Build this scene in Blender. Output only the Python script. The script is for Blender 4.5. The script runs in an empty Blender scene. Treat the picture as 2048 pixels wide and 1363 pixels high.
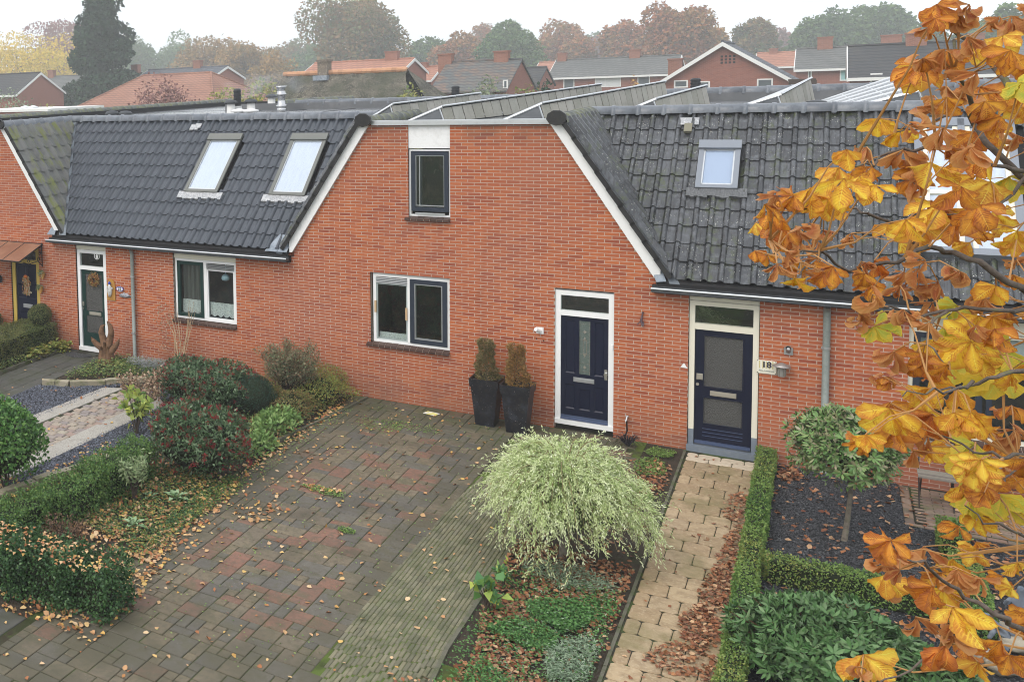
import bpy, bmesh, math, random
import numpy as np
from mathutils import Matrix, Vector
SC = bpy.context.scene
COL = SC.collection
rnd = random.Random(7)
NR = np.random.default_rng(7)
R_ = math.radians

# ------------------------------------------------------------------ camera (rising-front lens: shifted principal point)
CF, CX, CY = 1996.5047, 31.7528, 339.5255
CR = np.array([[0.7746849, 0.63113932, -0.0390699], [0.01964187, -0.08577283, -0.99612109], [-0.63204232, 0.77091256, -0.07884367]])
CC = np.array([2.41428404, -19.3929345, 6.34030617])
cam = bpy.data.cameras.new('camera'); camo = bpy.data.objects.new('camera', cam); COL.objects.link(camo)
cam.sensor_fit = 'HORIZONTAL'; cam.sensor_width = 36; cam.lens = CF * 36 / 2048
cam.shift_x = (1024 - CX) / 2048; cam.shift_y = -(681.5 - CY) / 2048
cam.clip_start = 0.1; cam.clip_end = 4000
camo.matrix_world = Matrix(((CR[0][0], -CR[1][0], -CR[2][0], CC[0]), (CR[0][1], -CR[1][1], -CR[2][1], CC[1]), (CR[0][2], -CR[1][2], -CR[2][2], CC[2]), (0, 0, 0, 1)))
SC.camera = camo

# ------------------------------------------------------------------ world, sun, exposure
world = bpy.data.worlds.new('World'); SC.world = world; world.use_nodes = True
wn, wl = world.node_tree.nodes, world.node_tree.links
for n in list(wn): wn.remove(n)
sky = wn.new('ShaderNodeTexSky'); sky.sky_type = 'NISHITA'; sky.sun_disc = False
sky.sun_elevation = R_(48); sky.sun_rotation = R_(200); sky.dust_density = 6; sky.air_density = 1
bg1 = wn.new('ShaderNodeBackground'); bg1.inputs[1].default_value = 0.05
bg2 = wn.new('ShaderNodeBackground'); bg2.inputs[0].default_value = (0.925, 0.955, 1.0, 1); bg2.inputs[1].default_value = 1.25
add = wn.new('ShaderNodeAddShader'); wo = wn.new('ShaderNodeOutputWorld')
wl.new(sky.outputs[0], bg1.inputs[0]); wl.new(bg1.outputs[0], add.inputs[0]); wl.new(bg2.outputs[0], add.inputs[1]); wl.new(add.outputs[0], wo.inputs[0])
sun = bpy.data.lights.new('sun', 'SUN'); sun.energy = 0.9; sun.angle = R_(35); sun.color = (1.0, 0.97, 0.92)
suno = bpy.data.objects.new('sun', sun); COL.objects.link(suno)
suno.rotation_euler = Vector((0.28, 0.62, -0.8)).to_track_quat('-Z', 'Y').to_euler()
SC.view_settings.view_transform = 'Standard'; SC.view_settings.look = 'None'; SC.view_settings.gamma = 1
SC.view_settings.exposure = 0.15; SC.view_settings.use_curve_mapping = False
SC.render.engine = 'CYCLES'
cy = SC.cycles
cy.use_denoising = True; cy.max_bounces = 6; cy.diffuse_bounces = 3; cy.glossy_bounces = 3; cy.transmission_bounces = 4
cy.volume_bounces = 2; cy.transparent_max_bounces = 8; cy.caustics_reflective = False; cy.caustics_refractive = False
cy.pixel_filter_type = 'BLACKMAN_HARRIS'; cy.filter_width = 1.0; cy.denoising_prefilter = 'ACCURATE'
cy.use_adaptive_sampling = True; cy.adaptive_threshold = 0.02

# ------------------------------------------------------------------ site survey helpers: photo pixel -> world point on a known plane
def ray(u, v): return CR.T @ np.array([(u - CX) / CF, (v - CY) / CF, 1.0])
def atZ(u, v, z=0.0):
    d = ray(u, v); t = (z - CC[2]) / d[2]; return CC + t * d
def atY(u, v, y=0.0):
    d = ray(u, v); t = (y - CC[1]) / d[1]; return CC + t * d
def atW(u, v, w): return CC + w * ray(u, v)

# ------------------------------------------------------------------ materials
MATS = {}
def M(name, cols, rough=0.8, noise=None, bump=None, tint=False, metal=0.0, spec=0.25, dirt=None, spots=None, trans=0.0, alpha=None, sheen=0, streak=None, extra=None):
    """cols: one colour or list of colours (ramp driven by per-piece tint / object random)."""
    if name in MATS: return MATS[name]
    m = bpy.data.materials.new(name); m.use_nodes = True; MATS[name] = m
    nt = m.node_tree; N, L = nt.nodes, nt.links
    b = N['Principled BSDF']; out = N['Material Output']
    b.inputs['Roughness'].default_value = rough; b.inputs['Metallic'].default_value = metal
    b.inputs['Specular IOR Level'].default_value = spec
    geo = N.new('ShaderNodeNewGeometry')
    def rgb(c): 
        n = N.new('ShaderNodeRGB'); n.outputs[0].default_value = (*c, 1); return n.outputs[0]
    if isinstance(cols[0], (tuple, list)):
        r = N.new('ShaderNodeValToRGB'); r.color_ramp.interpolation = 'LINEAR'
        els = r.color_ramp.elements
        while len(els) < len(cols): els.new(0.5)
        for i, c in enumerate(cols): els[i].position = i / (len(cols) - 1); els[i].color = (*c, 1)
        at = N.new('ShaderNodeAttribute'); at.attribute_name = 'tint'
        oi = N.new('ShaderNodeObjectInfo')
        if tint == 'attr': L.new(at.outputs['Fac'], r.inputs[0])
        else:
            a = N.new('ShaderNodeMath'); a.operation = 'ADD'; f = N.new('ShaderNodeMath'); f.operation = 'FRACT'
            L.new(at.outputs['Fac'], a.inputs[0]); L.new(oi.outputs['Random'], a.inputs[1]); L.new(a.outputs[0], f.inputs[0]); L.new(f.outputs[0], r.inputs[0])
        col = r.outputs[0]
    else: col = rgb(cols)
    def nz(scale, detail=4, rough_=0.6, dist=0, stretch=None):
        n = N.new('ShaderNodeTexNoise'); n.inputs['Scale'].default_value = scale; n.inputs['Detail'].default_value = detail
        n.inputs['Roughness'].default_value = rough_; n.inputs['Distortion'].default_value = dist
        if stretch:
            mp = N.new('ShaderNodeMapping'); mp.inputs['Scale'].default_value = stretch; L.new(geo.outputs['Position'], mp.inputs[0]); L.new(mp.outputs[0], n.inputs['Vector'])
        else: L.new(geo.outputs['Position'], n.inputs['Vector'])
        return n.outputs['Fac']
    def ramp(f, lo, hi):
        r = N.new('ShaderNodeMapRange'); r.inputs[1].default_value = lo; r.inputs[2].default_value = hi; L.new(f, r.inputs[0]); return r.outputs[0]
    def mix(f, a, c, blend='MIX', k=1.0):
        x = N.new('ShaderNodeMix'); x.data_type = 'RGBA'; x.blend_type = blend
        if f is None: x.inputs['Factor'].default_value = k
        elif k != 1.0:
            q = N.new('ShaderNodeMath'); q.operation = 'MULTIPLY'; q.inputs[1].default_value = k; L.new(f, q.inputs[0]); L.new(q.outputs[0], x.inputs['Factor'])
        else: L.new(f, x.inputs['Factor'])
        L.new(a, x.inputs[6]); L.new(c, x.inputs[7]); return x.outputs[2]
    if noise:  # list of (scale, colour, lo, hi, k[, stretch])
        for q in noise:
            st = q[5] if len(q) > 5 else None
            col = mix(ramp(nz(q[0], stretch=st), q[2], q[3]), col, rgb(q[1]), k=q[4])
    if spots:  # (scale, colour, radius)
        for s, c, rad in spots:
            v = N.new('ShaderNodeTexVoronoi'); v.inputs['Scale'].default_value = s; L.new(geo.outputs['Position'], v.inputs['Vector'])
            f = ramp(v.outputs['Distance'], rad, rad * 0.6)
            g = ramp(nz(s * 0.13), 0.5, 0.6)
            mm = N.new('ShaderNodeMath'); mm.operation = 'MULTIPLY'; L.new(f, mm.inputs[0]); L.new(g, mm.inputs[1])
            col = mix(mm.outputs[0], col, rgb(c))
    if extra: col = extra(N, L, geo, col, mix, rgb, nz, ramp)
    L.new(col, b.inputs['Base Color'])
    if bump:
        bp = N.new('ShaderNodeBump'); bp.inputs['Strength'].default_value = bump[1]; bp.inputs['Distance'].default_value = bump[2] if len(bump) > 2 else 0.01
        L.new(nz(bump[0], 5, 0.65), bp.inputs['Height']); L.new(bp.outputs[0], b.inputs['Normal'])
    if trans:
        t = N.new('ShaderNodeBsdfTranslucent'); L.new(col, t.inputs[0]); ms = N.new('ShaderNodeMixShader'); ms.inputs[0].default_value = trans
        L.new(b.outputs[0], ms.inputs[1]); L.new(t.outputs[0], ms.inputs[2]); L.new(ms.outputs[0], out.inputs[0])
    return m

def glass(name, tintc, keep, rough=0.0, ior=2.0):
    m = bpy.data.materials.new(name); m.use_nodes = True; N, L = m.node_tree.nodes, m.node_tree.links
    N.remove(N['Principled BSDF']); out = N['Material Output']
    tr = N.new('ShaderNodeBsdfTransparent'); tr.inputs[0].default_value = (*[keep * c for c in tintc], 1)
    gl = N.new('ShaderNodeBsdfGlossy'); gl.inputs['Roughness'].default_value = rough; gl.inputs[0].default_value = (0.9, 0.95, 1, 1)
    fr = N.new('ShaderNodeFresnel'); fr.inputs[0].default_value = ior; mx = N.new('ShaderNodeMixShader')
    g = N.new('ShaderNodeNewGeometry'); iv = N.new('ShaderNodeMath'); iv.operation = 'SUBTRACT'; iv.inputs[0].default_value = 1; L.new(g.outputs['Backfacing'], iv.inputs[1]); mu = N.new('ShaderNodeMath'); mu.operation = 'MULTIPLY'; L.new(fr.outputs[0], mu.inputs[0]); L.new(iv.outputs[0], mu.inputs[1])
    L.new(mu.outputs[0], mx.inputs[0]); L.new(tr.outputs[0], mx.inputs[1]); L.new(gl.outputs[0], mx.inputs[2]); L.new(mx.outputs[0], out.inputs[0])
    return m

# ------------------------------------------------------------------ object helpers
WL = {}
def wloc(o): return Vector(WL.get(o.name, (0, 0, 0)))
def new(name, data, parent=None, loc=(0, 0, 0), rot=None):
    o = bpy.data.objects.new(name, data); COL.objects.link(o)
    loc = Vector(loc); WL[o.name] = tuple(loc)
    if parent is not None:
        o.parent = parent; l = loc - wloc(parent)
    else: l = loc
    if rot is not None: o.matrix_basis = Matrix.Translation(l) @ rot.to_4x4()
    else: o.location = l
    return o
def tag(o, label=None, cat=None, group=None, kind=None):
    if label: o['label'] = label
    if cat: o['category'] = cat
    if group: o['group'] = group
    if kind: o['kind'] = kind
    return o
def thing(name, label, cat, loc=(0, 0, 0), group=None):
    return tag(new(name, None, None, loc), label, cat, group)

class MB:
    def __init__(s): s.v = []; s.f = []; s.m = []; s.t = []; s.ct = 0.5; s.cm = 0
    def q(s, *pts):
        b = len(s.v); s.v += [tuple(p) for p in pts]; s.f.append(tuple(range(b, b + len(pts)))); s.m.append(s.cm); s.t.append(s.ct)
    def raw(s, V, F):
        b = len(s.v); s.v += [tuple(p) for p in V]
        for f in F: s.f.append(tuple(b + i for i in f)); s.m.append(s.cm); s.t.append(s.ct)
    def box(s, x0, x1, y0, y1, z0, z1):
        V = [(x0, y0, z0), (x1, y0, z0), (x1, y1, z0), (x0, y1, z0), (x0, y0, z1), (x1, y0, z1), (x1, y1, z1), (x0, y1, z1)]
        s.raw(V, [(0, 3, 2, 1), (4, 5, 6, 7), (0, 1, 5, 4), (1, 2, 6, 5), (2, 3, 7, 6), (3, 0, 4, 7)])
    def cbox(s, x0, x1, y0, y1, z0, z1, b=0.006):
        """box with a bevelled top edge"""
        V = [(x0, y0, z0), (x1, y0, z0), (x1, y1, z0), (x0, y1, z0), (x0, y0, z1 - b), (x1, y0, z1 - b), (x1, y1, z1 - b), (x0, y1, z1 - b),
             (x0 + b, y0 + b, z1), (x1 - b, y0 + b, z1), (x1 - b, y1 - b, z1), (x0 + b, y1 - b, z1)]
        s.raw(V, [(0, 1, 5, 4), (1, 2, 6, 5), (2, 3, 7, 6), (3, 0, 4, 7), (4, 5, 9, 8), (5, 6, 10, 9), (6, 7, 11, 10), (7, 4, 8, 11), (8, 9, 10, 11)])
    def prism(s, poly, d):
        """poly: list of 3d points (planar), extruded by vector d"""
        n = len(poly); V = [tuple(p) for p in poly] + [tuple(p[i] + d[i] for i in range(3)) for p in poly]
        s.raw(V, [tuple(range(n)), tuple(range(2 * n - 1, n - 1, -1))] + [(i, i + n, (i + 1) % n + n, (i + 1) % n) for i in range(n)])
    def tube(s, pts, r, n=8, caps=True):
        pts = [Vector(p) for p in pts]; rs = r if isinstance(r, (list, tuple)) else [r] * len(pts)
        b = len(s.v)
        up = Vector((0, 0, 1)); d0 = (pts[1] - pts[0]).normalized()
        if abs(d0.z) > 0.9: up = Vector((1, 0, 0))
        for i, p in enumerate(pts):
            d = (pts[min(i + 1, len(pts) - 1)] - pts[max(i - 1, 0)]).normalized()
            a = d.cross(up)
            a = a.normalized() if a.length > 1e-5 else Vector((1, 0, 0)); c = a.cross(d).normalized(); up = c
            for k in range(n):
                t = 2 * math.pi * k / n; s.v.append(tuple(p + (a * math.cos(t) + c * math.sin(t)) * rs[i]))
        for i in range(len(pts) - 1):
            for k in range(n):
                s.f.append((b + i * n + k, b + i * n + (k + 1) % n, b + (i + 1) * n + (k + 1) % n, b + (i + 1) * n + k)); s.m.append(s.cm); s.t.append(s.ct)
        if caps:
            s.f.append(tuple(b + k for k in range(n))); s.m.append(s.cm); s.t.append(s.ct)
            e = b + (len(pts) - 1) * n; s.f.append(tuple(e + n - 1 - k for k in range(n))); s.m.append(s.cm); s.t.append(s.ct)
    def lathe(s, c, prof, n=16):
        s.tube2(c, prof, n)
    def tube2(s, c, prof, n):
        b = len(s.v)
        for r, z in prof:
            for k in range(n):
                t = 2 * math.pi * k / n; s.v.append((c[0] + r * math.cos(t), c[1] + r * math.sin(t), c[2] + z))
        for i in range(len(prof) - 1):
            for k in range(n):
                s.f.append((b + i * n + k, b + i * n + (k + 1) % n, b + (i + 1) * n + (k + 1) % n, b + (i + 1) * n + k)); s.m.append(s.cm); s.t.append(s.ct)
        s.f.append(tuple(b + n - 1 - k for k in range(n))); s.m.append(s.cm); s.t.append(s.ct)
        e = b + (len(prof) - 1) * n; s.f.append(tuple(e + k for k in range(n))); s.m.append(s.cm); s.t.append(s.ct)
    def mesh(s, name, mats, smooth=False, off=(0, 0, 0)):
        me = bpy.data.meshes.new(name)
        o = np.array(off); V = np.array(s.v, float).reshape(-1, 3) - o
        me.from_pydata(V.tolist(), [], s.f)
        for m in (mats if isinstance(mats, (list, tuple)) else [mats]): me.materials.append(m)
        if isinstance(mats, (list, tuple)) and len(mats) > 1: me.polygons.foreach_set('material_index', s.m)
        a = me.attributes.new('tint', 'FLOAT', 'FACE'); a.data.foreach_set('value', np.array(s.t, np.float32))
        if smooth: me.polygons.foreach_set('use_smooth', [True] * len(me.polygons))
        me.update(); return me
    def build(s, name, mats, parent=None, loc=None, smooth=False):
        """verts are in world space; loc = object origin"""
        if loc is None: loc = tuple(wloc(parent)) if parent is not None else (0, 0, 0)
        return new(name, s.mesh(name, mats, smooth, loc), parent, loc)

def npmesh(name, V, F, mat, tint=None, off=(0, 0, 0), smooth=False):
    """V (n,3), F (m,k) equal sized faces, tint (m,)"""
    me = bpy.data.meshes.new(name); V = np.asarray(V, np.float32) - np.array(off, np.float32); F = np.asarray(F, np.int32)
    m, k = F.shape
    me.vertices.add(len(V)); me.vertices.foreach_set('co', V.ravel())
    me.loops.add(m * k); me.loops.foreach_set('vertex_index', F.ravel())
    me.polygons.add(m); me.polygons.foreach_set('loop_start', np.arange(0, m * k, k, dtype=np.int32)); me.polygons.foreach_set('loop_total', np.full(m, k, np.int32))
    for q in (mat if isinstance(mat, (list, tuple)) else [mat]): me.materials.append(q)
    a = me.attributes.new('tint', 'FLOAT', 'FACE')
    a.data.foreach_set('value', np.asarray(tint if tint is not None else np.full(m, 0.5), np.float32))
    if smooth: me.polygons.foreach_set('use_smooth', np.ones(m, bool))
    me.update(calc_edges=True); me.validate(); return me

def unit(a): return a / (np.linalg.norm(a, axis=-1, keepdims=True) + 1e-9)
def rdir(n): return unit(NR.normal(size=(n, 3)))
def leafquads(P, D, Nn, L, W, fold=0.25, droop=0.15):
    """folded rhombic leaves; returns V, F"""
    n = len(P); D = unit(D); S = unit(np.cross(D, Nn)); Nn = unit(np.cross(S, D))
    L = np.broadcast_to(np.asarray(L, float).reshape(-1, 1), (n, 1)); W = np.broadcast_to(np.asarray(W, float).reshape(-1, 1), (n, 1))
    V = np.stack([P, P + D * L * 0.45 + S * W / 2 + Nn * W * fold, P + D * L - Nn * L * droop, P + D * L * 0.45 - S * W / 2 + Nn * W * fold], 1).reshape(-1, 3)
    return V, np.arange(4 * n).reshape(n, 4)
def foliage(name, P, D, Nn, L, W, mat, tint, parent=None, loc=(0, 0, 0), fold=0.25, droop=0.15):
    V, F = leafquads(P, D, Nn, L, W, fold, droop)
    return new(name, npmesh(name, V, F, mat, tint, loc), parent, loc)
def lump(c, r, seed=0, amp=0.12, sub=3, zmin=None):
    """lumpy closed blob as MB-able verts/faces"""
    bm = bmesh.new(); bmesh.ops.create_icosphere(bm, subdivisions=sub, radius=1)
    from mathutils import noise as nn
    for v in bm.verts:
        k = 1 + amp * nn.noise(v.co * 2.2 + Vector((seed, 0, 0))) * 2
        v.co = Vector((c[0] + v.co.x * r[0] * k, c[1] + v.co.y * r[1] * k, c[2] + v.co.z * r[2] * k))
        if zmin is not None and v.co.z < zmin: v.co.z = zmin
    V = [tuple(v.co) for v in bm.verts]; F = [tuple(x.index for x in f.verts) for f in bm.faces]; bm.free(); return V, F
# ------------------------------------------------------------------ shared materials
def base_dirt(N, L, geo, col, mix, rgb, nz, ramp):
    sp = N.new('ShaderNodeSeparateXYZ'); L.new(geo.outputs['Position'], sp.inputs[0])
    a = ramp(sp.outputs[2], 0.75, 0.0); m = N.new('ShaderNodeMath'); m.operation = 'MULTIPLY'; L.new(a, m.inputs[0]); L.new(ramp(nz(2.2), 0.3, 0.7), m.inputs[1])
    col = mix(m.outputs[0], col, rgb((0.24, 0.12, 0.08)), k=0.75)
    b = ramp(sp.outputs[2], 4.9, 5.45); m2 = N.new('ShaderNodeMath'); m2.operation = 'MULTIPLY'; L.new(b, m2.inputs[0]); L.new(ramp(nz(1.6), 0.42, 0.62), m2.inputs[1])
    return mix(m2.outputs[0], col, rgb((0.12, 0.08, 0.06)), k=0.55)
brickM = M('fired_brick', [(0.37, 0.098, 0.038), (0.42, 0.117, 0.043), (0.46, 0.138, 0.050), (0.38, 0.102, 0.040), (0.27, 0.066, 0.034), (0.44, 0.132, 0.048)], 0.85,
    noise=[(9, (0.33, 0.09, 0.05), 0.5, 0.75, 0.35), (0.45, (0.33, 0.115, 0.07), 0.42, 0.62, 0.5), (2.2, (0.24, 0.065, 0.035), 0.56, 0.72, 0.5, (1, 1, .35)), (60, (0.55, 0.2, 0.12), 0.6, 0.8, 0.3)], bump=(90, 0.5, 0.004), extra=base_dirt)
mortarM = M('mortar', (0.50, 0.41, 0.34), 0.95, noise=[(30, (0.46, 0.37, 0.30), 0.4, 0.7, 0.5), (0.8, (0.42, 0.34, 0.28), 0.45, 0.7, 0.5)], bump=(120, 0.5, 0.004), extra=base_dirt)
whiteM = M('white_paint', (0.80, 0.81, 0.80), 0.35, noise=[(3, (0.66, 0.67, 0.66), 0.55, 0.8, 0.4)])
panelM = M('weathered_white_board', (0.78, 0.79, 0.79), 0.6, noise=[(6, (0.55, 0.56, 0.55), 0.5, 0.75, 0.6), (25, (0.68, 0.68, 0.66), 0.5, 0.7, 0.5)])
creamM = M('cream_paint', (0.72, 0.69, 0.57), 0.45, noise=[(4, (0.60, 0.58, 0.48), 0.5, 0.8, 0.4)])
navyM = M('navy_paint', (0.004, 0.007, 0.024), 0.35, noise=[(8, (0.007, 0.011, 0.03), 0.5, 0.8, 0.5)])
darkframeM = M('anthracite_paint', (0.028, 0.036, 0.052), 0.3)
greenM = M('dark_green_paint', (0.010, 0.035, 0.030), 0.3)
yellowM = M('ochre_yellow_paint', (0.55, 0.40, 0.09), 0.4, noise=[(5, (0.45, 0.33, 0.08), 0.5, 0.8, 0.4)])
greyM = M('grey_paint', (0.17, 0.20, 0.24), 0.5, noise=[(10, (0.25, 0.28, 0.3), 0.5, 0.7, 0.4)])
zincM = M('zinc', (0.33, 0.36, 0.37), 0.42, metal=0.6, noise=[(14, (0.22, 0.25, 0.25), 0.45, 0.65, 0.6), (60, (0.5, 0.53, 0.53), 0.6, 0.75, 0.4)])
pipeM = M('weathered_zinc_pipe', (0.26, 0.29, 0.27), 0.6, metal=0.25, noise=[(14, (0.18, 0.21, 0.19), 0.45, 0.65, 0.6), (40, (0.4, 0.42, 0.4), 0.6, 0.75, 0.4)])
aluM = M('aluminium', (0.55, 0.57, 0.58), 0.35, metal=0.8, noise=[(10, (0.42, 0.44, 0.45), 0.5, 0.7, 0.4)])
steelM = M('brushed_steel', (0.62, 0.62, 0.60), 0.25, metal=0.9)
leadM = M('lead_flashing', [(0.17, 0.20, 0.24), (0.22, 0.26, 0.30)], 0.45, noise=[(7, (0.36, 0.40, 0.45), 0.4, 0.7, 0.7), (20, (0.14, 0.17, 0.20), 0.55, 0.75, 0.5)], bump=(18, 0.7, 0.02))
foilM = M('crinkled_flashing', (0.42, 0.43, 0.44), 0.4, metal=0.5, noise=[(18, (0.6, 0.6, 0.6), 0.45, 0.6, 0.8), (35, (0.22, 0.22, 0.22), 0.55, 0.65, 0.6)], bump=(35, 1.0, 0.03))
skyframeM = M('roof_window_frame', (0.16, 0.165, 0.15), 0.4, metal=0.3)
skyframe2M = M('grey_roof_window_frame', (0.22, 0.24, 0.27), 0.4, metal=0.3)
sillM = M('brown_sill_tile', [(0.05, 0.028, 0.022), (0.075, 0.042, 0.033), (0.06, 0.035, 0.03)], 0.35, noise=[(20, (0.11, 0.075, 0.055), 0.5, 0.75, 0.6)], bump=(60, 0.4, 0.004))
darkM = M('dark_interior', (0.035, 0.032, 0.028), 0.9, noise=[(2.2, (0.11, 0.085, 0.05), .48, .62, .8), (3.5, (0.03, 0.05, 0.03), .5, .6, .7), (9, (0.14, 0.13, 0.11), .60, .68, .6)])  # room gloom painted dark; blotches stand in for pane reflections and room contents
blackM = M('matt_black', (0.012, 0.012, 0.013), 0.6)
felt = dict(noise=[(0.5, (0.10, 0.11, 0.12), 0.4, 0.6, 0.7), (2.5, (0.30, 0.32, 0.34), 0.5, 0.62, 0.5)])
flatM = M('wet_roofing_felt', (0.22, 0.23, 0.24), 0.14, spec=.9, bump=(30, 0.3, 0.01), **felt)
paneM = glass('window_glass', (0.93, 0.97, 0.95), 0.93); clearM = glass('clear_glass', (.95, .97, 1), 1.0, 0.02, 1.6)
frostM = M('ribbed_frosted_glass', (0.055, 0.055, 0.05), 0.12, bump=(85, 1.0, 0.02), spec=0.8)
blindSkyM = M('white_blind_sky_sheen', (0.60, 0.63, 0.66), 0.3, noise=[(3, (0.48, 0.51, 0.55), 0.4, 0.7, 0.5, (6, 1, 1))])  # white carries the sky's reflection in roof windows; also a plain roller blind
blueSkyM = M('pale_blue_sky_sheen', (0.36, 0.42, 0.50), 0.3)  # pale blue stands in for sky reflected in the small roof window
def moss_extra(N, L, geo, col, mix, rgb, nz, ramp):
    f = ramp(nz(1.3, stretch=(3.0, 0.8, 0.8)), 0.50, 0.60); m = N.new('ShaderNodeMath'); m.operation = 'MULTIPLY'
    L.new(f, m.inputs[0]); L.new(ramp(nz(11), 0.45, 0.65), m.inputs[1]); return mix(m.outputs[0], col, rgb((0.055, 0.07, 0.02)), k=0.8)
tileNewM = M('slate_grey_roof_tile', [(0.042, 0.050, 0.062), (0.050, 0.058, 0.071), (0.036, 0.044, 0.055), (0.046, 0.054, 0.066)], 0.30, spec=.55, noise=[(5, (0.068, 0.078, 0.092), 0.5, 0.7, 0.5), (40, (0.05, 0.056, 0.064), 0.5, 0.7, 0.4)])
tileOldM = M('weathered_black_roof_tile', [(0.034, 0.036, 0.040), (0.060, 0.064, 0.070), (0.045, 0.047, 0.051), (0.024, 0.026, 0.029), (0.075, 0.08, 0.087)], 0.27, spec=.6,
    noise=[(8, (0.12, 0.127, 0.137), 0.50, 0.66, 0.6), (5, (0.016, 0.015, 0.014), 0.5, 0.66, 0.75, (6, 1, 1)), (28, (0.10, 0.085, 0.06), 0.62, 0.72, 0.5)], spots=[(30, (0.50, 0.50, 0.43), 0.22), (14, (0.5, 0.5, 0.45), 0.14)], extra=moss_extra, bump=(55, 0.3, 0.004))
tileMossM = M('algae_streaked_roof_tile', [(0.12, 0.125, 0.12), (0.15, 0.15, 0.145), (0.13, 0.135, 0.125)], 0.5,
    noise=[(4, (0.075, 0.075, 0.075), 0.45, 0.65, 0.6), (1.6, (0.14, 0.16, 0.04), 0.52, 0.64, 0.85, (1, 4, 1)), (14, (0.15, 0.15, 0.14), 0.55, 0.7, 0.5)])
ridgeM = M('ridge_tile_clay', [(0.10, 0.115, 0.135), (0.14, 0.155, 0.175), (0.08, 0.09, 0.105)], 0.35, spec=.5, noise=[(6, (0.20, 0.22, 0.24), 0.48, 0.7, 0.5), (20, (0.05, 0.055, 0.06), 0.5, 0.7, 0.4)])
ridgeMossM = M('mossy_ridge_tile', [(0.13, 0.14, 0.13), (0.10, 0.11, 0.11)], 0.55, noise=[(7, (0.17, 0.18, 0.09), 0.45, 0.62, 0.8), (20, (0.05, 0.055, 0.06), 0.5, 0.7, 0.4)])
vergeM = M('black_verge_tile', [(0.018, 0.018, 0.019), (0.028, 0.028, 0.028)], 0.45, noise=[(20, (0.05, 0.045, 0.035), 0.55, 0.7, 0.6)], spots=[(40, (0.35, 0.33, 0.2), 0.13)])
laceM = M('lace', (0.72, 0.73, 0.74), 0.9, noise=[(45, (0.35, 0.35, 0.36), 0.5, 0.6, 0.7)])
curtainM = M('grey_net_curtain', (0.17, 0.175, 0.165), 0.9, noise=[(1, (0.09, 0.09, 0.085), 0.4, 0.6, 0.9, (30, 1, 0.4))])

# ------------------------------------------------------------------ brick walls
BX, BZ = 0.22, 0.0608
def zc(k): return (38.8 - k) * BZ
def brick_part(parent, lo, hi, k0, k1, holes, edge_l=None, edge_r=None, single=300, y=0.0):
    """courses k0(top)..k1(bottom); holes (x0,x1,z0,z1); edge_l/edge_r: function z->x of raked edges"""
    wall = MB(); stuff = MB(); full = []
    for k in range(k0, k1 + 1):
        z = zc(k); za, zb = z - BZ / 2, z + BZ / 2
        L0 = max(lo, edge_l(za)) if edge_l else lo; L1 = max(lo, edge_l(zb)) if edge_l else lo
        R0 = min(hi, edge_r(za)) if edge_r else hi; R1 = min(hi, edge_r(zb)) if edge_r else hi
        cuts = sorted((a, b) for a, b, c, d in holes if c < z < d)
        segs = []; a = (L0, L1)
        for c0, c1 in cuts: segs.append((a, (c0, c0))); a = (c1, c1)
        segs.append((a, (R0, R1)))
        for (a0, a1), (b0, b1) in segs:
            if min(b0, b1) - max(a0, a1) < 0.004: continue
            wall.raw([(a0, y + .004, za), (b0, y + .004, za), (b0, y + .11, za), (a0, y + .11, za), (a1, y + .004, zb), (b1, y + .004, zb), (b1, y + .11, zb), (a1, y + .11, zb)],
                     [(0, 1, 5, 4), (1, 2, 6, 5), (3, 0, 4, 7), (4, 5, 6, 7), (0, 3, 2, 1)])
            off = 0 if k % 2 == 0 else .5
            j = math.floor(min(a0, a1) / BX - off) - 1
            while (j + off) * BX < max(b0, b1):
                x0 = (j + off) * BX + .006; x1 = x0 + BX - .012; j += 1
                p0, p1, q0, q1 = max(x0, a0), max(x0, a1), min(x1, b0), min(x1, b1)
                if q0 - p0 < .012 or q1 - p1 < .004: continue
                if p0 == x0 == p1 and q0 == x1 == q1: full.append((x0, z)); continue
                stuff.ct = rnd.random(); dy = rnd.uniform(-.0015, .0015)
                zz0, zz1 = z - .0245, z + .0245
                stuff.raw([(p0, y + dy, zz0), (q0, y + dy, zz0), (q0, y + .05, zz0), (p0, y + .05, zz0), (p1, y + dy, zz1), (q1, y + dy, zz1), (q1, y + .05, zz1), (p1, y + .05, zz1)],
                          [(0, 1, 5, 4), (1, 2, 6, 5), (3, 0, 4, 7), (4, 5, 6, 7), (0, 3, 2, 1)])
    w = wall.build('wall', mortarM, parent)
    full.sort(key=lambda p: (p[0] - CC[0]) ** 2 + (p[1] - CC[2]) ** 2)
    bm_ = BRICK_MESH
    for i, (x0, z) in enumerate(full):
        if i < single:
            new('brick', bm_, w, (x0 + BX / 2 - .006, y + .025 + rnd.uniform(-.0018, .0012), z + rnd.uniform(-.0008, .0008)))
        else:
            stuff.ct = rnd.random(); dy = rnd.uniform(-.0015, .0015); stuff.raw(
                [(x0, y + dy, z - .0245), (x0 + BX - .012, y + dy, z - .0245), (x0 + BX - .012, y + .05, z - .0245), (x0, y + .05, z - .0245), (x0, y + dy, z + .0245), (x0 + BX - .012, y + dy, z + .0245), (x0 + BX - .012, y + .05, z + .0245), (x0, y + .05, z + .0245)],
                [(0, 1, 5, 4), (1, 2, 6, 5), (3, 0, 4, 7), (4, 5, 6, 7), (0, 3, 2, 1)])
    if stuff.f: tag(stuff.build('brickwork', brickM, w), kind='stuff')
    return w
_b = MB(); _b.ct = 0.0; _b.box(-(BX - .012) / 2, (BX - .012) / 2, -.025, .025, -.0245, .0245); BRICK_MESH = _b.mesh('brick', brickM)

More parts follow.
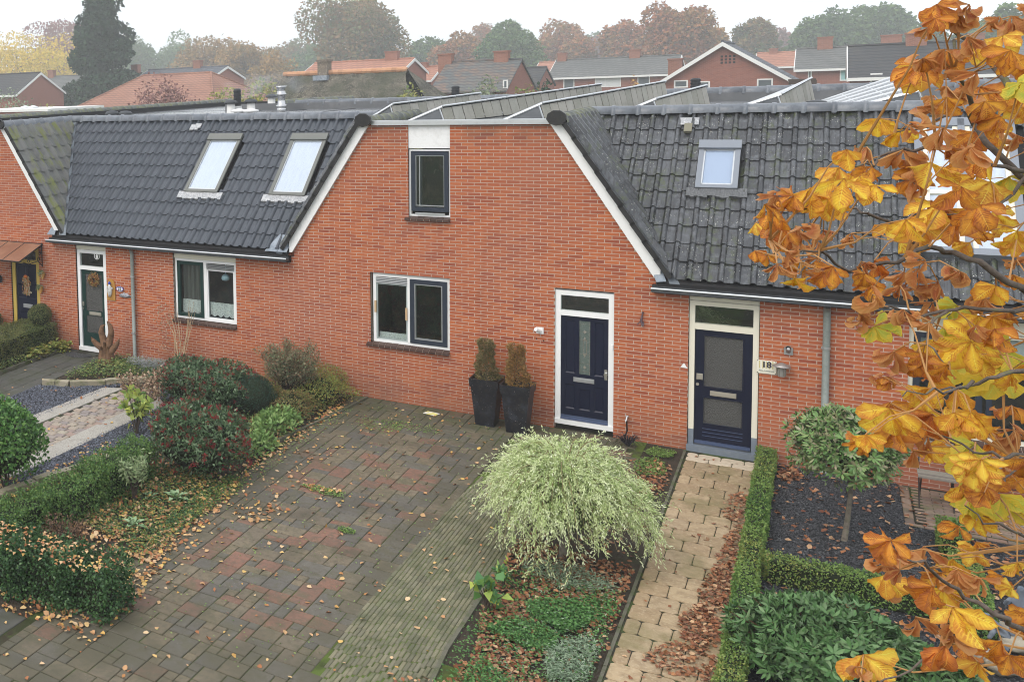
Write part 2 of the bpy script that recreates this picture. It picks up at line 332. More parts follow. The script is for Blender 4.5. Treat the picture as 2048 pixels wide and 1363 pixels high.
# ------------------------------------------------------------------ roof tiles
TZ0, TY0, TZ1, TY1 = 2.80, -.12, 5.45, 2.85      # front slope: eave point and ridge point
fs = Vector((0, TY1 - TY0, TZ1 - TZ0)).normalized(); fn = Vector((0, -fs.z, fs.y))
def tile_verts(w, g, th=.018, roll=.052):
    pr = [(0, .004), (.015, 0), (.56 * w, 0), (.62 * w, .012), (.70 * w, roll * .9), (.80 * w, roll), (.90 * w, roll * .85), (1.02 * w, .006)]
    L = g + .05; V = []; F = []
    n = len(pr)
    for vv, up in ((0, .024), (L, .000)):
        for x, h in pr: V.append((x, vv, h + up))
    for x, h in pr: V.append((x, 0, h + .024))
    for x, h in pr: V.append((x, .004, h + .024 - th - .004))
    F += [(i, i + 1, n + i + 1, n + i) for i in range(n - 1)] + [(3 * n + i, 3 * n + i + 1, 2 * n + i + 1, 2 * n + i) for i in range(n - 1)]
    return V, F
def tile_mesh(w, g, mat):
    b = MB(); b.ct = 0; b.raw(*tile_verts(w, g, roll=.052 if w < .3 else .085)); me = b.mesh('roof_tile', mat)
    me.polygons.foreach_set('use_smooth', [i < 7 for i in range(len(me.polygons))]); return me
def tile_field(parent, origin, u, v, n, ncol, rows, w, g, mat, clips=(), holes=(), single=300, name='roof_tile'):
    me = tile_mesh(w, g, mat); rot = Matrix((u, v, n)).transposed(); V0, F0 = tile_verts(w, g, roll=.052 if w < .3 else .085)
    cnt = 0; rest = MB()
    todo = [(r, c) for r in rows for c in range(ncol)]
    todo.sort(key=lambda rc: (Vector(origin) + u * (rc[1] * w) + v * (rc[0] * g) - Vector(CC)).length)
    for r, c in todo:
        du, dv = c * w, r * g
        if any(a <= du + w * .5 <= b2 and c2 <= dv + g * .5 <= d2 for a, b2, c2, d2 in holes): continue
        p = Vector(origin) + u * du + v * dv + n * rnd.uniform(-.003, .004)
        rr = rot @ Matrix.Rotation(rnd.uniform(-.012, .012), 3, 'Z')
        wp = [p + rr @ Vector(q) for q in V0]
        st = 1
        for cp, cn in clips:
            ds = [(q - cp).dot(cn) for q in wp]
            if max(ds) < 0.01: st = 0
            elif min(ds) < -.005 and st: st = 2
        if not st: continue
        if st == 1:
            if cnt < single: new(name, me, parent, p, rr)
            else: rest.ct = rnd.random(); rest.raw(wp, F0)
            cnt += 1
        else:
            bm = bmesh.new(); vs = [bm.verts.new(q - p) for q in wp]
            for f in F0: bm.faces.new([vs[i] for i in f])
            for cp, cn in clips: bmesh.ops.bisect_plane(bm, geom=bm.verts[:] + bm.edges[:] + bm.faces[:], plane_co=cp - p, plane_no=cn, clear_inner=True)
            if len(bm.faces) == 0: bm.free(); continue
            m2 = bpy.data.meshes.new('roof_tile_cut'); bm.to_mesh(m2); bm.free(); m2.materials.append(mat)
            new(name, m2, parent, p)
    if rest.f: tag(rest.build('roof_tiles_far', mat, parent), kind='stuff')
def ridge_run(parent, a, b, mat, n=None, r=.135, pitch=.40, name='ridge_tile', single=True):
    a, b = Vector(a), Vector(b); L = (b - a).length; n = n or max(1, round(L / pitch)); g = L / n; d = (b - a).normalized()
    side = d.cross(Vector((0, 0, 1))).normalized(); rot = Matrix((side, d, Vector((0, 0, 1)))).transposed()
    m = MB(); m.ct = 0; K = 8
    prof = [(0.0, 1.0), (g - .075, .96), (g - .07, 1.20), (g - .02, 1.22), (g + .005, 1.0)]
    Vv = []
    for yy, k in prof:
        for i in range(K + 1):
            t = math.pi * i / K; Vv.append((-math.cos(t) * r * k, yy, (math.sin(t) * r * 1.15 - .10) * k))
    m.raw(Vv, [(j * (K + 1) + i + 1, j * (K + 1) + i, (j + 1) * (K + 1) + i, (j + 1) * (K + 1) + i + 1) for j in range(len(prof) - 1) for i in range(K)])
    me = m.mesh('ridge_tile', mat, smooth=True)
    for i in range(n): new(name, me, parent, a + d * g * i + Vector((0, 0, rnd.uniform(-.004, .004))), rot @ Matrix.Rotation(rnd.uniform(-.012, .012), 3, 'Z'))
def end_cap(parent, p, mat, r=.16):
    m = MB(); m.prism([(p[0] + r * math.cos(t), p[1], p[2] + r * math.sin(t) * .85) for t in [math.pi * 2 * i / 9 + .5 for i in range(9)]], (0, .07, 0))
    m.build('ridge_end_cap', mat, parent)

# ------------------------------------------------------------------ windows and doors (front plane y = 0, house side +y)
def frame_rect(m, x0, x1, z0, z1, t, y0, y1, tb=None, tt=None):
    tb = t if tb is None else tb; tt = t if tt is None else tt
    m.box(x0, x0 + t, y0, y1, z0, z1); m.box(x1 - t, x1, y0, y1, z0, z1)
    m.box(x0 + t, x1 - t, y0, y1, z0, z0 + tb); m.box(x0 + t, x1 - t, y0, y1, z1 - tt, z1)
def sub(m, name, mat, parent): return m.build(name, mat, parent)
def single_box(name, parent, mat, *a):
    m = MB(); m.box(*a); return m.build(name, mat, parent)
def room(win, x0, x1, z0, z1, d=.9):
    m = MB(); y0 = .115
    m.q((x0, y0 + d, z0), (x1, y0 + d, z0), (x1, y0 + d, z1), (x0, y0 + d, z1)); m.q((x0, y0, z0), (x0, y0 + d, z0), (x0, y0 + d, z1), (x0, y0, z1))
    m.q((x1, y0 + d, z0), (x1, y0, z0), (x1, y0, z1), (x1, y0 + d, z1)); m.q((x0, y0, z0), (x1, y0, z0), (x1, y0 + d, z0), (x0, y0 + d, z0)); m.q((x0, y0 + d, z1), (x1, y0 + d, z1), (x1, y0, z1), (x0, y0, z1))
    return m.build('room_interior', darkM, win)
def sill_row(parent, x0, x1, z, n, out=.07, drop=.035, h=.045):
    w = (x1 - x0) / n
    m = MB(); m.ct = 0; m.prism([(.004, .06, 0), (.004, -out, -drop), (.004, -out, -drop - h), (.004, .06, -h - .02)], (w - .009, 0, 0)); me = m.mesh('sill_tile', sillM)
    b = MB(); b.prism([(x0 + .01, .06, z - .012), (x0 + .01, -out + .008, z - drop - .008), (x0 + .01, -out + .008, z - drop - h + .004), (x0 + .01, .06, z - h - .016)], (x1 - x0 - .02, 0, 0))
    s = b.build('window_sill', mortarM, parent)
    for i in range(n): new('sill_tile', me, s, (x0 + i * w, 0, z + rnd.uniform(-.002, .002)))
def louvre(win, x0, x1, z0, z1, y=.05):
    m = MB(); n = 4; h = (z1 - z0) / n
    for i in range(n): m.prism([(x0, y, z0 + i * h + .004), (x0, y - .022, z0 + i * h + .004), (x0, y, z0 + (i + .8) * h)], (x1 - x0, 0, 0))
    m.build('vent_louvre', aluM, win)
def thickglass(win, x0, x1, z0, z1, y, mat=None, name='pane'): single_box(name, win, mat or paneM, x0, x1, y, y + .006, z0, z1)

def house(label, loc, group='terraced brick houses in the row'):
    return thing('terraced_house', label, 'house', loc, group)

# ---- the four visible houses of the row
H24 = house('leftmost brick gable house of the row with the ochre yellow door frame', (-15.5, 0, 0))
H22 = house('brick terraced house with green door and two tall white roof windows', (-9.3, 0, 0))
H20 = house('middle brick gable house with white edged trapezoid facade and dark blue front door', (-3, 0, 0))
H18 = house('right hand brick house with weathered mossy roof and cream door frame', (3.4, 0, 0))

XL = lambda z: -4.53 - (5.44 - z) * .6171          # inner line of left bargeboard of the middle gable
XR = lambda z: -1.39 + (5.42 - z) * .608
XRL = lambda z: -13.90 + (5.43 - z) * .665 if z > 2.9 else 99
dz = lambda z: z < 2.82
w20 = brick_part(H20, -6.14, .2, -50, 40, [(-4.57, -3.08, 1.1, 2.50), (-3.82, -3.06, 3.60, 5.60), (-1.31, -.40, -.2, 2.49)],
                 edge_l=lambda z: XL(z) if z > 2.8 else -99, edge_r=lambda z: XR(z) if z > 2.82 else 99)
w22 = brick_part(H22, -12.3, -6.14, -5, 40, [(-11.72, -10.84, -.2, 2.9), (-9.02, -7.47, 1.07, 2.9)])
w18 = brick_part(H18, .2, 6.6, -5, 40, [(.66, 1.60, -.2, 2.9), (3.36, 5.3, .75, 2.9)])
w24 = brick_part(H24, -18.9, -12.3, -50, 40, [(-13.78, -12.86, -.2, 2.42)], edge_l=lambda z: max(-18.9, -17.2 - (5.44 - z) * .6171), edge_r=lambda z: (-13.92 + (5.43 - z) * .645) if z > 2.9 else 99)

# side/back carcass so the block is closed
def carcass(h, x0, x1, mat=brickM):
    m = MB(); m.box(x0, x1, 11.9, 12.1, -.2, 2.8); m.build('rear_wall', mat, h)
carcass(H24, -18.9, -12.3); carcass(H22, -12.3, -6.14); carcass(H20, -6.14, .2); carcass(H18, .2, 6.6)

# ---- roofs
def roofpart(h, x0, x1, ya, name='roof'):
    m = MB(); m.box(x0, x1, ya, 12.0, 5.22, 5.36); r = m.build(name, flatM, h); return r
r24 = roofpart(H24, -17.05, -13.9, .1); r22 = roofpart(H22, -13.9, -4.62, 2.87); r20 = roofpart(H20, -4.62, -1.25, .1); r18 = roofpart(H18, -1.25, 6.6, 2.87)
m = MB(); m.box(-17.1, -11.4, 12.0, 19.3, 5.22, 5.37); m.build('rear_roof', flatM, H24)
# underlay sheets below the tiles
def sheet(parent, pts, name='underlay'): 
    m = MB(); m.prism([Vector(p) - Vector((0, 0, .03)) for p in pts], (0, 0, -.05)); m.build(name, blackM, parent)
yv = 2.87
sheet(r22, [(-12.32, TY0, TZ0), (-6.25, TY0, TZ0), (-4.68, TY1, TZ1), (-13.78, TY1, TZ1)])
sheet(r18, [(.24, TY0, TZ0), (6.6, TY0, TZ0), (6.6, TY1, TZ1), (-1.15, TY1, TZ1)])
gR = lambda z: -1.18 + (5.50 - z) * .608    # tile plane of the right hand slope of the middle gable
gL = lambda z: -4.74 - (5.50 - z) * .6171
sheet(r20, [(gR(5.45), .0, 5.45), (gR(2.85), .0, 2.85), (gR(5.45), TY1, 5.45)], 'underlay_right')
sheet(r20, [(gL(5.45), .0, 5.45), (gL(2.85), .0, 2.85), (gL(5.45), TY1, 5.45)], 'underlay_left')
g24 = lambda z: -13.70 + (5.50 - z) * .645
sheet(r24, [(g24(5.45), .0, 5.45), (g24(2.85), .0, 2.85), (g24(5.45), TY1, 5.45)], 'underlay_right')
sl = math.hypot(TY1 - TY0, TZ1 - TZ0)
gz = .2575 * sl / (TZ1 - TZ0)
# house 22 front slope
hole = lambda x0, x1, z0, z1, ox: (x0 - ox, x1 - ox, (z0 - TZ0) * sl / (TZ1 - TZ0), (z1 - TZ0) * sl / (TZ1 - TZ0))
vLcut = (Vector((gL(2.80), TY0, 2.8)), Vector((-(TY1 - TY0), 1.63, 0)).normalized())
v24cut = (Vector((g24(2.80), TY0, 2.8)), Vector((TY1 - TY0, 1.71, 0)).normalized())
og = Vector((-13.9, TY0, TZ0)); rowz = .04
tile_field(r22, og + fs * rowz, Vector((1, 0, 0)), fs, fn, 46, range(0, 10), .2075, gz, tileNewM, clips=[vLcut, v24cut], holes=[hole(-9.22, -8.38, 3.85, 4.95, -13.9), hole(-7.12, -6.31, 3.85, 4.95, -13.9)])
vRcut = (Vector((gR(2.80), TY0, 2.8)), Vector((TY1 - TY0, 1.61, 0)).normalized())
og = Vector((-1.2, TY0, TZ0))
DORM = (3.45, 4.62, 3.35, 5.22)
tile_field(r18, og + fs * rowz, Vector((1, 0, 0)), fs, fn, 38, range(0, 10), .2115, gz, tileOldM, clips=[vRcut], holes=[hole(.62, 1.18, 4.2, 4.84, -1.2), hole(DORM[0], DORM[1], DORM[2], DORM[3], -1.2)])
# gable side slopes
def side_slope(parent, gx, sgn, mat, cut, n=9, ybase=-.13):
    x0, x1 = gx(2.85), gx(5.45); v = Vector((x1 - x0, 0, 2.6)).normalized(); 
    u = Vector((0, 1, 0)) if sgn > 0 else Vector((0, -1, 0)); nn_ = u.cross(v)
    g = 3.02 / 9
    o = Vector((x0, ybase if sgn > 0 else ybase + n * .345, 2.85)) + v * .02
    tile_field(parent, o, u, v, nn_, n, range(0, 9), .345, g, mat, clips=[cut])
    # verge tiles: flange hanging over the facade
    for i in range(9):
        a = Vector((x0, 0, 2.85)) + v * (.02 + i * g); b = a + v * (g + .03)
        hz = Vector((-sgn, 0, 0)) * .10
        m = MB(); m.ct = rnd.random(); off = nn_ * (.024)
        dn = -nn_ * .075
        m.prism([a + off + Vector((0, ybase - .02, 0)), b + off * .5 + Vector((0, ybase - .02, 0)), b + off * .5 + dn + Vector((0, ybase - .02, 0)), a + off + dn + Vector((0, ybase - .02, 0))], (0, .03, 0))
        m.build('verge_tile', vergeM, parent)
cutR = (Vector((gR(2.80), TY0, 2.8)), -Vector((TY1 - TY0, 1.61, 0)).normalized())
cutL = (Vector((gL(2.80), TY0, 2.8)), -Vector((-(TY1 - TY0), 1.63, 0)).normalized())
cut24 = (Vector((g24(2.80), TY0, 2.8)), -Vector((TY1 - TY0, 1.71, 0)).normalized())
side_slope(r20, gR, 1, tileOldM, cutR); side_slope(r20, gL, -1, tileOldM, cutL); side_slope(r24, g24, 1, tileMossM, cut24)
# ridges
RZ = 5.54
ridge_run(r22, (-13.75, TY1 + .02, RZ), (-4.55, TY1 + .02, RZ - .02), ridgeM, pitch=.41)
ridge_run(r18, (-1.22, TY1 + .02, RZ), (6.6, TY1 + .02, RZ), ridgeM, pitch=.41)
ridge_run(r20, (-1.24, -.1, RZ - .02), (-1.24, TY1 - .1, RZ), ridgeMossM, pitch=.40); ridge_run(r20, (-4.62, -.1, RZ - .02), (-4.62, TY1 + .2, RZ), ridgeMossM, pitch=.40)
ridge_run(r24, (-13.85, -.1, RZ), (-13.8, TY1, RZ), ridgeM, pitch=.40)
end_cap(r20, (-1.26, -.19, RZ - .03), vergeM); end_cap(r20, (-4.62, -.19, RZ - .03), vergeM); end_cap(r24, (-13.85, -.19, RZ - .03), vergeM)
ridge_run(r24, (-17.15, 0, 5.58), (-17.2, 19.0, 5.60), ridgeMossM, pitch=.46)
ridge_run(r22, (-11.3, 12.05, 5.62), (-4.6, 12.05, 5.62), ridgeM, pitch=.50); ridge_run(r20, (-4.6, 12.05, 5.62), (-1.25, 12.05, 5.66), ridgeM, pitch=.50); ridge_run(r18, (-1.25, 12.05, 5.66), (6.6, 12.05, 5.70), ridgeM, pitch=.50)
ridge_run(r22, (-12.4, 13.5, 5.62), (-11.3, 17.0, 5.62), ridgeMossM, pitch=.50)
for h, a, b in ((r22, -13.8, -4.6), (r20, -4.6, -1.25), (r18, -1.25, 6.6)):
    m = MB(); m.box(a, b, 11.9, 12.0, 5.36, 5.58); m.build('parapet', M('grey_felt_upstand', (.13, .135, .14), .5, noise=[(2, (.2, .2, .2), .5, .7, .6)]), h)
m = MB(); m.box(-17.1, -17.0, 0.2, 19.2, 5.36, 5.53); m.box(-17, -11.4, 19.1, 19.2, 5.37, 5.5); m.build('parapet', blackM, H24)
for h, x0, x1 in ((r22, -13.7, -4.7), (r18, -1.2, 6.6)): m = MB(); m.box(x0, x1, TY1 - .02, TY1 + .06, 5.36, RZ - .05); m.build('ridge_batten', blackM, h)
# felt seams on flat roof, wet patches come from the material
m = MB()
for x in (-12.5, -10.9, -9.3, -7.7, -6.1): m.box(x, x + .08, 3.1, 11.85, 5.36, 5.368)
m.build('felt_seams', blackM, r22)
# bargeboards and coping
def barge(h, o, i, zt, zb, zb2, y=-.07):
    """o/i: outer/inner x(z)"""
    m = MB(); m.prism([(i(zt), y, zt), (o(zt), y, zt), (o(zb), y, zb), (o(zb), y, zb2), (i(zb2), y, zb2)], (0, .068, 0)); m.build('bargeboard', whiteM, h)
barge(H20, lambda z: XR(z) + .20, XR, 5.42, 3.02, 2.84); barge(H20, lambda z: XL(z) - .19, XL, 5.42, 3.02, 2.80)
barge(H24, lambda z: -13.92 + (5.43 - z) * .645 + .17, lambda z: -13.92 + (5.43 - z) * .645, 5.42, 3.0, 2.90)
m = MB(); m.box(-4.52, -1.30, -.05, .12, 5.43, 5.49); m.box(-4.50, -1.32, -.06, -.05, 5.40, 5.475); m.build('coping', aluM, H20)
m = MB(); m.box(-13.9, -17.2, -.05, .12, 5.43, 5.49); m.build('coping', aluM, H24)
# valleys, gutters, flashings
def lead_strip(h, pts, w=.11, up=.03):
    m = MB()
    for a, b in zip(pts[:-1], pts[1:]): a, b = Vector(a), Vector(b); m.prism([a + Vector((-w, 0, up)), a + Vector((w, 0, up)), b + Vector((w, 0, up)), b + Vector((-w, 0, up))], (0, 0, .008))
    m.build('valley_lead', M('dark_valley_lead', (0.13, 0.15, 0.17), .5, noise=[(6, (0.22, 0.25, 0.28), .45, .65, .6)]), h)
fy = lambda z: TY0 + (z - TZ0) * (TY1 - TY0) / (TZ1 - TZ0)
zs = [2.78 + i * .3 for i in range(10)]
lead_strip(r22, [(g24(z) - .03, fy(z) - .02, z) for z in zs], .10, .03); lead_strip(r18, [(gR(z), fy(z) + .02, z) for z in zs], .07, -.02); lead_strip(r22, [(gL(z), fy(z) + .02, z) for z in zs], .07, -.02)
def gutter(h, x0, x1, zt=2.69, n=1):
    m = MB(); yb, yf = -.13, -.27
    m.box(x0, x1, yf, yf + .006, zt - .055, zt); m.box(x0, x1, yf, yb, zt - .061, zt - .055); m.box(x0, x1, yb - .006, yb, zt - .055, zt + .02)
    m.box(x0, x0 + .005, yf, yb, zt - .055, zt - .01); m.box(x1 - .005, x1, yf, yb, zt - .055, zt - .01)
    g = m.build('gutter', M('dark_gutter', (0.05, 0.055, 0.06), .5, noise=[(12, (0.10, 0.11, 0.11), .5, .7, .6)]), h)
    m = MB(); m.tube([(x0, yf - .004, zt), (x1, yf - .004, zt)], .014, 8); m.build('gutter_bead', M('bright_zinc', (0.62, 0.65, 0.66), .35), g)
    m = MB(); m.box(x0, x1, -.13, -.004, zt - .07, zt + .03); m.box(x0, x1, -.12, -.01, zt - .10, zt - .08); m.build('fascia', blackM, g)
gutter(H22, -12.42, -6.2); gutter(H18, .16, 6.6)
def flap(h, pts, mat=leadM, name='corner_flashing'):
    m = MB(); m.ct = rnd.random(); m.prism([Vector(p) for p in pts], (0, .0, .012)); m.build(name, mat, h)
flap(H22, [(-6.72, -.15, 2.80), (-6.45, -.16, 2.80), (-6.36, .14, 3.10), (-6.52, .18, 3.12)])
flap(H22, [(-6.44, -.16, 2.80), (-6.24, -.15, 2.80), (-6.20, .05, 3.02), (-6.34, .14, 3.10)])
flap(H22, [(-12.45, -.15, 2.80), (-12.22, -.16, 2.80), (-12.28, .10, 3.08), (-12.42, .05, 3.0)])
flap(H18, [(.22, -.16, 2.78), (.36, -.16, 2.80), (.18, .24, 3.16), (.05, .20, 3.14)])
# downpipes
def downpipe(h, x, z1=2.60, r=.042):
    m = MB(); m.tube([(x, -.13, z1), (x, -.075, z1 - .12), (x, -.075, -.02)], r, 12); p = m.build('downpipe', pipeM, h, smooth=True)
    for z in (.62, 1.95): 
        b = MB(); b.tube([(x, -.075, z - .018), (x, -.075, z + .018)], r + .008, 12); b.box(x - .065, x - .04, -.09, -.06, z - .012, z + .012); b.build('pipe_bracket', aluM, p)
downpipe(H22, -10.06); downpipe(H18, 2.42, r=.046)

# roof windows on the front slope
def slope_box(m, x0, x1, z0, z1, h0, h1):
    """box lying on the front slope: from z0 to z1 (height of slope), h0..h1 above tiles"""
    a0, a1 = Vector((0, fy(z0), z0)), Vector((0, fy(z1), z1)); X = Vector((1, 0, 0))
    P = [a0 + X * x0, a0 + X * x1, a1 + X * x1, a1 + X * x0]
    m.raw([p + fn * h0 for p in P] + [p + fn * h1 for p in P], [(0, 3, 2, 1), (4, 5, 6, 7), (0, 1, 5, 4), (1, 2, 6, 5), (2, 3, 7, 6), (3, 0, 4, 7)])
def roof_window(h, x0, x1, z0, z1, fm, bm_, foil=True, n=None):
    m = MB(); t = .075; dz_ = .06
    slope_box(m, x0, x0 + t, z0, z1, 0, .10); slope_box(m, x1 - t, x1, z0, z1, 0, .10); slope_box(m, x0 + t, x1 - t, z0, z0 + .05, 0, .095); slope_box(m, x0 - .01, x1 + .01, z1 - .10, z1 + .03, .01, .135)
    w = m.build('roof_window', fm, h)
    m = MB(); slope_box(m, x0 + t, x1 - t, z0 + .05, z1 - .10, .03, .06); m.build('blind_with_sky_sheen', bm_, w)  # sheet under the glass, coloured like the reflected sky
    m = MB(); t2 = .022
    for a in ((x0 + t, x0 + t + t2, z0 + .05, z1 - .1), (x1 - t - t2, x1 - t, z0 + .05, z1 - .1), (x0 + t, x1 - t, z0 + .05, z0 + .075), (x0 + t, x1 - t, z1 - .115, z1 - .1)): slope_box(m, *a, .04, .085)
    m.build('sash', aluM, w)
    m = MB(); slope_box(m, x0 + t, x1 - t, z0 + .06, z1 - .1, .066, .072); m.build('pane', clearM, w)
    m = MB(); 
    for xx in (x0 - .012, x1 + .002): slope_box(m, xx, xx + .01, z0, z1, 0, .07)
    m.build('side_flashing', blackM, w)
    if foil:
        m = MB(); nseg = 14; xa, xb = x0 - .12, x1 + .14
        for i in range(nseg):
            a = xa + (xb - xa) * i / nseg; b = xa + (xb - xa) * (i + 1) / nseg - .001
            za, zb_ = z0 - .12 + rnd.uniform(-.02, .02), z0 + .01
            m.ct = rnd.random(); slope_box(m, a, b, za, zb_, -.01, .070)
        m.build('apron_flashing', foilM if foil is True else M('dull_lead_apron', (0.11, 0.115, 0.12), .5, noise=[(20, (0.17, 0.175, 0.18), .45, .6, .8, (3, 1, 1))], bump=(40, 1, .02)), w)
roof_window(r22, -9.24, -8.38, 3.80, 5.00, skyframeM, blindSkyM); roof_window(r22, -7.13, -6.30, 3.80, 5.00, skyframeM, blindSkyM)
roof_window(r18, .60, 1.20, 4.15, 4.86, skyframe2M, blueSkyM, foil=2)
# small vents / patches at top of slopes
m = MB(); slope_box(m, -9.92, -9.70, 5.16, 5.28, .03, .07); slope_box(m, -9.80, -9.64, 5.20, 5.30, .05, .075); m.build('patch_flashing', foilM, r22)
m = MB(); slope_box(m, -5.62, -5.42, 5.14, 5.34, .03, .07); m.build('patch_flashing', foilM, r22)
m = MB(); slope_box(m, .24, .54, 5.20, 5.32, .04, .06); m.build('patch_flashing', foilM, r18)
m = MB(); slope_box(m, .33, .45, 5.06, 5.20, .04, .10); m.build('tile_vent', M('sandstone_block', (0.2, 0.19, 0.14), 0.8), r18)
# big roof window / dormer glass at right
m = MB(); x0, x1, z0, z1 = DORM
for a in ((x0, x0 + .09, z0, z1), (x1 - .09, x1, z0, z1), (x0, x1, z1 - .10, z1 + .02), (x0, x1, z0, z0 + .08), (x0 + .52, x0 + .60, z0, z1)): slope_box(m, *a, 0, .12)
dw = m.build('roof_window', skyframe2M, r18)
m = MB(); slope_box(m, x0 + .09, x1 - .09, z0 + .08, z1 - .10, .02, .05); m.build('blind_with_sky_sheen', blindSkyM, dw)  # pale sheet gives the look of sky mirrored in the glass
m = MB()
for a in ((x0 + .10, x0 + .16, z0 + .08, z1 - .1), (x0 + .46, x0 + .52, z0 + .08, z1 - .1), (x0 + .60, x0 + .66, z0 + .08, z1 - .1), (x1 - .15, x1 - .09, z0 + .08, z1 - .1), (x0 + .10, x1 - .1, z0 + .8, z0 + .85)): slope_box(m, *a, .04, .09)
m.build('sash', creamM, dw); m = MB(); slope_box(m, x0 + .1, x1 - .1, z0 + .08, z1 - .1, .06, .067); m.build('pane', clearM, dw)
# ------------------------------------------------------------------ windows
def window(h, x0, x1, z0, z1, fm, t=.055):
    m = MB(); frame_rect(m, x0, x1, z0, z1, t, .05, .115); return m.build('window', fm, h)
# middle house, lower window
w = window(H20, -4.53, -3.08, 1.13, 2.49, whiteM)
m = MB(); m.box(-3.87, -3.82, .045, .115, 1.185, 2.435); m.build('mullion', whiteM, w)
louvre(w, -4.475, -3.87, 2.31, 2.43)
m = MB(); frame_rect(m, -4.475, -3.87, 1.185, 2.31, .03, .06, .10); m.build('sash', M('grey_green_paint', (0.33, 0.38, 0.37), 0.4), w)
m = MB(); frame_rect(m, -3.82, -3.135, 1.185, 2.435, .085, .03, .10); m.build('dark_sash', darkframeM, w)
m = MB(); frame_rect(m, -3.735, -3.22, 1.27, 2.35, .018, .034, .10); m.build('glazing_bead', aluM, w)
thickglass(w, -4.445, -3.90, 1.215, 2.28, .08); thickglass(w, -3.735, -3.22, 1.27, 2.35, .07)
m = MB(); m.box(-4.50, -4.465, .02, .05, 1.72, 1.95); m.box(-3.905, -3.87, .02, .045, 1.62, 1.86); m.build('wooden_block', M('raw_wood', (0.52, 0.36, 0.2), 0.7), w)
m = MB(); m.box(-4.44, -3.90, .13, .135, 1.21, 1.32); m.build('net_curtain', laceM, w)
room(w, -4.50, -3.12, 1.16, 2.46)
sill_row(H20, -4.64, -3.08, 1.135, 13, .075, .045)
# middle house, upper window
m = MB(); m.box(-3.82, -3.06, .02, .11, 4.96, 5.42); m.build('infill_panel', panelM, H20)
w = window(H20, -3.82, -3.06, 3.66, 4.94, whiteM, .035)
m = MB(); frame_rect(m, -3.775, -3.10, 3.76, 4.895, .075, .025, .10); m.build('dark_sash', darkframeM, w)
m = MB(); frame_rect(m, -3.70, -3.175, 3.86, 4.82, .012, .045, .10); m.box(-3.635, -3.625, .06, .10, 3.86, 4.82); m.build('glazing_bead', aluM, w)
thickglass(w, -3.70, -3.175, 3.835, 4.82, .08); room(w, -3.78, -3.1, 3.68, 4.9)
m = MB(); m.box(-3.66, -3.60, .10, .14, 3.80, 4.86); m.build('inner_sash_edge', darkframeM, w)
m = MB(); m.box(-3.70, -3.16, .015, .03, 3.705, 3.735); m.build('weather_bar', aluM, w)
sill_row(H20, -3.88, -3.06, 3.655, 7, .07, .03)
# house 22 window
m = MB(); m.box(-9.0, -7.48, .03, .10, 2.46, 2.66); hd = m.build('cream_header_board', creamM, H22)
w = window(H22, -8.99, -7.48, 1.10, 2.45, whiteM)
m = MB(); m.box(-8.28, -8.20, .045, .115, 1.155, 2.40); m.build('mullion', whiteM, w)
louvre(w, -8.20, -7.535, 2.26, 2.39)
m = MB(); frame_rect(m, -8.935, -8.28, 1.155, 2.40, .075, .03, .10); m.build('dark_green_sash', greenM, w)
m = MB(); frame_rect(m, -8.20, -7.535, 1.155, 2.26, .03, .055, .10); m.build('sash', whiteM, w)
thickglass(w, -8.86, -8.355, 1.23, 2.325, .07); thickglass(w, -8.17, -7.565, 1.185, 2.23, .08)
def wavy(x0, x1, z0, z1, y, n, amp, scal=0):
    m = MB()
    for i in range(n):
        a, b = x0 + (x1 - x0) * i / n, x0 + (x1 - x0) * (i + 1) / n
        f = lambda x: y + amp * math.sin(x * 55); za = z0 - (abs(math.sin(a * 22)) * scal); zb_ = z0 - abs(math.sin(b * 22)) * scal
        m.q((a, f(a), za), (b, f(b), zb_), (b, f(b), z1), (a, f(a), z1))
    return m
wavy(-8.86, -8.355, 1.5, 2.33, .17, 40, .02).build('net_curtain', curtainM, w); wavy(-8.86, -8.355, 1.25, 1.53, .125, 40, .006, .03).build('lace_curtain', laceM, w)
wavy(-8.17, -7.565, 1.25, 1.52, .125, 44, .006, .05).build('lace_curtain', laceM, w)
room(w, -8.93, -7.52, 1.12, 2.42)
sill_row(H22, -9.05, -7.47, 1.09, 14, .07, .04)
m = MB(); p = atY(448, 556, .16); m.lathe((p[0], .24, p[2] - .07), [(.01, 0), (.07, .01), (.095, .05), (.085, .10), (.03, .145), (.008, .15)], 18); m.tube([(p[0], .24, p[2] + .07), (p[0], .24, 2.40)], .006, 6)
tag(m.build('pendant_lamp', M('pale_blue_glass', (0.45, 0.62, 0.75), 0.3), None, (p[0], .24, p[2] - .07), smooth=True), 'pale blue globe lamp hanging inside the window of the green door house', 'lamp')
# right house window (behind the chestnut)
m = MB(); m.box(3.40, 5.25, .03, .10, 2.38, 2.66); m.build('cream_header_board', creamM, H18)
w = window(H18, 3.36, 5.3, .80, 2.36, creamM)
m = MB(); frame_rect(m, 3.42, 4.16, .86, 2.30, .07, .03, .10); m.box(4.20, 4.26, .045, .11, .86, 2.3); m.build('dark_sash', darkframeM, w)
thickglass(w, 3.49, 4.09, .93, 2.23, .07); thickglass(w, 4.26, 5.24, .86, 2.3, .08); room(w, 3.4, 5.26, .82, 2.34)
m = MB(); m.box(3.47, 5.2, .12, .13, 2.05, 2.30); m.build('roller_blind', blindSkyM, w)
sill_row(H18, 3.33, 5.32, .80, 16, .07, .04)

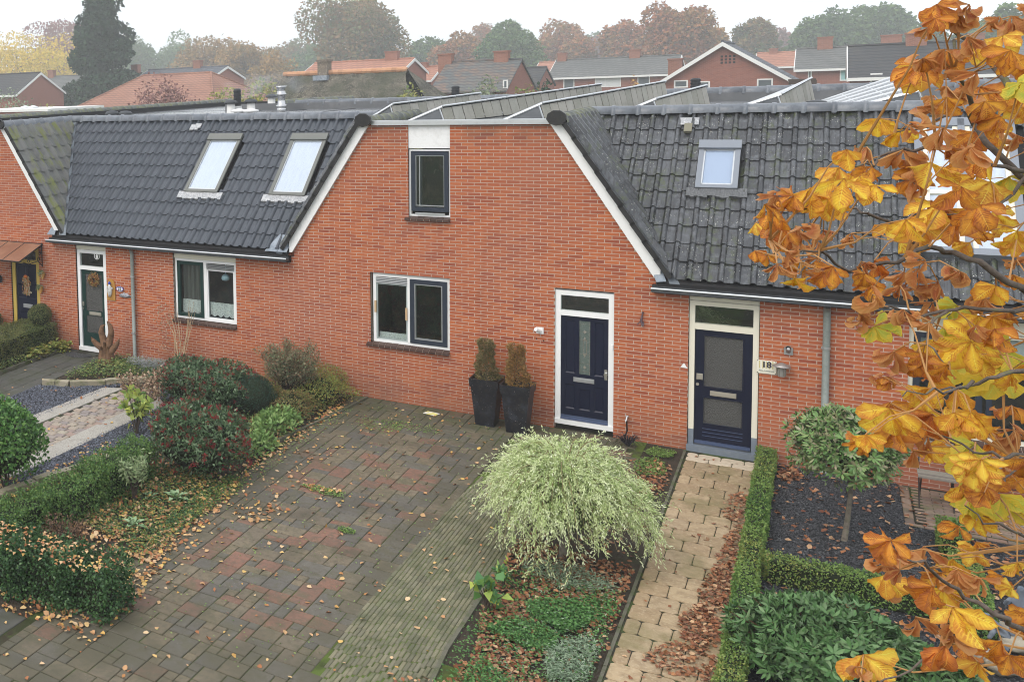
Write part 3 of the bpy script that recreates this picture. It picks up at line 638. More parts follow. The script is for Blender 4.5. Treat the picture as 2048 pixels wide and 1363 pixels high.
# ------------------------------------------------------------------ doors
def door_set(h, x0, x1, z0, ztop, ztr0, ztr1, fm, t=.085, thr=None):
    """frame with transom light between ztr0 (door head) and ztr1"""
    m = MB(); m.box(x0, x0 + t, .03, .12, z0, ztop); m.box(x1 - t, x1, .03, .12, z0, ztop); m.box(x0 + t, x1 - t, .03, .12, ztop - t, ztop); m.box(x0 + t, x1 - t, .028, .12, ztr0, ztr1)
    f = m.build('door_frame', fm, h); thickglass(f, x0 + t, x1 - t, ztr1, ztop - t, .075, name='transom_pane')
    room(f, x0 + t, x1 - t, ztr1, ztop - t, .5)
    return f
def letterbox(d, x0, x1, z0, z1, y=.06, mt=None):
    m = MB(); m.box(x0, x1, y - .012, y, z0, z1); m.box(x0 + .02, x1 - .02, y - .022, y - .012, z0 + .012, z1 - .02); m.build('letterbox', mt or aluM, d)
def panel(m, x0, x1, z0, z1, y=.065, b=.02):
    V = [(x0, y, z0), (x1, y, z0), (x1, y, z1), (x0, y, z1), (x0 + b, y + .014, z0 + b), (x1 - b, y + .014, z0 + b), (x1 - b, y + .014, z1 - b), (x0 + b, y + .014, z1 - b)]
    m.raw(V, [(0, 1, 5, 4), (1, 2, 6, 5), (2, 3, 7, 6), (3, 0, 4, 7), (4, 5, 6, 7)])
# middle door
f = door_set(H20, -1.305, -.40, .10, 2.475, 2.03, 2.12, whiteM)
m = MB(); m.box(-1.305, -.40, .0, .13, .08, .16); m.build('threshold', whiteM, f)
def solid_door(h, x0, x1, z0, z1, mat, holes, panels, y=.065):
    """door leaf split in strips round recessed panels"""
    m = MB(); cuts = sorted(holes + panels, key=lambda a: a[0])
    xs = sorted({x0, x1} | {a[0] for a in cuts} | {a[1] for a in cuts}); zs_ = sorted({z0, z1} | {a[2] for a in cuts} | {a[3] for a in cuts})
    for i in range(len(xs) - 1):
        for j in range(len(zs_) - 1):
            cx_, cz_ = (xs[i] + xs[i + 1]) / 2, (zs_[j] + zs_[j + 1]) / 2
            if any(a[0] < cx_ < a[1] and a[2] < cz_ < a[3] for a in cuts): continue
            m.q((xs[i], y, zs_[j]), (xs[i + 1], y, zs_[j]), (xs[i + 1], y, zs_[j + 1]), (xs[i], y, zs_[j + 1]))
    m.box(x0, x1, y + .02, y + .05, z0, z1)
    for s_ in ((x0, x0 + .001), (x1 - .001, x1)): m.box(s_[0], s_[1], y, y + .03, z0, z1)
    d = m.build('door', mat, h)
    for i, a in enumerate(panels): mm = MB(); panel(mm, *a, y=y); mm.build('door_panel', mat, d)
    return d
dx0, dx1 = -1.22, -.485
d = solid_door(H20, dx0, dx1, .17, 2.03, navyM, [(-.935, -.765, 1.0, 1.95)], [(-1.15, -1.0, 1.0, 1.95), (-.70, -.56, 1.0, 1.95), (-1.15, -1.0, .36, .80), (-.935, -.765, .36, .74), (-.70, -.56, .36, .80)])
m = MB(); m.box(-.935, -.765, .075, .082, 1.0, 1.95); m.build('leaded_pane', M('obscure_green_glass', (0.10, 0.13, 0.115), 0.1, bump=(60, .6, .01), noise=[(25, (0.2, 0.22, 0.2), .5, .7, .5)]), d)
m = MB(); yl = .070
for x in (-.925, -.775): m.box(x - .002, x + .002, yl, .075, 1.0, 1.95)
for z in (1.05, 1.2, 1.36, 1.62, 1.76, 1.90): m.box(-.935, -.765, yl, .075, z - .002, z + .002)
for z, hh in ((1.76, .035), (1.13, .035)): m.prism([(-.85, yl - .002, z - hh), (-.82, yl - .002, z), (-.85, yl - .002, z + hh), (-.88, yl - .002, z)], (0, .004, 0))
for x in (-.875, -.825): m.box(x - .004, x + .004, yl, .075, 1.38, 1.60)
m.prism([(-.885, yl, 1.60), (-.815, yl, 1.60), (-.85, yl, 1.68)], (0, .004, 0)); m.prism([(-.885, yl, 1.38), (-.815, yl, 1.38), (-.85, yl, 1.30)], (0, .004, 0))
m.build('lead_came', steelM, d)
letterbox(d, -1.02, -.70, .86, .94); 
m = MB(); m.box(-.545, -.50, .045, .06, .96, 1.14); m.tube([(-.523, .05, 1.06), (-.523, .0, 1.06)], .028, 12); m.build('door_handle', steelM, d)
m = MB(); m.prism([(dx0, .06, .20), (dx0, .02, .17), (dx0, .065, .17), (dx0, .065, .24)], (dx1 - dx0, 0, 0)); m.build('weather_bar', M('slate_blue_paint', (0.05, 0.07, 0.13), 0.4), d)
m = MB(); m.box(-.44, -.415, .005, .03, 1.52, 1.60); tag(m.build('doorbell', whiteM, None, (-.43, 0, 1.52)), 'small white doorbell on the right frame of the middle dark blue door', 'doorbell')
# door 18
m = MB(); m.box(.67, 1.59, .03, .10, 2.50, 2.66); m.build('cream_header_board', creamM, H18)
f = door_set(H18, .67, 1.59, .34, 2.49, 2.02, 2.12, creamM, .075)
m = MB(); m.box(.67, .745, .028, .12, .05, .34); m.box(1.515, 1.59, .028, .12, .05, .34); m.box(.655, 1.60, -.06, .13, -.02, .085); m.build('grey_plinth', greyM, f)
d = solid_door(H18, .75, 1.51, .11, 2.02, navyM, [(.86, 1.40, 1.06, 1.93), (.86, 1.40, .44, .90)], [])
for a in ((.86, 1.40, 1.06, 1.93), (.86, 1.40, .44, .90)):
    m = MB(); frame_rect(m, a[0], a[1], a[2], a[3], .014, .055, .08); m.build('glazing_bead', navyM, d); thickglass(d, *a, .078, frostM)
m = MB()
for z in (.24, .30, .36): m.box(.86, 1.40, .058, .066, z, z + .008)
m.box(.76, 1.50, .02, .065, .115, .16); m.build('weather_bar', M('slate_blue_paint2', (0.06, 0.085, 0.16), 0.4), d)
letterbox(d, .96, 1.31, .935, 1.015, mt=M('champagne_metal', (0.5, 0.47, 0.4), 0.35, metal=0.6))
m = MB(); m.box(.775, .86, .04, .06, 1.18, 1.28); m.box(.79, .86, .02, .04, 1.20, 1.27); m.tube([(.79, .06, 1.10), (.79, .035, 1.10)], .022, 12); m.build('door_handle', M('champagne_metal', (0.5, 0.47, 0.4), 0.35), d)
# door 22
m = MB(); m.box(-11.71, -10.85, .03, .10, 2.47, 2.64); m.build('cream_header_board', creamM, H22)
f = door_set(H22, -11.70, -10.86, .07, 2.46, 1.98, 2.07, whiteM, .08)
m = MB(); m.box(-11.7, -10.86, -.02, .13, .0, .09); m.build('threshold', whiteM, f)
d = solid_door(H22, -11.61, -10.95, .10, 1.98, greenM, [(-11.50, -11.02, .98, 1.88), (-11.50, -11.02, .44, .86)], [])
for a in ((-11.50, -11.02, .98, 1.88), (-11.50, -11.02, .44, .86)): thickglass(d, *a, .078, frostM)
letterbox(d, -11.40, -11.06, .88, .96, mt=M('champagne_metal', (0.5, 0.47, 0.4), 0.35))
m = MB(); m.box(-11.60, -11.54, .04, .06, 1.08, 1.19); m.tube([(-11.57, .06, 1.02), (-11.57, .04, 1.02)], .018, 10); m.build('door_handle', steelM, d)
m = MB(); p = atY(194, 512, .07); m.tube([(p[0] + .075 * math.cos(t), .066, p[2] + .075 * math.sin(t)) for t in [i * math.pi / 10 for i in range(21)]], .009, 6); m.prism([(p[0] - .03, .064, p[2] - .05), (p[0] + .03, .064, p[2] - .05), (p[0] + .03, .064, p[2]), (p[0] + .045, .064, p[2]), (p[0], .064, p[2] + .05), (p[0] - .045, .064, p[2]), (p[0] - .03, .064, p[2])], (0, .004, 0)); m.build('transom_sticker', whiteM, f)
# door 24 (ochre frame)
f = door_set(H24, -13.76, -12.88, .0, 2.40, 1.98, 2.08, yellowM, .10)
px_, pz = (-13.60, -13.36, -13.16, -13.0), ((1.55, 1.85), (1.15, 1.45), (.62, .82), (.2, .55))
d = solid_door(H24, -13.66, -12.98, .03, 1.98, navyM, [], [(-13.60, -13.34, 1.5, 1.9), (-13.28, -13.04, 1.5, 1.9), (-13.60, -13.34, 1.08, 1.44), (-13.28, -13.04, 1.08, 1.44), (-13.60, -13.34, .2, .75), (-13.28, -13.04, .2, .75)])
letterbox(d, -13.45, -13.15, .84, .94)
# awning with scroll brackets
a, b = atY(88, 485, -.95), atY(0, 508, -.95)
m = MB(); x0, x1, ya, yb_, za, zb_ = -14.9, -12.72, -.95, 0.0, 2.22, 2.52
rotm = M('bronze_polycarbonate', (0.22, 0.11, 0.07), 0.12, noise=[(2, (0.30, 0.17, 0.11), .4, .6, .6)])
for i in range(4):
    xa = x0 + (x1 - x0) * i / 4; m.prism([(xa + .012, ya, za), (xa + (x1 - x0) / 4 - .012, ya, za), (xa + (x1 - x0) / 4 - .012, yb_, zb_), (xa + .012, yb_, zb_)], (0, 0, .008))
aw = thing('door_awning', 'bronze tinted glass canopy on scrolled black brackets over the ochre framed door', 'canopy', (-13.8, 0, 2.2)); m.build('canopy_panel', rotm, aw)
m = MB()
for i in range(5): xa = x0 + (x1 - x0) * i / 4; m.tube([(xa, ya, za), (xa, yb_, zb_)], .014, 6)
m.tube([(x0, ya, za), (x1, ya, za)], .016, 6); m.tube([(x0, -.02, zb_), (x1, -.02, zb_)], .016, 6); m.build('canopy_frame', blackM, aw)
m = MB(); xb = x1 - .02; m.tube([(xb, -.02, 2.55), (xb, -.02, 1.95)], .012, 6); m.tube([(xb, -.90, 2.22), (xb, -.55, 2.10), (xb, -.2, 2.12), (xb, -.02, 1.98)], .010, 6)
for cy_, cz_, rr in ((-.55, 2.18, .06), (-.36, 2.22, .05), (-.16, 2.16, .06), (-.1, 2.3, .05)): m.tube([(xb, cy_ + rr * (1 - i / 30) * math.cos(i * .5), cz_ + rr * (1 - i / 30) * math.sin(i * .5)) for i in range(18)], .008, 5)
m.build('scroll_bracket', blackM, aw)

# ------------------------------------------------------------------ things on the walls
def wallpt(u, v, y=-.03): p = atY(u, v, y); return (p[0], y, p[2])
# door wreath
p = atY(187, 559, .03); P, D = [], []
t = NR.uniform(0, 2 * math.pi, 900); r = .115 + NR.normal(0, .028, 900); P = np.stack([p[0] + r * np.cos(t), .03 + NR.normal(0, .018, 900), p[2] + r * np.sin(t)], 1)
foliage('wreath', P, rdir(900), rdir(900), .035, .022, M('wreath_mix', [(0.25, 0.08, 0.03), (0.45, 0.2, 0.07), (0.12, 0.05, 0.03), (0.5, 0.33, 0.15), (0.30, 0.28, 0.06)], 0.8), NR.random(900), None, tuple(p))
tag(bpy.data.objects['wreath'], 'round wreath of brown and orange dried fruit on the green door', 'wreath')
# garland on dark blue door
n = 500; p = atY(53, 568, .03); tt = NR.random(n); P = np.stack([p[0] + NR.normal(0, .035, n) * (1.5 - abs(tt - .5)), .03 + NR.normal(0, .015, n), p[2] + .22 - tt * .46], 1)
foliage('door_garland', P, np.stack([NR.normal(0, .3, n), NR.normal(0, .2, n), -np.ones(n)], 1), rdir(n), .07, .022, M('garland_mix', [(0.6, 0.5, 0.33), (0.68, 0.6, 0.45), (0.55, 0.18, 0.04), (0.3, 0.3, 0.1)], 0.8), NR.random(n), None, tuple(p))
tag(bpy.data.objects['door_garland'], 'autumn garland of corn husks with orange bow on the ochre framed door', 'garland')
m = MB(); V, F = lump((p[0], -.0, p[2] + .20), (.06, .035, .045), 3, .1, 2); m.raw(V, F); m.build('pumpkin', M('orange_gourd', (0.65, 0.17, 0.03), 0.5), bpy.data.objects['door_garland'], smooth=True)
def clog(name, u, v, label, mat):
    p = wallpt(u, v, -.03); t = thing('wall_planter', label, 'planter', p, 'wooden shoes hung as planters by the ochre framed door')
    m = MB(); m.tube([(p[0], -.05, p[2] + .08), (p[0] - .01, -.07, p[2]), (p[0] - .02, -.08, p[2] - .10)], [.045, .06, .03], 10); m.build('wooden_shoe', mat, t, smooth=True)
    n = 160; P = np.array([p[0] - .04, -.10, p[2] + .05]) + NR.normal(0, .035, (n, 3)); foliage('leaves', P, rdir(n), rdir(n), .045, .02, M('planter_leaf', [(0.06, 0.13, 0.03), (0.4, 0.42, 0.25), (0.12, 0.2, 0.05)], 0.7), NR.random(n), t, p)
woodY = M('varnished_wood', (0.42, 0.22, 0.05), 0.4, noise=[(12, (0.3, 0.14, 0.03), .45, .7, .6)])
clog('a', 88, 549, 'upper yellow wooden shoe planter beside the ochre framed door', woodY); clog('b', 84, 578, 'lower yellow wooden shoe planter beside the ochre framed door', woodY)
# number 22 plaques
def arch_plate(m, x, z, w, h, y0, y1): m.prism([(x - w, y0, z - h), (x + w, y0, z - h), (x + w, y0, z + h * .4)] + [(x + w * math.cos(t), y0, z + h * .4 + h * .6 * math.sin(t)) for t in [math.pi * i / 8 for i in range(1, 8)]] + [(x - w, y0, z + h * .4)], (0, y1 - y0, 0))
p = wallpt(221.5, 579); t = thing('wall_ornament', 'arched wooden plaque with a white house figure beside the green door', 'plaque', p); m = MB(); arch_plate(m, p[0], p[2], .115, .255, -.025, -.001); m.build('board', woodY, t)
m = MB(); V, F = lump((p[0] - .02, -.05, p[2] - .02), (.06, .035, .17), 5, .25, 2); m.raw(V, F); m.tube([(p[0] - .09, -.05, p[2] + .06), (p[0] + .07, -.05, p[2] + .04)], .022, 6); m.build('figure', M('glazed_white_clay', (0.6, 0.6, 0.57), 0.3, noise=[(30, (0.2, 0.2, 0.22), .5, .6, .6)]), t, smooth=True)
m = MB(); m.lathe((p[0] - .02, -.05, p[2] + .14), [(.03, 0), (.035, .02), (.01, .06)], 10); m.build('blue_cap', M('cobalt_glaze', (0.03, 0.06, 0.4), 0.2), t)
def text_obj(name, s, size, loc, mat, parent, ext=.002, bold=False, ax=0):
    c = bpy.data.curves.new(name, 'FONT'); c.body = s; c.size = size; c.extrude = ext; c.align_x = 'CENTER'; c.align_y = 'CENTER'
    if bold: c.offset = size * .02
    o = bpy.data.objects.new('tmp', c); COL.objects.link(o); bpy.context.view_layer.update()
    me = bpy.data.meshes.new_from_object(o); bpy.data.objects.remove(o); me.materials.clear(); me.materials.append(mat)
    return new(name, me, parent, loc, Matrix.Rotation(math.pi / 2, 3, 'X'))
cob = M('cobalt_glaze', (0.03, 0.06, 0.4), 0.2)
p = wallpt(240, 577.5); t = thing('house_number', 'white glazed 22 house number plate with blue rim', 'number plate', p)
m = MB(); m.lathe((0, 0, 0), [(.10, 0), (.10, .012)], 20); o = m.build('plate_rim', cob, t, (0, 0, 0)); o.matrix_basis = Matrix.Rotation(math.pi / 2, 4, 'X') @ Matrix.Diagonal((1, .55, 1, 1))
m = MB(); m.lathe((0, 0, 0), [(.085, 0), (.085, .018)], 20); o = m.build('plate', M('glazed_white', (0.75, 0.76, 0.78), 0.15), t, (0, 0, 0)); o.matrix_basis = Matrix.Rotation(math.pi / 2, 4, 'X') @ Matrix.Diagonal((1, .55, 1, 1))
text_obj('numerals', '22', .10, (p[0], -.052, p[2]), M('dark_ink', (0.03, 0.03, 0.05), 0.5), t, bold=True)
p = wallpt(250, 590.5); t = thing('name_plaque', 'small irregular grey clay plaque below the number 22 plate', 'plaque', p); m = MB(); V, F = lump((p[0], -.03, p[2]), (.14, .02, .05), 9, .25, 3); m.raw(V, F); m.build('plate', M('grey_glaze', (0.36, 0.37, 0.40), 0.3, noise=[(40, (0.08, 0.08, 0.09), .5, .58, .8)]), t, smooth=True)
# number 18 plate, spot light, lamp
p = wallpt(1533, 733, -.012); t = thing('house_number', 'cream square 18 house number plate beside the cream framed door', 'number plate', p)
m = MB(); m.box(p[0] - .125, p[0] + .125, -.014, -.002, p[2] - .11, p[2] + .10); m.build('plate', M('cream_enamel', (0.74, 0.72, 0.60), 0.3), t)
m = MB()
for i in range(5): m.box(p[0] - .095 + i * .042, p[0] - .082 + i * .042, -.0165, -.0145, p[2] - .03, p[2] + .09)
m.build('plate_stripes', M('straw_print', (0.55, 0.47, 0.22), 0.4), t)
m = MB(); 
for a, b in ((-.115, -.10), (.115, -.10), (-.115, .09), (.115, .09)): m.tube([(p[0] + a, -.014, p[2] + b), (p[0] + a, -.022, p[2] + b)], .006, 8)
m.build('screw', blackM, t)
text_obj('numerals', '18', .13, (p[0], -.018, p[2] + .03), M('dark_ink', (0.03, 0.03, 0.05), 0.5), t, bold=True)
text_obj('name_line', 'Fam. Lanterink', .032, (p[0], -.018, p[2] - .065), M('grey_ink', (0.2, 0.25, 0.25), 0.5), t)
p = wallpt(1577, 698, 0); t = thing('wall_spotlight', 'small grey tubular spotlight above the lantern by the cream framed door', 'wall light', p)
m = MB(); m.box(p[0] - .055, p[0] + .055, -.02, -.001, p[2] - .085, p[2] + .03); m.build('mount', aluM, t); m = MB(); m.tube([(p[0], -.02, p[2] - .03), (p[0], -.13, p[2] + .05)], .034, 12, caps=False); m.tube([(p[0], -.03, p[2] - .02), (p[0], -.10, p[2] + .028)], .022, 10); m.build('spot_tube', M('spot_grey', (0.3, 0.31, 0.32), 0.4, metal=.4), t)
p = wallpt(1564, 732, 0); t = thing('wall_lantern', 'steel wall lantern with conical hat beside the number 18 plate', 'wall light', p)
m = MB(); m.tube([(p[0] - .09, -.005, p[2] + .02), (p[0] - .09, -.05, p[2] + .02), (p[0], -.11, p[2] + .01)], .012, 8); m.build('bracket', steelM, t)
m = MB(); m.lathe((p[0], -.13, p[2] + .03), [(.12, 0), (.118, .008), (.02, .055), (.004, .06)], 24); m.build('lamp_hat', M('tarnished_steel', (0.36, 0.33, 0.31), 0.4, metal=.6), t, smooth=True)
m = MB(); m.lathe((p[0], -.13, p[2] - .13), [(.045, 0), (.05, .03), (.05, .15)], 16); m.build('lamp_glass', M('smoked_glass', (0.25, 0.24, 0.22), 0.1), t)
m = MB()
for i in range(6): an = i * math.pi / 3; m.tube([(p[0] + .054 * math.cos(an), -.13 + .054 * math.sin(an), p[2] - .12), (p[0] + .054 * math.cos(an), -.13 + .054 * math.sin(an), p[2] + .03)], .005, 5)
m.build('lamp_cage', steelM, t)
# bare lamp fitting left of middle door
p = wallpt(1080, 661, 0); t = thing('wall_spotlight', 'white cap spotlight with bare drill marks left of the middle dark blue door', 'wall light', p)
m = MB(); m.box(p[0] - .06, p[0] + .06, -.022, -.001, p[2] - .05, p[2] + .06); m.build('mount', whiteM, t); m = MB(); m.tube([(p[0], -.02, p[2] + .0), (p[0] - .05, -.10, p[2] + .04)], .035, 12); m.build('spot_tube', whiteM, t)
m = MB(); m.tube([(p[0] - .055, -.002, p[2] - .15), (p[0] - .055, -.006, p[2] - .15)], .012, 8); m.tube([(p[0] + .06, -.002, p[2] - .17), (p[0] + .06, -.006, p[2] - .17)], .012, 8); m.build('wall_plug', blackM, t)
# hook, triangular label, tap
p = wallpt(1286, 637, 0); m = MB(); m.tube([(p[0], -.01, p[2] + .12), (p[0] - .01, -.04, p[2] + .05), (p[0] - .02, -.05, p[2] - .02), (p[0] + .0, -.03, p[2] - .12)], [.012, .012, .02, .014], 8); m.tube([(p[0] - .015, -.05, p[2] - .02), (p[0] - .08, -.07, p[2] - .10)], .008, 6); m.tube([(p[0] + .01, -.05, p[2] - .04), (p[0] + .015, -.07, p[2] - .10)], .009, 6)
tag(m.build('wall_hook', M('rusty_iron', (0.10, 0.07, 0.08), 0.6), None, p, smooth=True), 'small rusty iron hook on the bricks between the two dark blue doors', 'hook')
p = wallpt(1368, 730, 0); m = MB(); m.prism([(p[0] - .05, -.006, p[2] - .035), (p[0] + .05, -.006, p[2] - .045), (p[0], -.006, p[2] + .04)], (0, .005, 0)); tag(m.build('wall_sticker', whiteM, None, p), 'small white triangular label on the wall left of the cream framed door', 'label')
p = wallpt(1255, 832, 0); t = thing('garden_tap', 'small outdoor tap with black hose low on the wall by the middle door', 'tap', p)
m = MB(); m.tube([(p[0], 0, p[2]), (p[0], -.08, p[2] + .0), (p[0] - .01, -.09, p[2] - .07)], [.016, .02, .014], 8); m.tube([(p[0] - .03, -.07, p[2] + .03), (p[0] + .03, -.07, p[2] + .03)], .008, 6); m.build('tap_body', steelM, t, smooth=True)
m = MB(); m.tube([(p[0], -.09, p[2] - .05), (p[0] + .01, -.10, p[2] - .22), (p[0] - .03, -.10, p[2] - .36), (p[0] - .05, -.14, 0.02)], .012, 8); m.build('hose', blackM, t, smooth=True)
p = wallpt(3, 556, 0); m = MB(); m.lathe((p[0], -.08, p[2] - .1), [(.05, 0), (.07, .05), (.07, .14), (.02, .2)], 12); m.tube([(p[0], 0, p[2]), (p[0], -.08, p[2])], .015, 6); tag(m.build('wall_lantern', blackM, None, p), 'black wall lantern at the left photo edge beside the ochre framed door', 'wall light')

# ------------------------------------------------------------------ solar collectors on the flat roof
slabM = M('cement_board', [(0.36, 0.34, 0.29), (0.42, 0.40, 0.35), (0.30, 0.29, 0.24), (0.40, 0.39, 0.34)], 0.85, noise=[(6, (0.27, 0.27, 0.22), .5, .7, .6), (30, (0.45, 0.43, 0.38), .5, .7, .4)])
cellM = M('solar_glass', (0.05, 0.07, 0.10), 0.12, noise=[(2, (0.09, 0.12, 0.16), .4, .6, .6)], spec=1.0)
def rack(label, na, fa, ya, yb, wid=.62, hgt=None, nsl=10, zb=5.37):
    A, B = atY(*na, ya), atY(*fa, yb); t = thing('solar_rack', label, 'solar panel', (A[0], ya, zb), 'solar collector racks on the flat roof')
    A, B = Vector(A), Vector(B); d = B - A
    fl = lambda p, off: Vector((p.x - off, p.y, zb + .01))
    m = MB()
    n = max(2, round((B - A).length / 1.15))
    for i in range(n):
        a, b = A + d * (i / n + .003), A + d * ((i + 1) / n - .003); ex = Vector((.05, 0, .03))
        pan = MB(); pan.prism([fl(a, wid), a + ex, b + ex, fl(b, wid)], (0, 0, .022)); pan.build('solar_panel', cellM, t)
        fr = MB(); 
        for q0, q1 in ((fl(a, wid), a + ex), (fl(b, wid), b + ex), (a + ex, b + ex), (fl(a, wid), fl(b, wid))): fr.tube([q0 + Vector((0, 0, .018)), q1 + Vector((0, 0, .018))], .020, 4)
        if wid > .8:
            for kx in (.33, .66):
                fr.tube([fl(a, wid).lerp(a + ex, kx) + Vector((0, 0, .02)), fl(b, wid).lerp(b + ex, kx) + Vector((0, 0, .02))], .008, 4)
            for ky in (.2, .4, .6, .8): fr.tube([(fl(a, wid).lerp(fl(b, wid), ky)) + Vector((0, 0, .024)), ((a + ex).lerp(b + ex, ky)) + Vector((0, 0, .024))], .006, 4)
        fr.build('panel_frame', aluM, t)
    for s, P in ((0, A), (1, B)):
        m = MB(); m.prism([fl(P, wid), P, Vector((P.x + .08, P.y, zb + .01))], (0, .02 if not s else -.02, 0)); m.build('end_plate', M('grey_end_plate', (0.13, 0.14, 0.15), 0.45, noise=[(4, (0.2, 0.21, 0.22), .5, .7, .5)]), t)
    for P in (A, B):
        for q0, q1, rr in ((P, Vector((P.x + .09, P.y, zb + .01)), .016), (fl(P, wid), P + Vector((.05, 0, .03)), .02)): m = MB(); m.tube([q0, q1], rr, 6); m.build('rack_strut', aluM, t)
    ns = nsl
    for i in range(ns):
        a, b = A + d * (i / ns + .002), A + d * ((i + 1) / ns - .002); j = rnd.uniform(-.006, .012)
        s = MB(); s.ct = rnd.random(); lo = Vector((.085 + j, 0, 0))
        s.prism([Vector((a.x + .02, a.y, a.z)), Vector((b.x + .02, b.y, b.z)), Vector((b.x + .10 + j, b.y, zb + .01)), Vector((a.x + .10 + j, a.y, zb + .01))], (.012, 0, .0)); s.build('backing_slab', slabM, t)
rack('leftmost short solar rack near the mossy left ridge cap', (780.7, 212), (958, 189), 2.0, 8.5, .55, nsl=12)
rack('longest solar rack running back from behind the white upper panel', (879, 217), (1200, 171), 1.5, 11.3, .66, nsl=20)
rack('solar rack with a gap in its backing slabs, ending beside the right ridge cap', (1078, 211), (1327.6, 165.5), 1.5, 11.3, .66, nsl=20)
rack('short solar rack rising behind the right roof ridge near the centre', (1307, 201.5), (1409, 174), 3.6, 8.2, .62, nsl=9)
rack('steep solar rack with three dark mounting rails left of the wide panel', (1556, 193), (1618, 159.5), 3.5, 9.5, .9, nsl=9)
rack('wide glass solar panel rack half behind the chestnut leaves', (1838, 184), (1775, 160), 3.4, 9.0, 1.15, nsl=8)
# roof vents
def vent(label, u, v, ytop, h, kind):
    p = atZ(u, v, 5.37) if ytop is None else atY(u, v, ytop); x, y = p[0], p[1]; z = 5.36
    t = thing('roof_vent', label, 'roof vent', (x, y, z))
    if kind == 'cap':
        m = MB(); m.lathe((x, y, z), [(.16, 0), (.13, .04), (.12, h - .08)], 14); m.build('vent_collar', M('white_plastic', (0.62, 0.62, 0.6), 0.5), t, smooth=True)
        m = MB(); m.lathe((x, y, z + h - .08), [(.19, 0), (.2, .03), (.15, .09), (.05, .11)], 16); m.build('vent_cap', M('dark_grey_plastic', (0.05, 0.055, 0.06), 0.5), t, smooth=True)
    elif kind == 'flat':
        m = MB(); m.lathe((x, y, z), [(.17, 0), (.13, .05), (.13, .14), (.22, .15), (.2, .2), (.05, .24)], 16); m.build('vent_cap', M('white_plastic', (0.62, 0.62, 0.6), 0.5), t, smooth=True)
    elif kind == 'dark':
        m = MB(); m.lathe((x, y, z), [(.15, 0), (.13, .25)], 14); m.build('vent_collar', M('white_plastic', (0.62, 0.62, 0.6), 0.5), t); m = MB(); pr = [(.10, .25)]
        for i in range(4): zz = .3 + (h - .3) * i / 4; pr += [(.105, zz), (.12, zz + .02), (.105, zz + (h - .3) / 4 - .02)]
        pr += [(.10, h - .02), (.07, h)]; m.lathe((x, y, z), pr, 14); m.build('flue_pipe', M('black_flue', (0.03, 0.032, 0.035), 0.5), t, smooth=True)
    elif kind == 'steel':
        m = MB(); m.lathe((x, y, z), [(.2, 0), (.15, .06), (.15, .12), (.20, .16), (.12, .2), (.12, h * .62), (.16, h * .63), (.16, h * .68), (.13, h * .7), (.13, h * .92), (.17, h * .93), (.17, h)], 18); m.build('flue_pipe', M('stainless_flue', (0.5, 0.5, 0.5), 0.15, metal=1.0), t, smooth=True)
for a in (('small capped roof vent nearest the left tile valley', 224, 226, 3.6, .30, 'cap'), ('second small capped roof vent right of the first one', 251, 226, 3.8, .28, 'cap'), ('capped white vent left of the black flue', 462, 219, 8.2, .42, 'cap'), ('black ribbed flue pipe standing between two capped vents', 475, 215, 8.6, .78, 'dark'),
          ('capped white vent right of the black flue', 502, 214, 8.8, .42, 'cap'), ('low white dome vent in front of the black flue', 478, 222, 6.2, .2, 'flat'), ('low white dome vent in front of the capped pair, right', 502, 221, 6.0, .2, 'flat'),
          ('tall shiny stainless steel flue on the far flat roof', 563, 208, 11.2, .80, 'steel'), ('small capped vent beside the stainless steel flue', 543, 206, 12.2, .5, 'cap'), ('dark lantern shaped vent behind the leftmost solar rack', 911, 192, 11.6, .62, 'dark'),
          ('dark lantern shaped vent in front of the big brick gable', 1391, 180, 11.6, .62, 'dark'), ('low dark round vent right of the steep solar rack', 1633, 197, 5.5, .16, 'cap')): vent(*a)
# chimney smoke: a thin pale wisp over the stainless flue
sm = bpy.data.materials.new('smoke'); sm.use_nodes = True; N, L = sm.node_tree.nodes, sm.node_tree.links; N.remove(N['Principled BSDF'])
pv = N.new('ShaderNodeVolumePrincipled'); pv.inputs['Color'].default_value = (0.75, 0.82, 0.95, 1); nzv = N.new('ShaderNodeTexNoise'); nzv.inputs['Scale'].default_value = 1.6; mr = N.new('ShaderNodeMapRange'); mr.inputs[1].default_value = .45; mr.inputs[2].default_value = .75; mr.inputs[4].default_value = .35
g_ = N.new('ShaderNodeNewGeometry'); L.new(g_.outputs['Position'], nzv.inputs['Vector']); L.new(nzv.outputs['Fac'], mr.inputs[0]); L.new(mr.outputs[0], pv.inputs['Density']); L.new(pv.outputs[0], N['Material Output'].inputs['Volume'])
p = atY(545, 172, 11.2); m = MB(); V, F = lump((p[0] - .3, 11.2, p[2]), (1.5, .6, .45), 4, .3, 3); m.raw(V, F)
tag(m.build('smoke', sm, None, (p[0], 11.2, p[2])), 'thin bluish smoke drifting left from the stainless steel flue', 'smoke', kind='stuff')
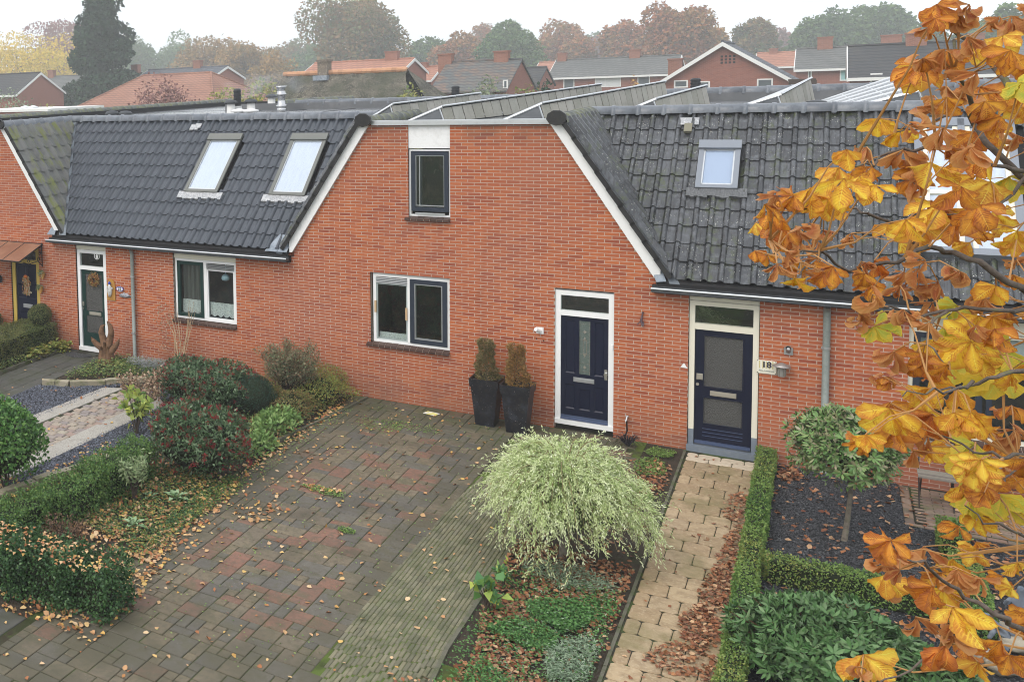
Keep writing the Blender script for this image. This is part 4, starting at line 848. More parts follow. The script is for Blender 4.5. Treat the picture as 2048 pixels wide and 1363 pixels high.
# ------------------------------------------------------------------ ground
soilM = M('garden_soil', (0.055, 0.042, 0.03), 0.95, noise=[(4, (0.035, 0.028, 0.02), .4, .6, .7), (40, (0.09, 0.075, 0.05), .55, .7, .6), (1.6, (0.04, 0.055, 0.02), .52, .66, .6)], bump=(45, 1.0, .02))
grassM = M('far_lawn', (0.06, 0.085, 0.03), 0.95, noise=[(.08, (0.10, 0.10, 0.05), .4, .6, .7)])
m = MB(); m.q((-1500, -150, -.10), (1500, -150, -.10), (1500, 2500, -.10), (-1500, 2500, -.10)); tag(m.build('ground', grassM), kind='structure')
m = MB(); N_ = 60
gx0, gx1, gy0, gy1 = -22, 9, -16, .3
for i in range(N_):
    for j in range(40):
        xa, xb, ya, yb_ = [gx0 + (gx1 - gx0) * q / N_ for q in (i, i + 1)] + [gy0 + (gy1 - gy0) * q / 40 for q in (j, j + 1)]
        m.q((xa, ya, -.02), (xb, ya, -.02), (xb, yb_, -.02), (xa, yb_, -.02))
tag(m.build('garden_soil', soilM), kind='structure')

def moss_pos(x0, k):
    def ex(N, L, geo, col, mix, rgb, nz, ramp):
        sp = N.new('ShaderNodeSeparateXYZ'); L.new(geo.outputs['Position'], sp.inputs[0])
        f = ramp(sp.outputs[0], x0 - 1.0, x0 - .05); f2 = ramp(nz(2.2), .36, .56)
        mm = N.new('ShaderNodeMath'); mm.operation = 'MULTIPLY'; L.new(f, mm.inputs[0]); L.new(f2, mm.inputs[1])
        return mix(mm.outputs[0], col, rgb((0.09, 0.13, 0.025)), k=k)
    return ex
jointM = M('mossy_joint', (0.035, 0.042, 0.015), 0.95, noise=[(3, (0.04, 0.03, 0.02), .4, .6, .8), (2, (0.07, 0.12, 0.02), .52, .64, .8)], extra=moss_pos(-1.83, .95), bump=(80, 1, .01))
def stone_extra(N, L, geo, col, mix, rgb, nz, ramp):
    sp = N.new('ShaderNodeSeparateXYZ'); L.new(geo.outputs['Position'], sp.inputs[0])
    mx = lambda a, b: (lambda q: (L.new(a, q.inputs[0]), L.new(b, q.inputs[1]), q.outputs[0])[2])(N.new('ShaderNodeMath'))
    def op(o, a, b): q = N.new('ShaderNodeMath'); q.operation = o; L.new(a, q.inputs[0]); L.new(b, q.inputs[1]); return q.outputs[0]
    e = op('MAXIMUM', op('MAXIMUM', ramp(sp.outputs[0], -3.9, -4.5), ramp(sp.outputs[0], -2.35, -2.0)), op('MAXIMUM', ramp(sp.outputs[1], -1.6, -.6), ramp(sp.outputs[1], -8.6, -10.0)))
    col = mix(op('MULTIPLY', e, ramp(nz(1.4), .25, .6)), col, rgb((0.085, 0.078, 0.052)), k=.85)
    n = ramp(sp.outputs[1], -2.2, -.2); col = mix(op('MULTIPLY', n, ramp(nz(2.0), .4, .6)), col, rgb((0.07, 0.085, 0.03)), k=.6)
    return col
pn = [(14, (0.09, 0.08, 0.06), .45, .65, .6), (3.5, (0.10, 0.095, 0.055), .5, .62, .55), (55, (0.28, 0.25, 0.20), .60, .70, .6), (1.1, (0.06, 0.055, 0.04), .5, .66, .5)]
redM = M('red_concrete_paver', [(0.21, 0.11, 0.075), (0.17, 0.10, 0.072), (0.23, 0.12, 0.085), (0.16, 0.105, 0.078)], 0.75, noise=pn, bump=(120, .6, .006), extra=stone_extra)
brnM = M('brown_concrete_paver', [(0.155, 0.125, 0.085), (0.18, 0.145, 0.095), (0.14, 0.115, 0.085), (0.20, 0.165, 0.11)], 0.75, noise=pn, bump=(120, .6, .006), extra=stone_extra)
gryM = M('dark_concrete_paver', [(0.11, 0.102, 0.090), (0.13, 0.12, 0.10), (0.095, 0.09, 0.08)], 0.75, noise=pn, bump=(120, .6, .006), extra=stone_extra)

def paver_field(parent, items, single=300, name='paver', h=.05):
    """items: (x0,x1,y0,y1,mat); nearest to the camera become objects"""
    items.sort(key=lambda a: ((a[0] + a[1]) / 2 - CC[0]) ** 2 + ((a[2] + a[3]) / 2 - CC[1]) ** 2 - 30 * (a[1] - a[0]) * (a[3] - a[2]))
    cache = {}; rest = {}
    for i, (x0, x1, y0, y1, mt) in enumerate(items):
        sx, sy = round(x1 - x0, 3), round(y1 - y0, 3)
        if i < single:
            k = (sx, sy, mt.name)
            if k not in cache: b = MB(); b.ct = 0; b.cbox(-sx / 2, sx / 2, -sy / 2, sy / 2, -h, 0, .007); cache[k] = b.mesh(name, mt)
            new(name, cache[k], parent, ((x0 + x1) / 2, (y0 + y1) / 2, rnd.uniform(-.004, .002)), Matrix.Rotation(rnd.uniform(-.02, .02), 3, 'Z') @ Matrix.Rotation(rnd.uniform(-.012, .012), 3, 'X'))
        else:
            b = rest.setdefault(mt.name, (MB(), mt))[0]; b.ct = rnd.random(); b.cbox(x0, x1, y0, y1, -h, rnd.uniform(-.004, .002), .007)
    if rest:
        mats = [q[1] for q in rest.values()]; big = MB()
        for i, (b, mt) in enumerate(rest.values()):
            o = len(big.v); big.v += b.v; big.f += [tuple(o + q for q in f) for f in b.f]; big.t += b.t; big.m += [i] * len(b.f)
        tag(big.build(name + 's_rest', mats, parent), kind='stuff')
# driveway of mixed pavers
bend = lambda yy: .06 * max(0, -yy - 8.0) ** 2 + .07 * math.exp(-((yy + 3.0) / .9) ** 2)
m = MB(); m.box(-5.0, -1.88, -12.5, -.02, -.06, -.012); m.box(-1.88, -.2, -12.5, -8.6, -.07, -.017); drv = tag(m.build('driveway', jointM), kind='structure')
cell = .14; nx, ny = 34, 88; grid = np.zeros((nx, ny), bool); items = []
for j in range(ny):
    for i in range(nx):
        if grid[i, j] or i + 1 > 22 + max(0, bend(-.06 - j * cell) - .07) / cell + .3: continue
        for sx, sy in rnd.choices([[(2, 2)], [(2, 1)], [(1, 2)], [(1, 1)], [(3, 2)], [(2, 3)]], [44, 11, 11, 24, 5, 5])[0:1][0] + [(1, 1)]:
            if sx > 1 and i + sx > 22 + bend(-.06 - j * cell) / cell: continue
            if i + sx <= nx and j + sy <= ny and not grid[i:i + sx, j:j + sy].any(): break
        grid[i:i + sx, j:j + sy] = True
        x0 = -4.885 + i * cell; y1 = -.06 - j * cell; g = .005
        cx_, cy_ = x0 + sx * cell / 2, y1 - sy * cell / 2
        mid = -4.2 < cx_ < -2.3 and -9.4 < cy_ < -1.2
        if sx * sy == 1: mt = rnd.choice([brnM, brnM, gryM, brnM])
        else: mt = rnd.choices([redM, brnM, gryM], [32, 40, 28] if mid else [5, 42, 53])[0]
        items.append((x0 + g, x0 + sx * cell - g, y1 - sy * cell + g, y1 - g, mt))
paver_field(drv, items)
# narrow clinker strip
klM = M('grey_clinker', [(0.15, 0.14, 0.085), (0.20, 0.185, 0.12), (0.12, 0.115, 0.075), (0.17, 0.16, 0.11), (0.14, 0.145, 0.08)], 0.8, noise=[(3, (0.07, 0.08, 0.04), .45, .65, .6), (90, (0.36, 0.34, 0.29), .64, .72, .7)], bump=(120, .5, .004))
m = MB(); m.box(-1.86, -.80, -12.5, -3.0, -.06, -.010); m.box(-.80, .8, -12.5, -8.6, -.07, -.016); ks = tag(m.build('clinker_strip', jointM), kind='structure')
items = []; x = -1.84
while x < -.82:
    y = -3.0 - rnd.random() * .2
    while y > -12.0: o_ = bend(y - .1); items.append((x + o_ + .003, x + o_ + .0475, y - .196, y - .004, klM)); y -= .2
    x += .05
paver_field(ks, items, 300, 'clinker')
# stoop pavers near the middle door
items = []
for j in range(14):
    y = -.05 - j * .21
    for i in range(9):
        x0 = -1.79 + i * .21 + (.1 if j % 2 else 0)
        if x0 < (-.2 if j < 4 else .0): items.append((x0 + .006, x0 + .204, y - .204, y - .006, rnd.choice([brnM, gryM, redM, brnM])))
m = MB(); m.box(-1.79, .1, -3.0, -.02, -.05, -.011); stoop = tag(m.build('stoop_paving', jointM), kind='structure')
paver_field(stoop, items, 300)
# kerbs
kerbM = M('mossy_kerb', (0.12, 0.115, 0.085), 0.9, noise=[(5, (0.06, 0.08, 0.025), .45, .65, .8), (60, (0.2, 0.19, 0.16), .6, .75, .6)], bump=(60, .8, .01))
def kerb(name, pts, w=.05, h=.03, seg=1.0):
    k = tag(new(name, None, None, pts[0]), kind='structure'); 
    for a, b in zip(pts[:-1], pts[1:]):
        a, b = Vector(a), Vector(b); n = max(1, round((b - a).length / seg)); d = (b - a) / n; s = Vector((-d.y, d.x, 0)).normalized() * w / 2
        for i in range(n):
            p, q = a + d * (i + .005), a + d * (i + .995); m = MB(); m.ct = rnd.random(); z = h + rnd.uniform(-.006, .006)
            m.prism([(p + s) + Vector((0, 0, z)), (p - s) + Vector((0, 0, z)), (q - s) + Vector((0, 0, z)), (q + s) + Vector((0, 0, z))][::-1], (0, 0, -.1)); m.build('kerb_stone', kerbM, k)
kerb('kerb_driveway_left', [(-4.62, -.1, 0), (-4.72, -1.1, 0), (-4.86, -2.0, 0), (-5.06, -3.3, 0)])
kerb('kerb_strip_right', [(-.78, -4.6, 0), (-.775, -8.3, 0), (-.71, -9.2, 0), (-.60, -9.8, 0), (-.30, -11, 0)], .045, .012, .5)
kerb('kerb_path_left', [(.645, -.05, 0), (.65, -4, 0), (.66, -9.5, 0)], .035, -.006)
# tan path
tanM = M('tan_tumbled_paver', [(0.36, 0.26, 0.155), (0.30, 0.22, 0.13), (0.41, 0.31, 0.19), (0.33, 0.25, 0.16)], 0.85, noise=[(7, (0.24, 0.17, 0.10), .45, .62, .65), (26, (0.46, 0.37, 0.25), .52, .66, .6), (110, (0.62, 0.55, 0.42), .64, .72, .6), (1.1, (0.16, 0.14, 0.06), .50, .62, .6), (110, (0.2, 0.14, 0.08), .3, .2, .4)], bump=(110, .7, .006))
palM = M('pale_paver', [(0.58, 0.50, 0.38), (0.52, 0.44, 0.33)], 0.8, noise=[(9, (0.42, 0.34, 0.24), .5, .7, .6), (110, (0.7, 0.62, 0.5), .64, .72, .5)], bump=(110, .5, .005))
jdM = M('dark_joint', (0.03, 0.028, 0.018), 0.95, noise=[(3, (0.05, 0.08, 0.015), .48, .6, .8)])
m = MB(); m.box(.66, 1.66, -9.6, -.05, -.06, -.014); pth = tag(m.build('garden_path', jdM), kind='structure')
def rounded(x0, x1, y0, y1, h=.05, c=.035):
    b = MB(); b.ct = 0; P = [(x0 + c, y0), (x1 - c, y0), (x1, y0 + c), (x1, y1 - c), (x1 - c, y1), (x0 + c, y1), (x0, y1 - c), (x0, y0 + c)]
    t = .008; cx_, cy_ = (x0 + x1) / 2, (y0 + y1) / 2; Q = [(cx_ + (p[0] - cx_) * (1 - 2 * t / (x1 - x0)), cy_ + (p[1] - cy_) * (1 - 2 * t / (y1 - y0))) for p in P]
    V = [(*p, -h) for p in P] + [(*p, -t) for p in P] + [(*q, 0) for q in Q]
    b.raw(V, [(i, (i + 1) % 8, 8 + (i + 1) % 8, 8 + i) for i in range(8)] + [(8 + i, 8 + (i + 1) % 8, 16 + (i + 1) % 8, 16 + i) for i in range(8)] + [tuple(range(16, 24))]); return b
cache = {}
def path_stone(x0, x1, yc, hy, mt):
    k = (round(x1 - x0, 2), hy, mt.name)
    if k not in cache: cache[k] = rounded(-(x1 - x0) / 2, (x1 - x0) / 2, -hy / 2, hy / 2).mesh('paving_stone', mt)
    new('paving_stone', cache[k], pth, ((x0 + x1) / 2, yc, rnd.uniform(-.004, .004)), Matrix.Rotation(rnd.uniform(-.015, .015), 3, 'Z') @ Matrix.Rotation(rnd.uniform(-.01, .01), 3, 'Y'))
y = -.16; j = 0
while y > -9.5:
    pale = j < 2; hy = .20 if pale else .368; w = .305; x = .69 - (0 if j % 2 else .155) 
    while x < 1.64:
        a, b = max(x, .69), min(x + w, 1.65)
        if b - a > .06: path_stone(a + .004, b - .004, y - hy / 2, hy - .012, palM if pale else tanM)
        x += w
    y -= hy; j += 1
# grey slabs at the street side, bottom left
slabgM = M('grey_street_slab', [(0.075, 0.075, 0.065), (0.09, 0.088, 0.078), (0.068, 0.066, 0.06)], 0.85, noise=[(2, (0.05, 0.055, 0.03), .45, .65, .7), (100, (0.24, 0.24, 0.22), .64, .74, .6), (8, (0.11, 0.105, 0.09), .5, .7, .4)], bump=(100, .6, .006))
m = MB(); m.box(-9.5, -5.0, -16, -10.45, -.06, -.014); sw = tag(m.build('pavement', jdM), kind='structure'); items = []
for j in range(12):
    for i in range(11):
        x0 = -9.6 + i * .42 + (.21 if j % 2 else 0); y1 = -10.47 - j * .42; items.append((x0 + .005, min(x0 + .415, -5.01), y1 - .415, y1 - .005, slabgM))
paver_field(sw, items, 200, 'slab')
# neighbour's grey path to the green door
m = MB(); m.box(-11.95, -10.72, -9, -.05, -.06, -.014); np_ = tag(m.build('neighbour_path', jdM), kind='structure'); items = []
for j in range(18):
    for i in range(4):
        x0 = -11.93 + i * .302; y1 = -.08 - j * .5 - (.25 if i % 2 else 0); items.append((x0 + .004, x0 + .298, y1 - .496, y1 - .004, slabgM))
paver_field(np_, items, 200, 'slab')
kerb('kerb_neighbour_path', [(-12.02, -.1, .0), (-12.02, -4, 0)], .06, .06)
# left front garden: pebble concrete, pavers, gravel
pebM = M('washed_pebble_concrete', (0.36, 0.34, 0.30), 0.9, noise=[(75, (0.55, 0.52, 0.46), .5, .62, .8), (75, (0.16, 0.15, 0.13), .45, .35, .8), (3, (0.24, 0.23, 0.2), .5, .7, .5)], bump=(75, 1, .015))
m = MB(); m.prism([(-9.75, -7.2, .004), (-9.35, -7.2, .004), (-9.05, -2.1, .004), (-9.45, -2.3, .004)][::1], (0, 0, -.05)); m.prism([(-8.35, -7.4, .004), (-7.95, -7.4, .004), (-7.75, -2.6, .004), (-8.15, -2.2, .004)], (0, 0, -.05)); tag(m.build('pebble_concrete_strip', pebM), kind='structure')
m = MB(); m.prism([(-9.36, -7.3, -.012), (-8.32, -7.3, -.012), (-8.10, -2.1, -.012), (-9.06, -2.1, -.012)], (0, 0, -.05)); lp = tag(m.build('paved_garden_strip', jdM), kind='structure')
lpM = M('pale_old_paver', [(0.28, 0.24, 0.20), (0.34, 0.29, 0.23), (0.24, 0.21, 0.20), (0.30, 0.22, 0.18), (0.36, 0.33, 0.26)], 0.85, noise=[(20, (0.2, 0.17, 0.14), .5, .7, .5)], bump=(90, .6, .006))
cm = {}
for j in range(34):
    y = -2.2 - j * .15; sh = (y + 2.1) * .058
    for i in range(5):
        x = -9.03 + i * .19 + (.06 if j % 2 else 0) + sh
        if 'm' not in cm: b = MB(); b.ct = 0; b.cbox(-.088, .088, -.068, .068, -.05, 0, .01); cm['m'] = b.mesh('paver', lpM)
        new('paver', cm['m'], lp, (x + .09, y - .075, rnd.uniform(-.004, .006)), Matrix.Rotation(rnd.uniform(-.06, .06), 3, 'Z'))
sandstone = M('pale_edging_stone', [(0.33, 0.29, 0.20), (0.28, 0.25, 0.18), (0.38, 0.34, 0.26)], 0.9, noise=[(5, (0.14, 0.15, 0.07), .48, .64, .8), (50, (0.4, 0.36, 0.3), .6, .75, .5)], bump=(50, .8, .01))
def edging(name, pts, w=.14, h=.09, seg=.33):
    k = tag(new(name, None, None, pts[0]), kind='structure')
    for a, b in zip(pts[:-1], pts[1:]):
        a, b = Vector(a), Vector(b); n = max(1, round((b - a).length / seg)); d = (b - a) / n; s = Vector((-d.y, d.x, 0)).normalized() * w / 2
        for i in range(n):
            p, q = a + d * (i + .02), a + d * (i + .98); m = MB(); m.ct = rnd.random(); z = h + rnd.uniform(-.012, .012); j = Vector((rnd.uniform(-.01, .01), rnd.uniform(-.01, .01), 0))
            m.prism([p + s + j + Vector((0, 0, z)), p - s + j + Vector((0, 0, z)), q - s + j + Vector((0, 0, z - .01)), q + s + j + Vector((0, 0, z))][::-1], (0, 0, -.15)); m.build('edging_stone', sandstone, k)
edging('edging_flower_bed', [(-10.7, -2.75, 0), (-10.15, -2.55, 0), (-9.55, -2.05, 0), (-8.95, -1.35, 0), (-8.2, -1.15, 0), (-7.4, -1.5, 0)])
edging('edging_leafy_bed', [(-7.7, -8.6, 0), (-7.45, -7.2, 0), (-7.15, -6.1, 0), (-6.9, -5.0, 0)])
# patio
patM = M('old_patio_brick', [(0.20, 0.13, 0.10), (0.24, 0.17, 0.12), (0.16, 0.12, 0.10), (0.27, 0.20, 0.15)], 0.85, noise=[(4, (0.09, 0.11, 0.04), .5, .65, .6), (60, (0.34, 0.28, 0.22), .6, .75, .5)], bump=(80, .7, .008))
m = MB(); m.box(3.30, 6.8, -1.6, -.05, -.06, -.013); pt = tag(m.build('patio', jdM), kind='structure'); items = []
for j in range(24):
    for i in range(14):
        x0 = 3.42 + i * .21 + (.105 if j % 2 else 0); y1 = -.08 - j * .062; items.append((x0 + .004, x0 + .206, y1 - .058, y1 - .004, patM))
for j in range(8): items.append((3.30, 3.40, -.08 - (j + 1) * .19 + .006, -.08 - j * .19, patM))
for i in range(17): items.append((3.30 + i * .2, 3.30 + (i + 1) * .2 - .006, -1.70, -1.61, patM))
paver_field(pt, items, 300, 'patio_brick')

# ------------------------------------------------------------------ gravel and leaf litter (nobody could count them)
def pts_in(poly, n):
    P = np.array(poly); lo, hi = P.min(0), P.max(0); out = np.zeros((0, 2))
    while len(out) < n:
        q = NR.uniform(lo, hi, (n * 2, 2)); ins = np.zeros(len(q), bool); j = len(P) - 1
        for i in range(len(P)):
            c = ((P[i, 1] > q[:, 1]) != (P[j, 1] > q[:, 1])) & (q[:, 0] < (P[j, 0] - P[i, 0]) * (q[:, 1] - P[i, 1]) / (P[j, 1] - P[i, 1] + 1e-12) + P[i, 0]); ins ^= c; j = i
        out = np.vstack([out, q[ins]])
    return out[:n]
def gravel(name, label, poly, n, size, mat, base):
    m = MB(); P = [(x, y, -.012) for x, y in poly]; m.q(*P); 
    tag(m.build(name + '_bed', base), kind='structure')
    p2 = pts_in(poly, n); T = np.array([[1, 0, 0], [-.5, .87, 0], [-.5, -.87, 0], [0.1, 0, .75]]); V = []
    Rz = NR.uniform(0, 6.28, n); s = NR.uniform(.6, 1.4, n) * size
    c, sn = np.cos(Rz), np.sin(Rz); tv = T[None] * s[:, None, None] * (1 + NR.uniform(-.3, .3, (n, 4, 1)))
    X = tv[:, :, 0] * c[:, None] - tv[:, :, 1] * sn[:, None] + p2[:, :1]; Y = tv[:, :, 0] * sn[:, None] + tv[:, :, 1] * c[:, None] + p2[:, 1:]
    Z = tv[:, :, 2] - .008 + NR.uniform(0, .008, (n, 1)); V = np.stack([X, Y, Z], 2).reshape(-1, 3)
    F = (np.arange(n)[:, None, None] * 4 + np.array([[0, 1, 3], [1, 2, 3], [2, 0, 3]])[None]).reshape(-1, 3)
    tag(new(name, npmesh(name, V, F, mat, np.repeat(NR.random(n), 3))), label, 'gravel', kind='stuff')
slateM = M('blue_slate_chip', [(0.05, 0.055, 0.075), (0.10, 0.11, 0.14), (0.17, 0.185, 0.22), (0.035, 0.04, 0.05), (0.075, 0.08, 0.10)], 0.5)
basM = M('black_basalt_chip', [(0.016, 0.017, 0.019), (0.036, 0.038, 0.042), (0.07, 0.074, 0.08), (0.022, 0.024, 0.027), (0.13, 0.135, 0.14)], 0.55)
darkbed = M('dark_gravel_bed', (0.02, 0.021, 0.024), 0.9)
gravel('blue_gravel', 'blue grey slate chips left of the paved garden strip', [(-10.75, -8), (-9.6, -8), (-9.3, -2.2), (-9.0, -1.6), (-9.6, -2.15), (-10.2, -2.65), (-10.75, -2.85)], 9000, .017, slateM, darkbed)
gravel('blue_gravel_right', 'blue grey slate chips between paved strip and leafy bed', [(-8.05, -8.2), (-7.6, -8.2), (-7.2, -6.1), (-6.9, -5), (-6.9, -2), (-7.5, -1.6), (-8.9, -1.5), (-8.6, -2.1), (-7.8, -2.4)], 9000, .017, slateM, darkbed)
gravel('black_gravel', 'black basalt gravel round the small evergreen tree', [(1.84, -4.3), (3.6, -4.4), (3.58, -1.72), (3.3, -1.72), (3.28, -.02), (1.84, -.02)], 22000, .013, basM, darkbed)
gravel('black_gravel_front', 'black gravel in the front bed beyond the low cross hedge', [(1.84, -9), (5.2, -9), (5.2, -1.75), (3.85, -1.75), (3.85, -4.65), (1.84, -4.5)], 22000, .013, basM, darkbed)
dryM = M('dry_brown_leaf', [(0.22, 0.085, 0.04), (0.30, 0.12, 0.05), (0.16, 0.06, 0.035), (0.38, 0.18, 0.08), (0.20, 0.08, 0.045), (0.52, 0.34, 0.19), (0.13, 0.05, 0.03)], 0.75, tint='attr', noise=[(60, (0.12, 0.05, 0.03), .5, .7, .5)])
paleM = M('dry_pale_leaf', [(0.50, 0.33, 0.17), (0.42, 0.22, 0.10), (0.58, 0.42, 0.25), (0.55, 0.36, 0.10), (0.34, 0.14, 0.06), (0.30, 0.12, 0.05)], 0.75, tint='attr', noise=[(60, (0.3, 0.16, 0.08), .5, .7, .4)])
def litter(name, label, spec, mat, size=.055):
    """spec: list of (poly, n, pile height). curled 4-sided leaves with a raised tip"""
    Vs, Fs, Ts = [], [], []; o = 0
    for poly, n, h in spec:
        p = pts_in(poly, n); z = .006 + NR.random(n) ** 2 * h
        P = np.column_stack([p, z]); D = unit(np.column_stack([NR.normal(size=(n, 2)), NR.normal(0, .25, n)])); U = unit(np.column_stack([NR.normal(0, .35, (n, 2)), np.ones(n)])); S = unit(np.cross(D, U)); U = np.cross(S, D)
        L = (size * NR.uniform(.6, 1.4, n))[:, None]; W = L * NR.uniform(.55, .95, (n, 1)); k = NR.uniform(.05, .35, (n, 1)) * L
        q = np.stack([P, P + D * L * .3 + S * W * .5 + U * k, P + D * L * .75 + S * W * .38 + U * k * .8, P + D * L + U * k * NR.uniform(-.3, 1.2, (n, 1)), P + D * L * .75 - S * W * .38 + U * k * NR.uniform(.2, 1.4, (n, 1)), P + D * L * .3 - S * W * .5 + U * k], 1)
        q[:, :, 2] = np.maximum(q[:, :, 2], .003)
        Vs.append(q.reshape(-1, 3)); b = (np.arange(n) * 6)[:, None, None] + o
        Fs.append((b + np.array([[0, 1, 2, 3], [0, 3, 4, 5]])[None]).reshape(-1, 4)); Ts.append(np.repeat(NR.random(n), 2)); o += 6 * n
    return tag(new(name, npmesh(name, np.vstack(Vs), np.vstack(Fs), mat, np.concatenate(Ts))), label, 'fallen leaves', kind='stuff')
rect = lambda a, b, c, d: [(a, c), (b, c), (b, d), (a, d)]
blob = lambda x, y, rx, ry, n=9: [(x + rx * math.cos(t) * rnd.uniform(.7, 1.15), y + ry * math.sin(t) * rnd.uniform(.7, 1.15)) for t in [6.283 * i / n for i in range(n)]]
sp = [(blob(1.5, -2.0, .16, .35), 130, .05), (blob(1.46, -2.6, .16, .25), 90, .05), (blob(1.5, -4.3, .14, .8), 330, .07), (blob(1.46, -5.3, .17, .7), 420, .09), (blob(1.38, -6.3, .22, .6), 560, .10), (blob(1.3, -7.1, .3, .4), 260, .05), (blob(1.55, -7.9, .12, .8), 160, .06), (rect(.7, 1.6, -9.3, -7), 60, .0), (rect(.7, 1.6, -7, -.3), 50, .0), (blob(1.52, -3.3, .12, .5), 120, .05)]
litter('fallen_leaves_path', 'heaps of brown fallen leaves along the right edge of the tan path', [(p_, int(n_ * .95), h_ * .6) for p_, n_, h_ in sp], dryM, .047)
litter('fallen_leaves_willow', 'carpet of brown leaves under and in front of the pale willow', [(rect(-.75, .6, -6.9, -5.1), 1500, .04), (blob(-.3, -7.6, .38, 1.0), 1000, .04), (blob(0, -8.8, .6, .7), 900, .03), (rect(.0, .62, -8, -5.5), 300, .02), (rect(-.7, .55, -5, -1), 420, .02), (blob(.35, -1.7, .25, 1.0), 260, .03), (blob(-.5, -9.6, .5, .8), 300, .03)], dryM, .050)
litter('fallen_leaves_left_bed', 'orange and brown leaves over the ground cover left of the driveway', [([(-6.4, -8.4), (-4.45, -8.5), (-4.45, -6.9), (-4.75, -5.3), (-6.3, -5.2)], 2100, .03), ([(-5.0, -9.9), (-4.0, -9.9), (-4.35, -8.2), (-5.0, -8.3)], 260, .03), (rect(-4.95, -4.75, -5.2, -1), 120, .02), (rect(-6.9, -4.7, -5.2, -.2), 500, .02), (rect(-7.3, -4.05, -10.5, -10.05), 240, .02), (rect(-8.2, -7.4, -9.4, -7.2), 260, .02), (blob(-3.6, -4.9, .4, .12), 60, .02), (blob(-4.0, -6.2, .35, .5), 50, .0)], paleM, .062)
litter('fallen_leaves_paving', 'scattered pale leaves on driveway and street slabs', [(rect(-4.9, -1.8, -12, -.3), 330, 0), (rect(-4.9, -4.0, -9.5, -3), 190, 0), (rect(-1.8, -.8, -11, -3), 70, 0), (rect(-9, -5, -13, -10.2), 60, 0), (rect(-11.8, -7, -8, -1.2), 260, .0), (rect(-7.6, -7.0, -8, -5), 160, .02)], paleM, .055)
litter('fallen_leaves_gravel', 'rust coloured leaves scattered on the black gravel', [([(1.84, -4.3), (3.6, -4.4), (3.5, -.1), (1.84, -.05)], 300, .01), (blob(2.0, -.5, .15, .4), 140, .03), (blob(2.0, -4.0, .2, .25), 110, .03), (rect(1.85, 3.7, -6.0, -4.7), 330, .02), (rect(3.9, 5.0, -5, -1.8), 200, .01), (rect(3.3, 6, -1.6, -.1), 60, 0), (rect(1.85, 5, -9, -6), 200, .02)], dryM, .06)
# ------------------------------------------------------------------ plants
def LM(name, cols, rough=.55, trans=.25, spec=.4): return M(name, [tuple(min(.85, q * 1.3) for q in c) for c in cols], rough, tint='attr', trans=trans, spec=spec)
barkM = M('bark', [(0.12, 0.10, 0.08), (0.16, 0.14, 0.11)], 0.9, noise=[(20, (0.07, 0.06, 0.045), .45, .65, .7), (9, (0.13, 0.15, 0.07), .55, .7, .5)], bump=(40, .8, .01))
twigM = M('dark_twig', (0.06, 0.045, 0.035), 0.9)
boxL = LM('boxwood_leaf', [(0.03, 0.085, 0.018), (0.06, 0.13, 0.03), (0.11, 0.19, 0.045), (0.15, 0.22, 0.05), (0.05, 0.10, 0.025)])
boxYL = LM('yellowing_boxwood_leaf', [(0.05, 0.11, 0.025), (0.10, 0.19, 0.04), (0.18, 0.26, 0.06), (0.08, 0.15, 0.035), (0.26, 0.27, 0.07)])
boxDL = LM('dark_hedge_leaf', [(0.015, 0.045, 0.014), (0.03, 0.08, 0.025), (0.07, 0.14, 0.045), (0.02, 0.06, 0.02), (0.05, 0.11, 0.035)], .4)
coreM = M('dark_shade_core', (0.02, 0.028, 0.012), 0.95)  # dark solid filler added inside shrubs to block light, shade in its colour
def surf_box(x0, x1, y0, y1, z0, z1, n, jit=.03, rough=.05, bottom=True):
    """points on the five upper faces of a lumpy hedge box, with outward normals"""
    A = [(x1 - x0) * (y1 - y0), (x1 - x0) * (z1 - z0), (x1 - x0) * (z1 - z0), (y1 - y0) * (z1 - z0), (y1 - y0) * (z1 - z0)]
    f = NR.choice(5, n, p=np.array(A) / sum(A)); u, v = NR.random(n), NR.random(n)
    X = x0 + u * (x1 - x0); Y = y0 + v * (y1 - y0); Z = np.full(n, z1); Nn = np.tile([0, 0, 1.0], (n, 1))
    for k, (ax, val, nn) in {1: (1, y0, (0, -1, .2)), 2: (1, y1, (0, 1, .2)), 3: (0, x0, (-1, 0, .2)), 4: (0, x1, (1, 0, .2))}.items():
        s = f == k
        if ax == 1: Y = np.where(s, val, Y); Z = np.where(s, z0 + v * (z1 - z0), Z)
        else: X = np.where(s, val, X); Y = np.where(s, y0 + u * (y1 - y0), Y); Z = np.where(s, z0 + v * (z1 - z0), Z)
        Nn[s] = nn
    P = np.stack([X, Y, Z], 1); w = np.sin(X * 9 + Y * 5) * .5 + np.sin(Y * 11 - Z * 13 + 1) * .5 + np.sin(X * 23 + Z * 17 + Y * 19) * .4
    P = P + Nn * (w * rough)[:, None] - Nn * (NR.random(n) ** 2 * jit * 2)[:, None] + NR.normal(0, jit * .3, (n, 3))
    return P, Nn
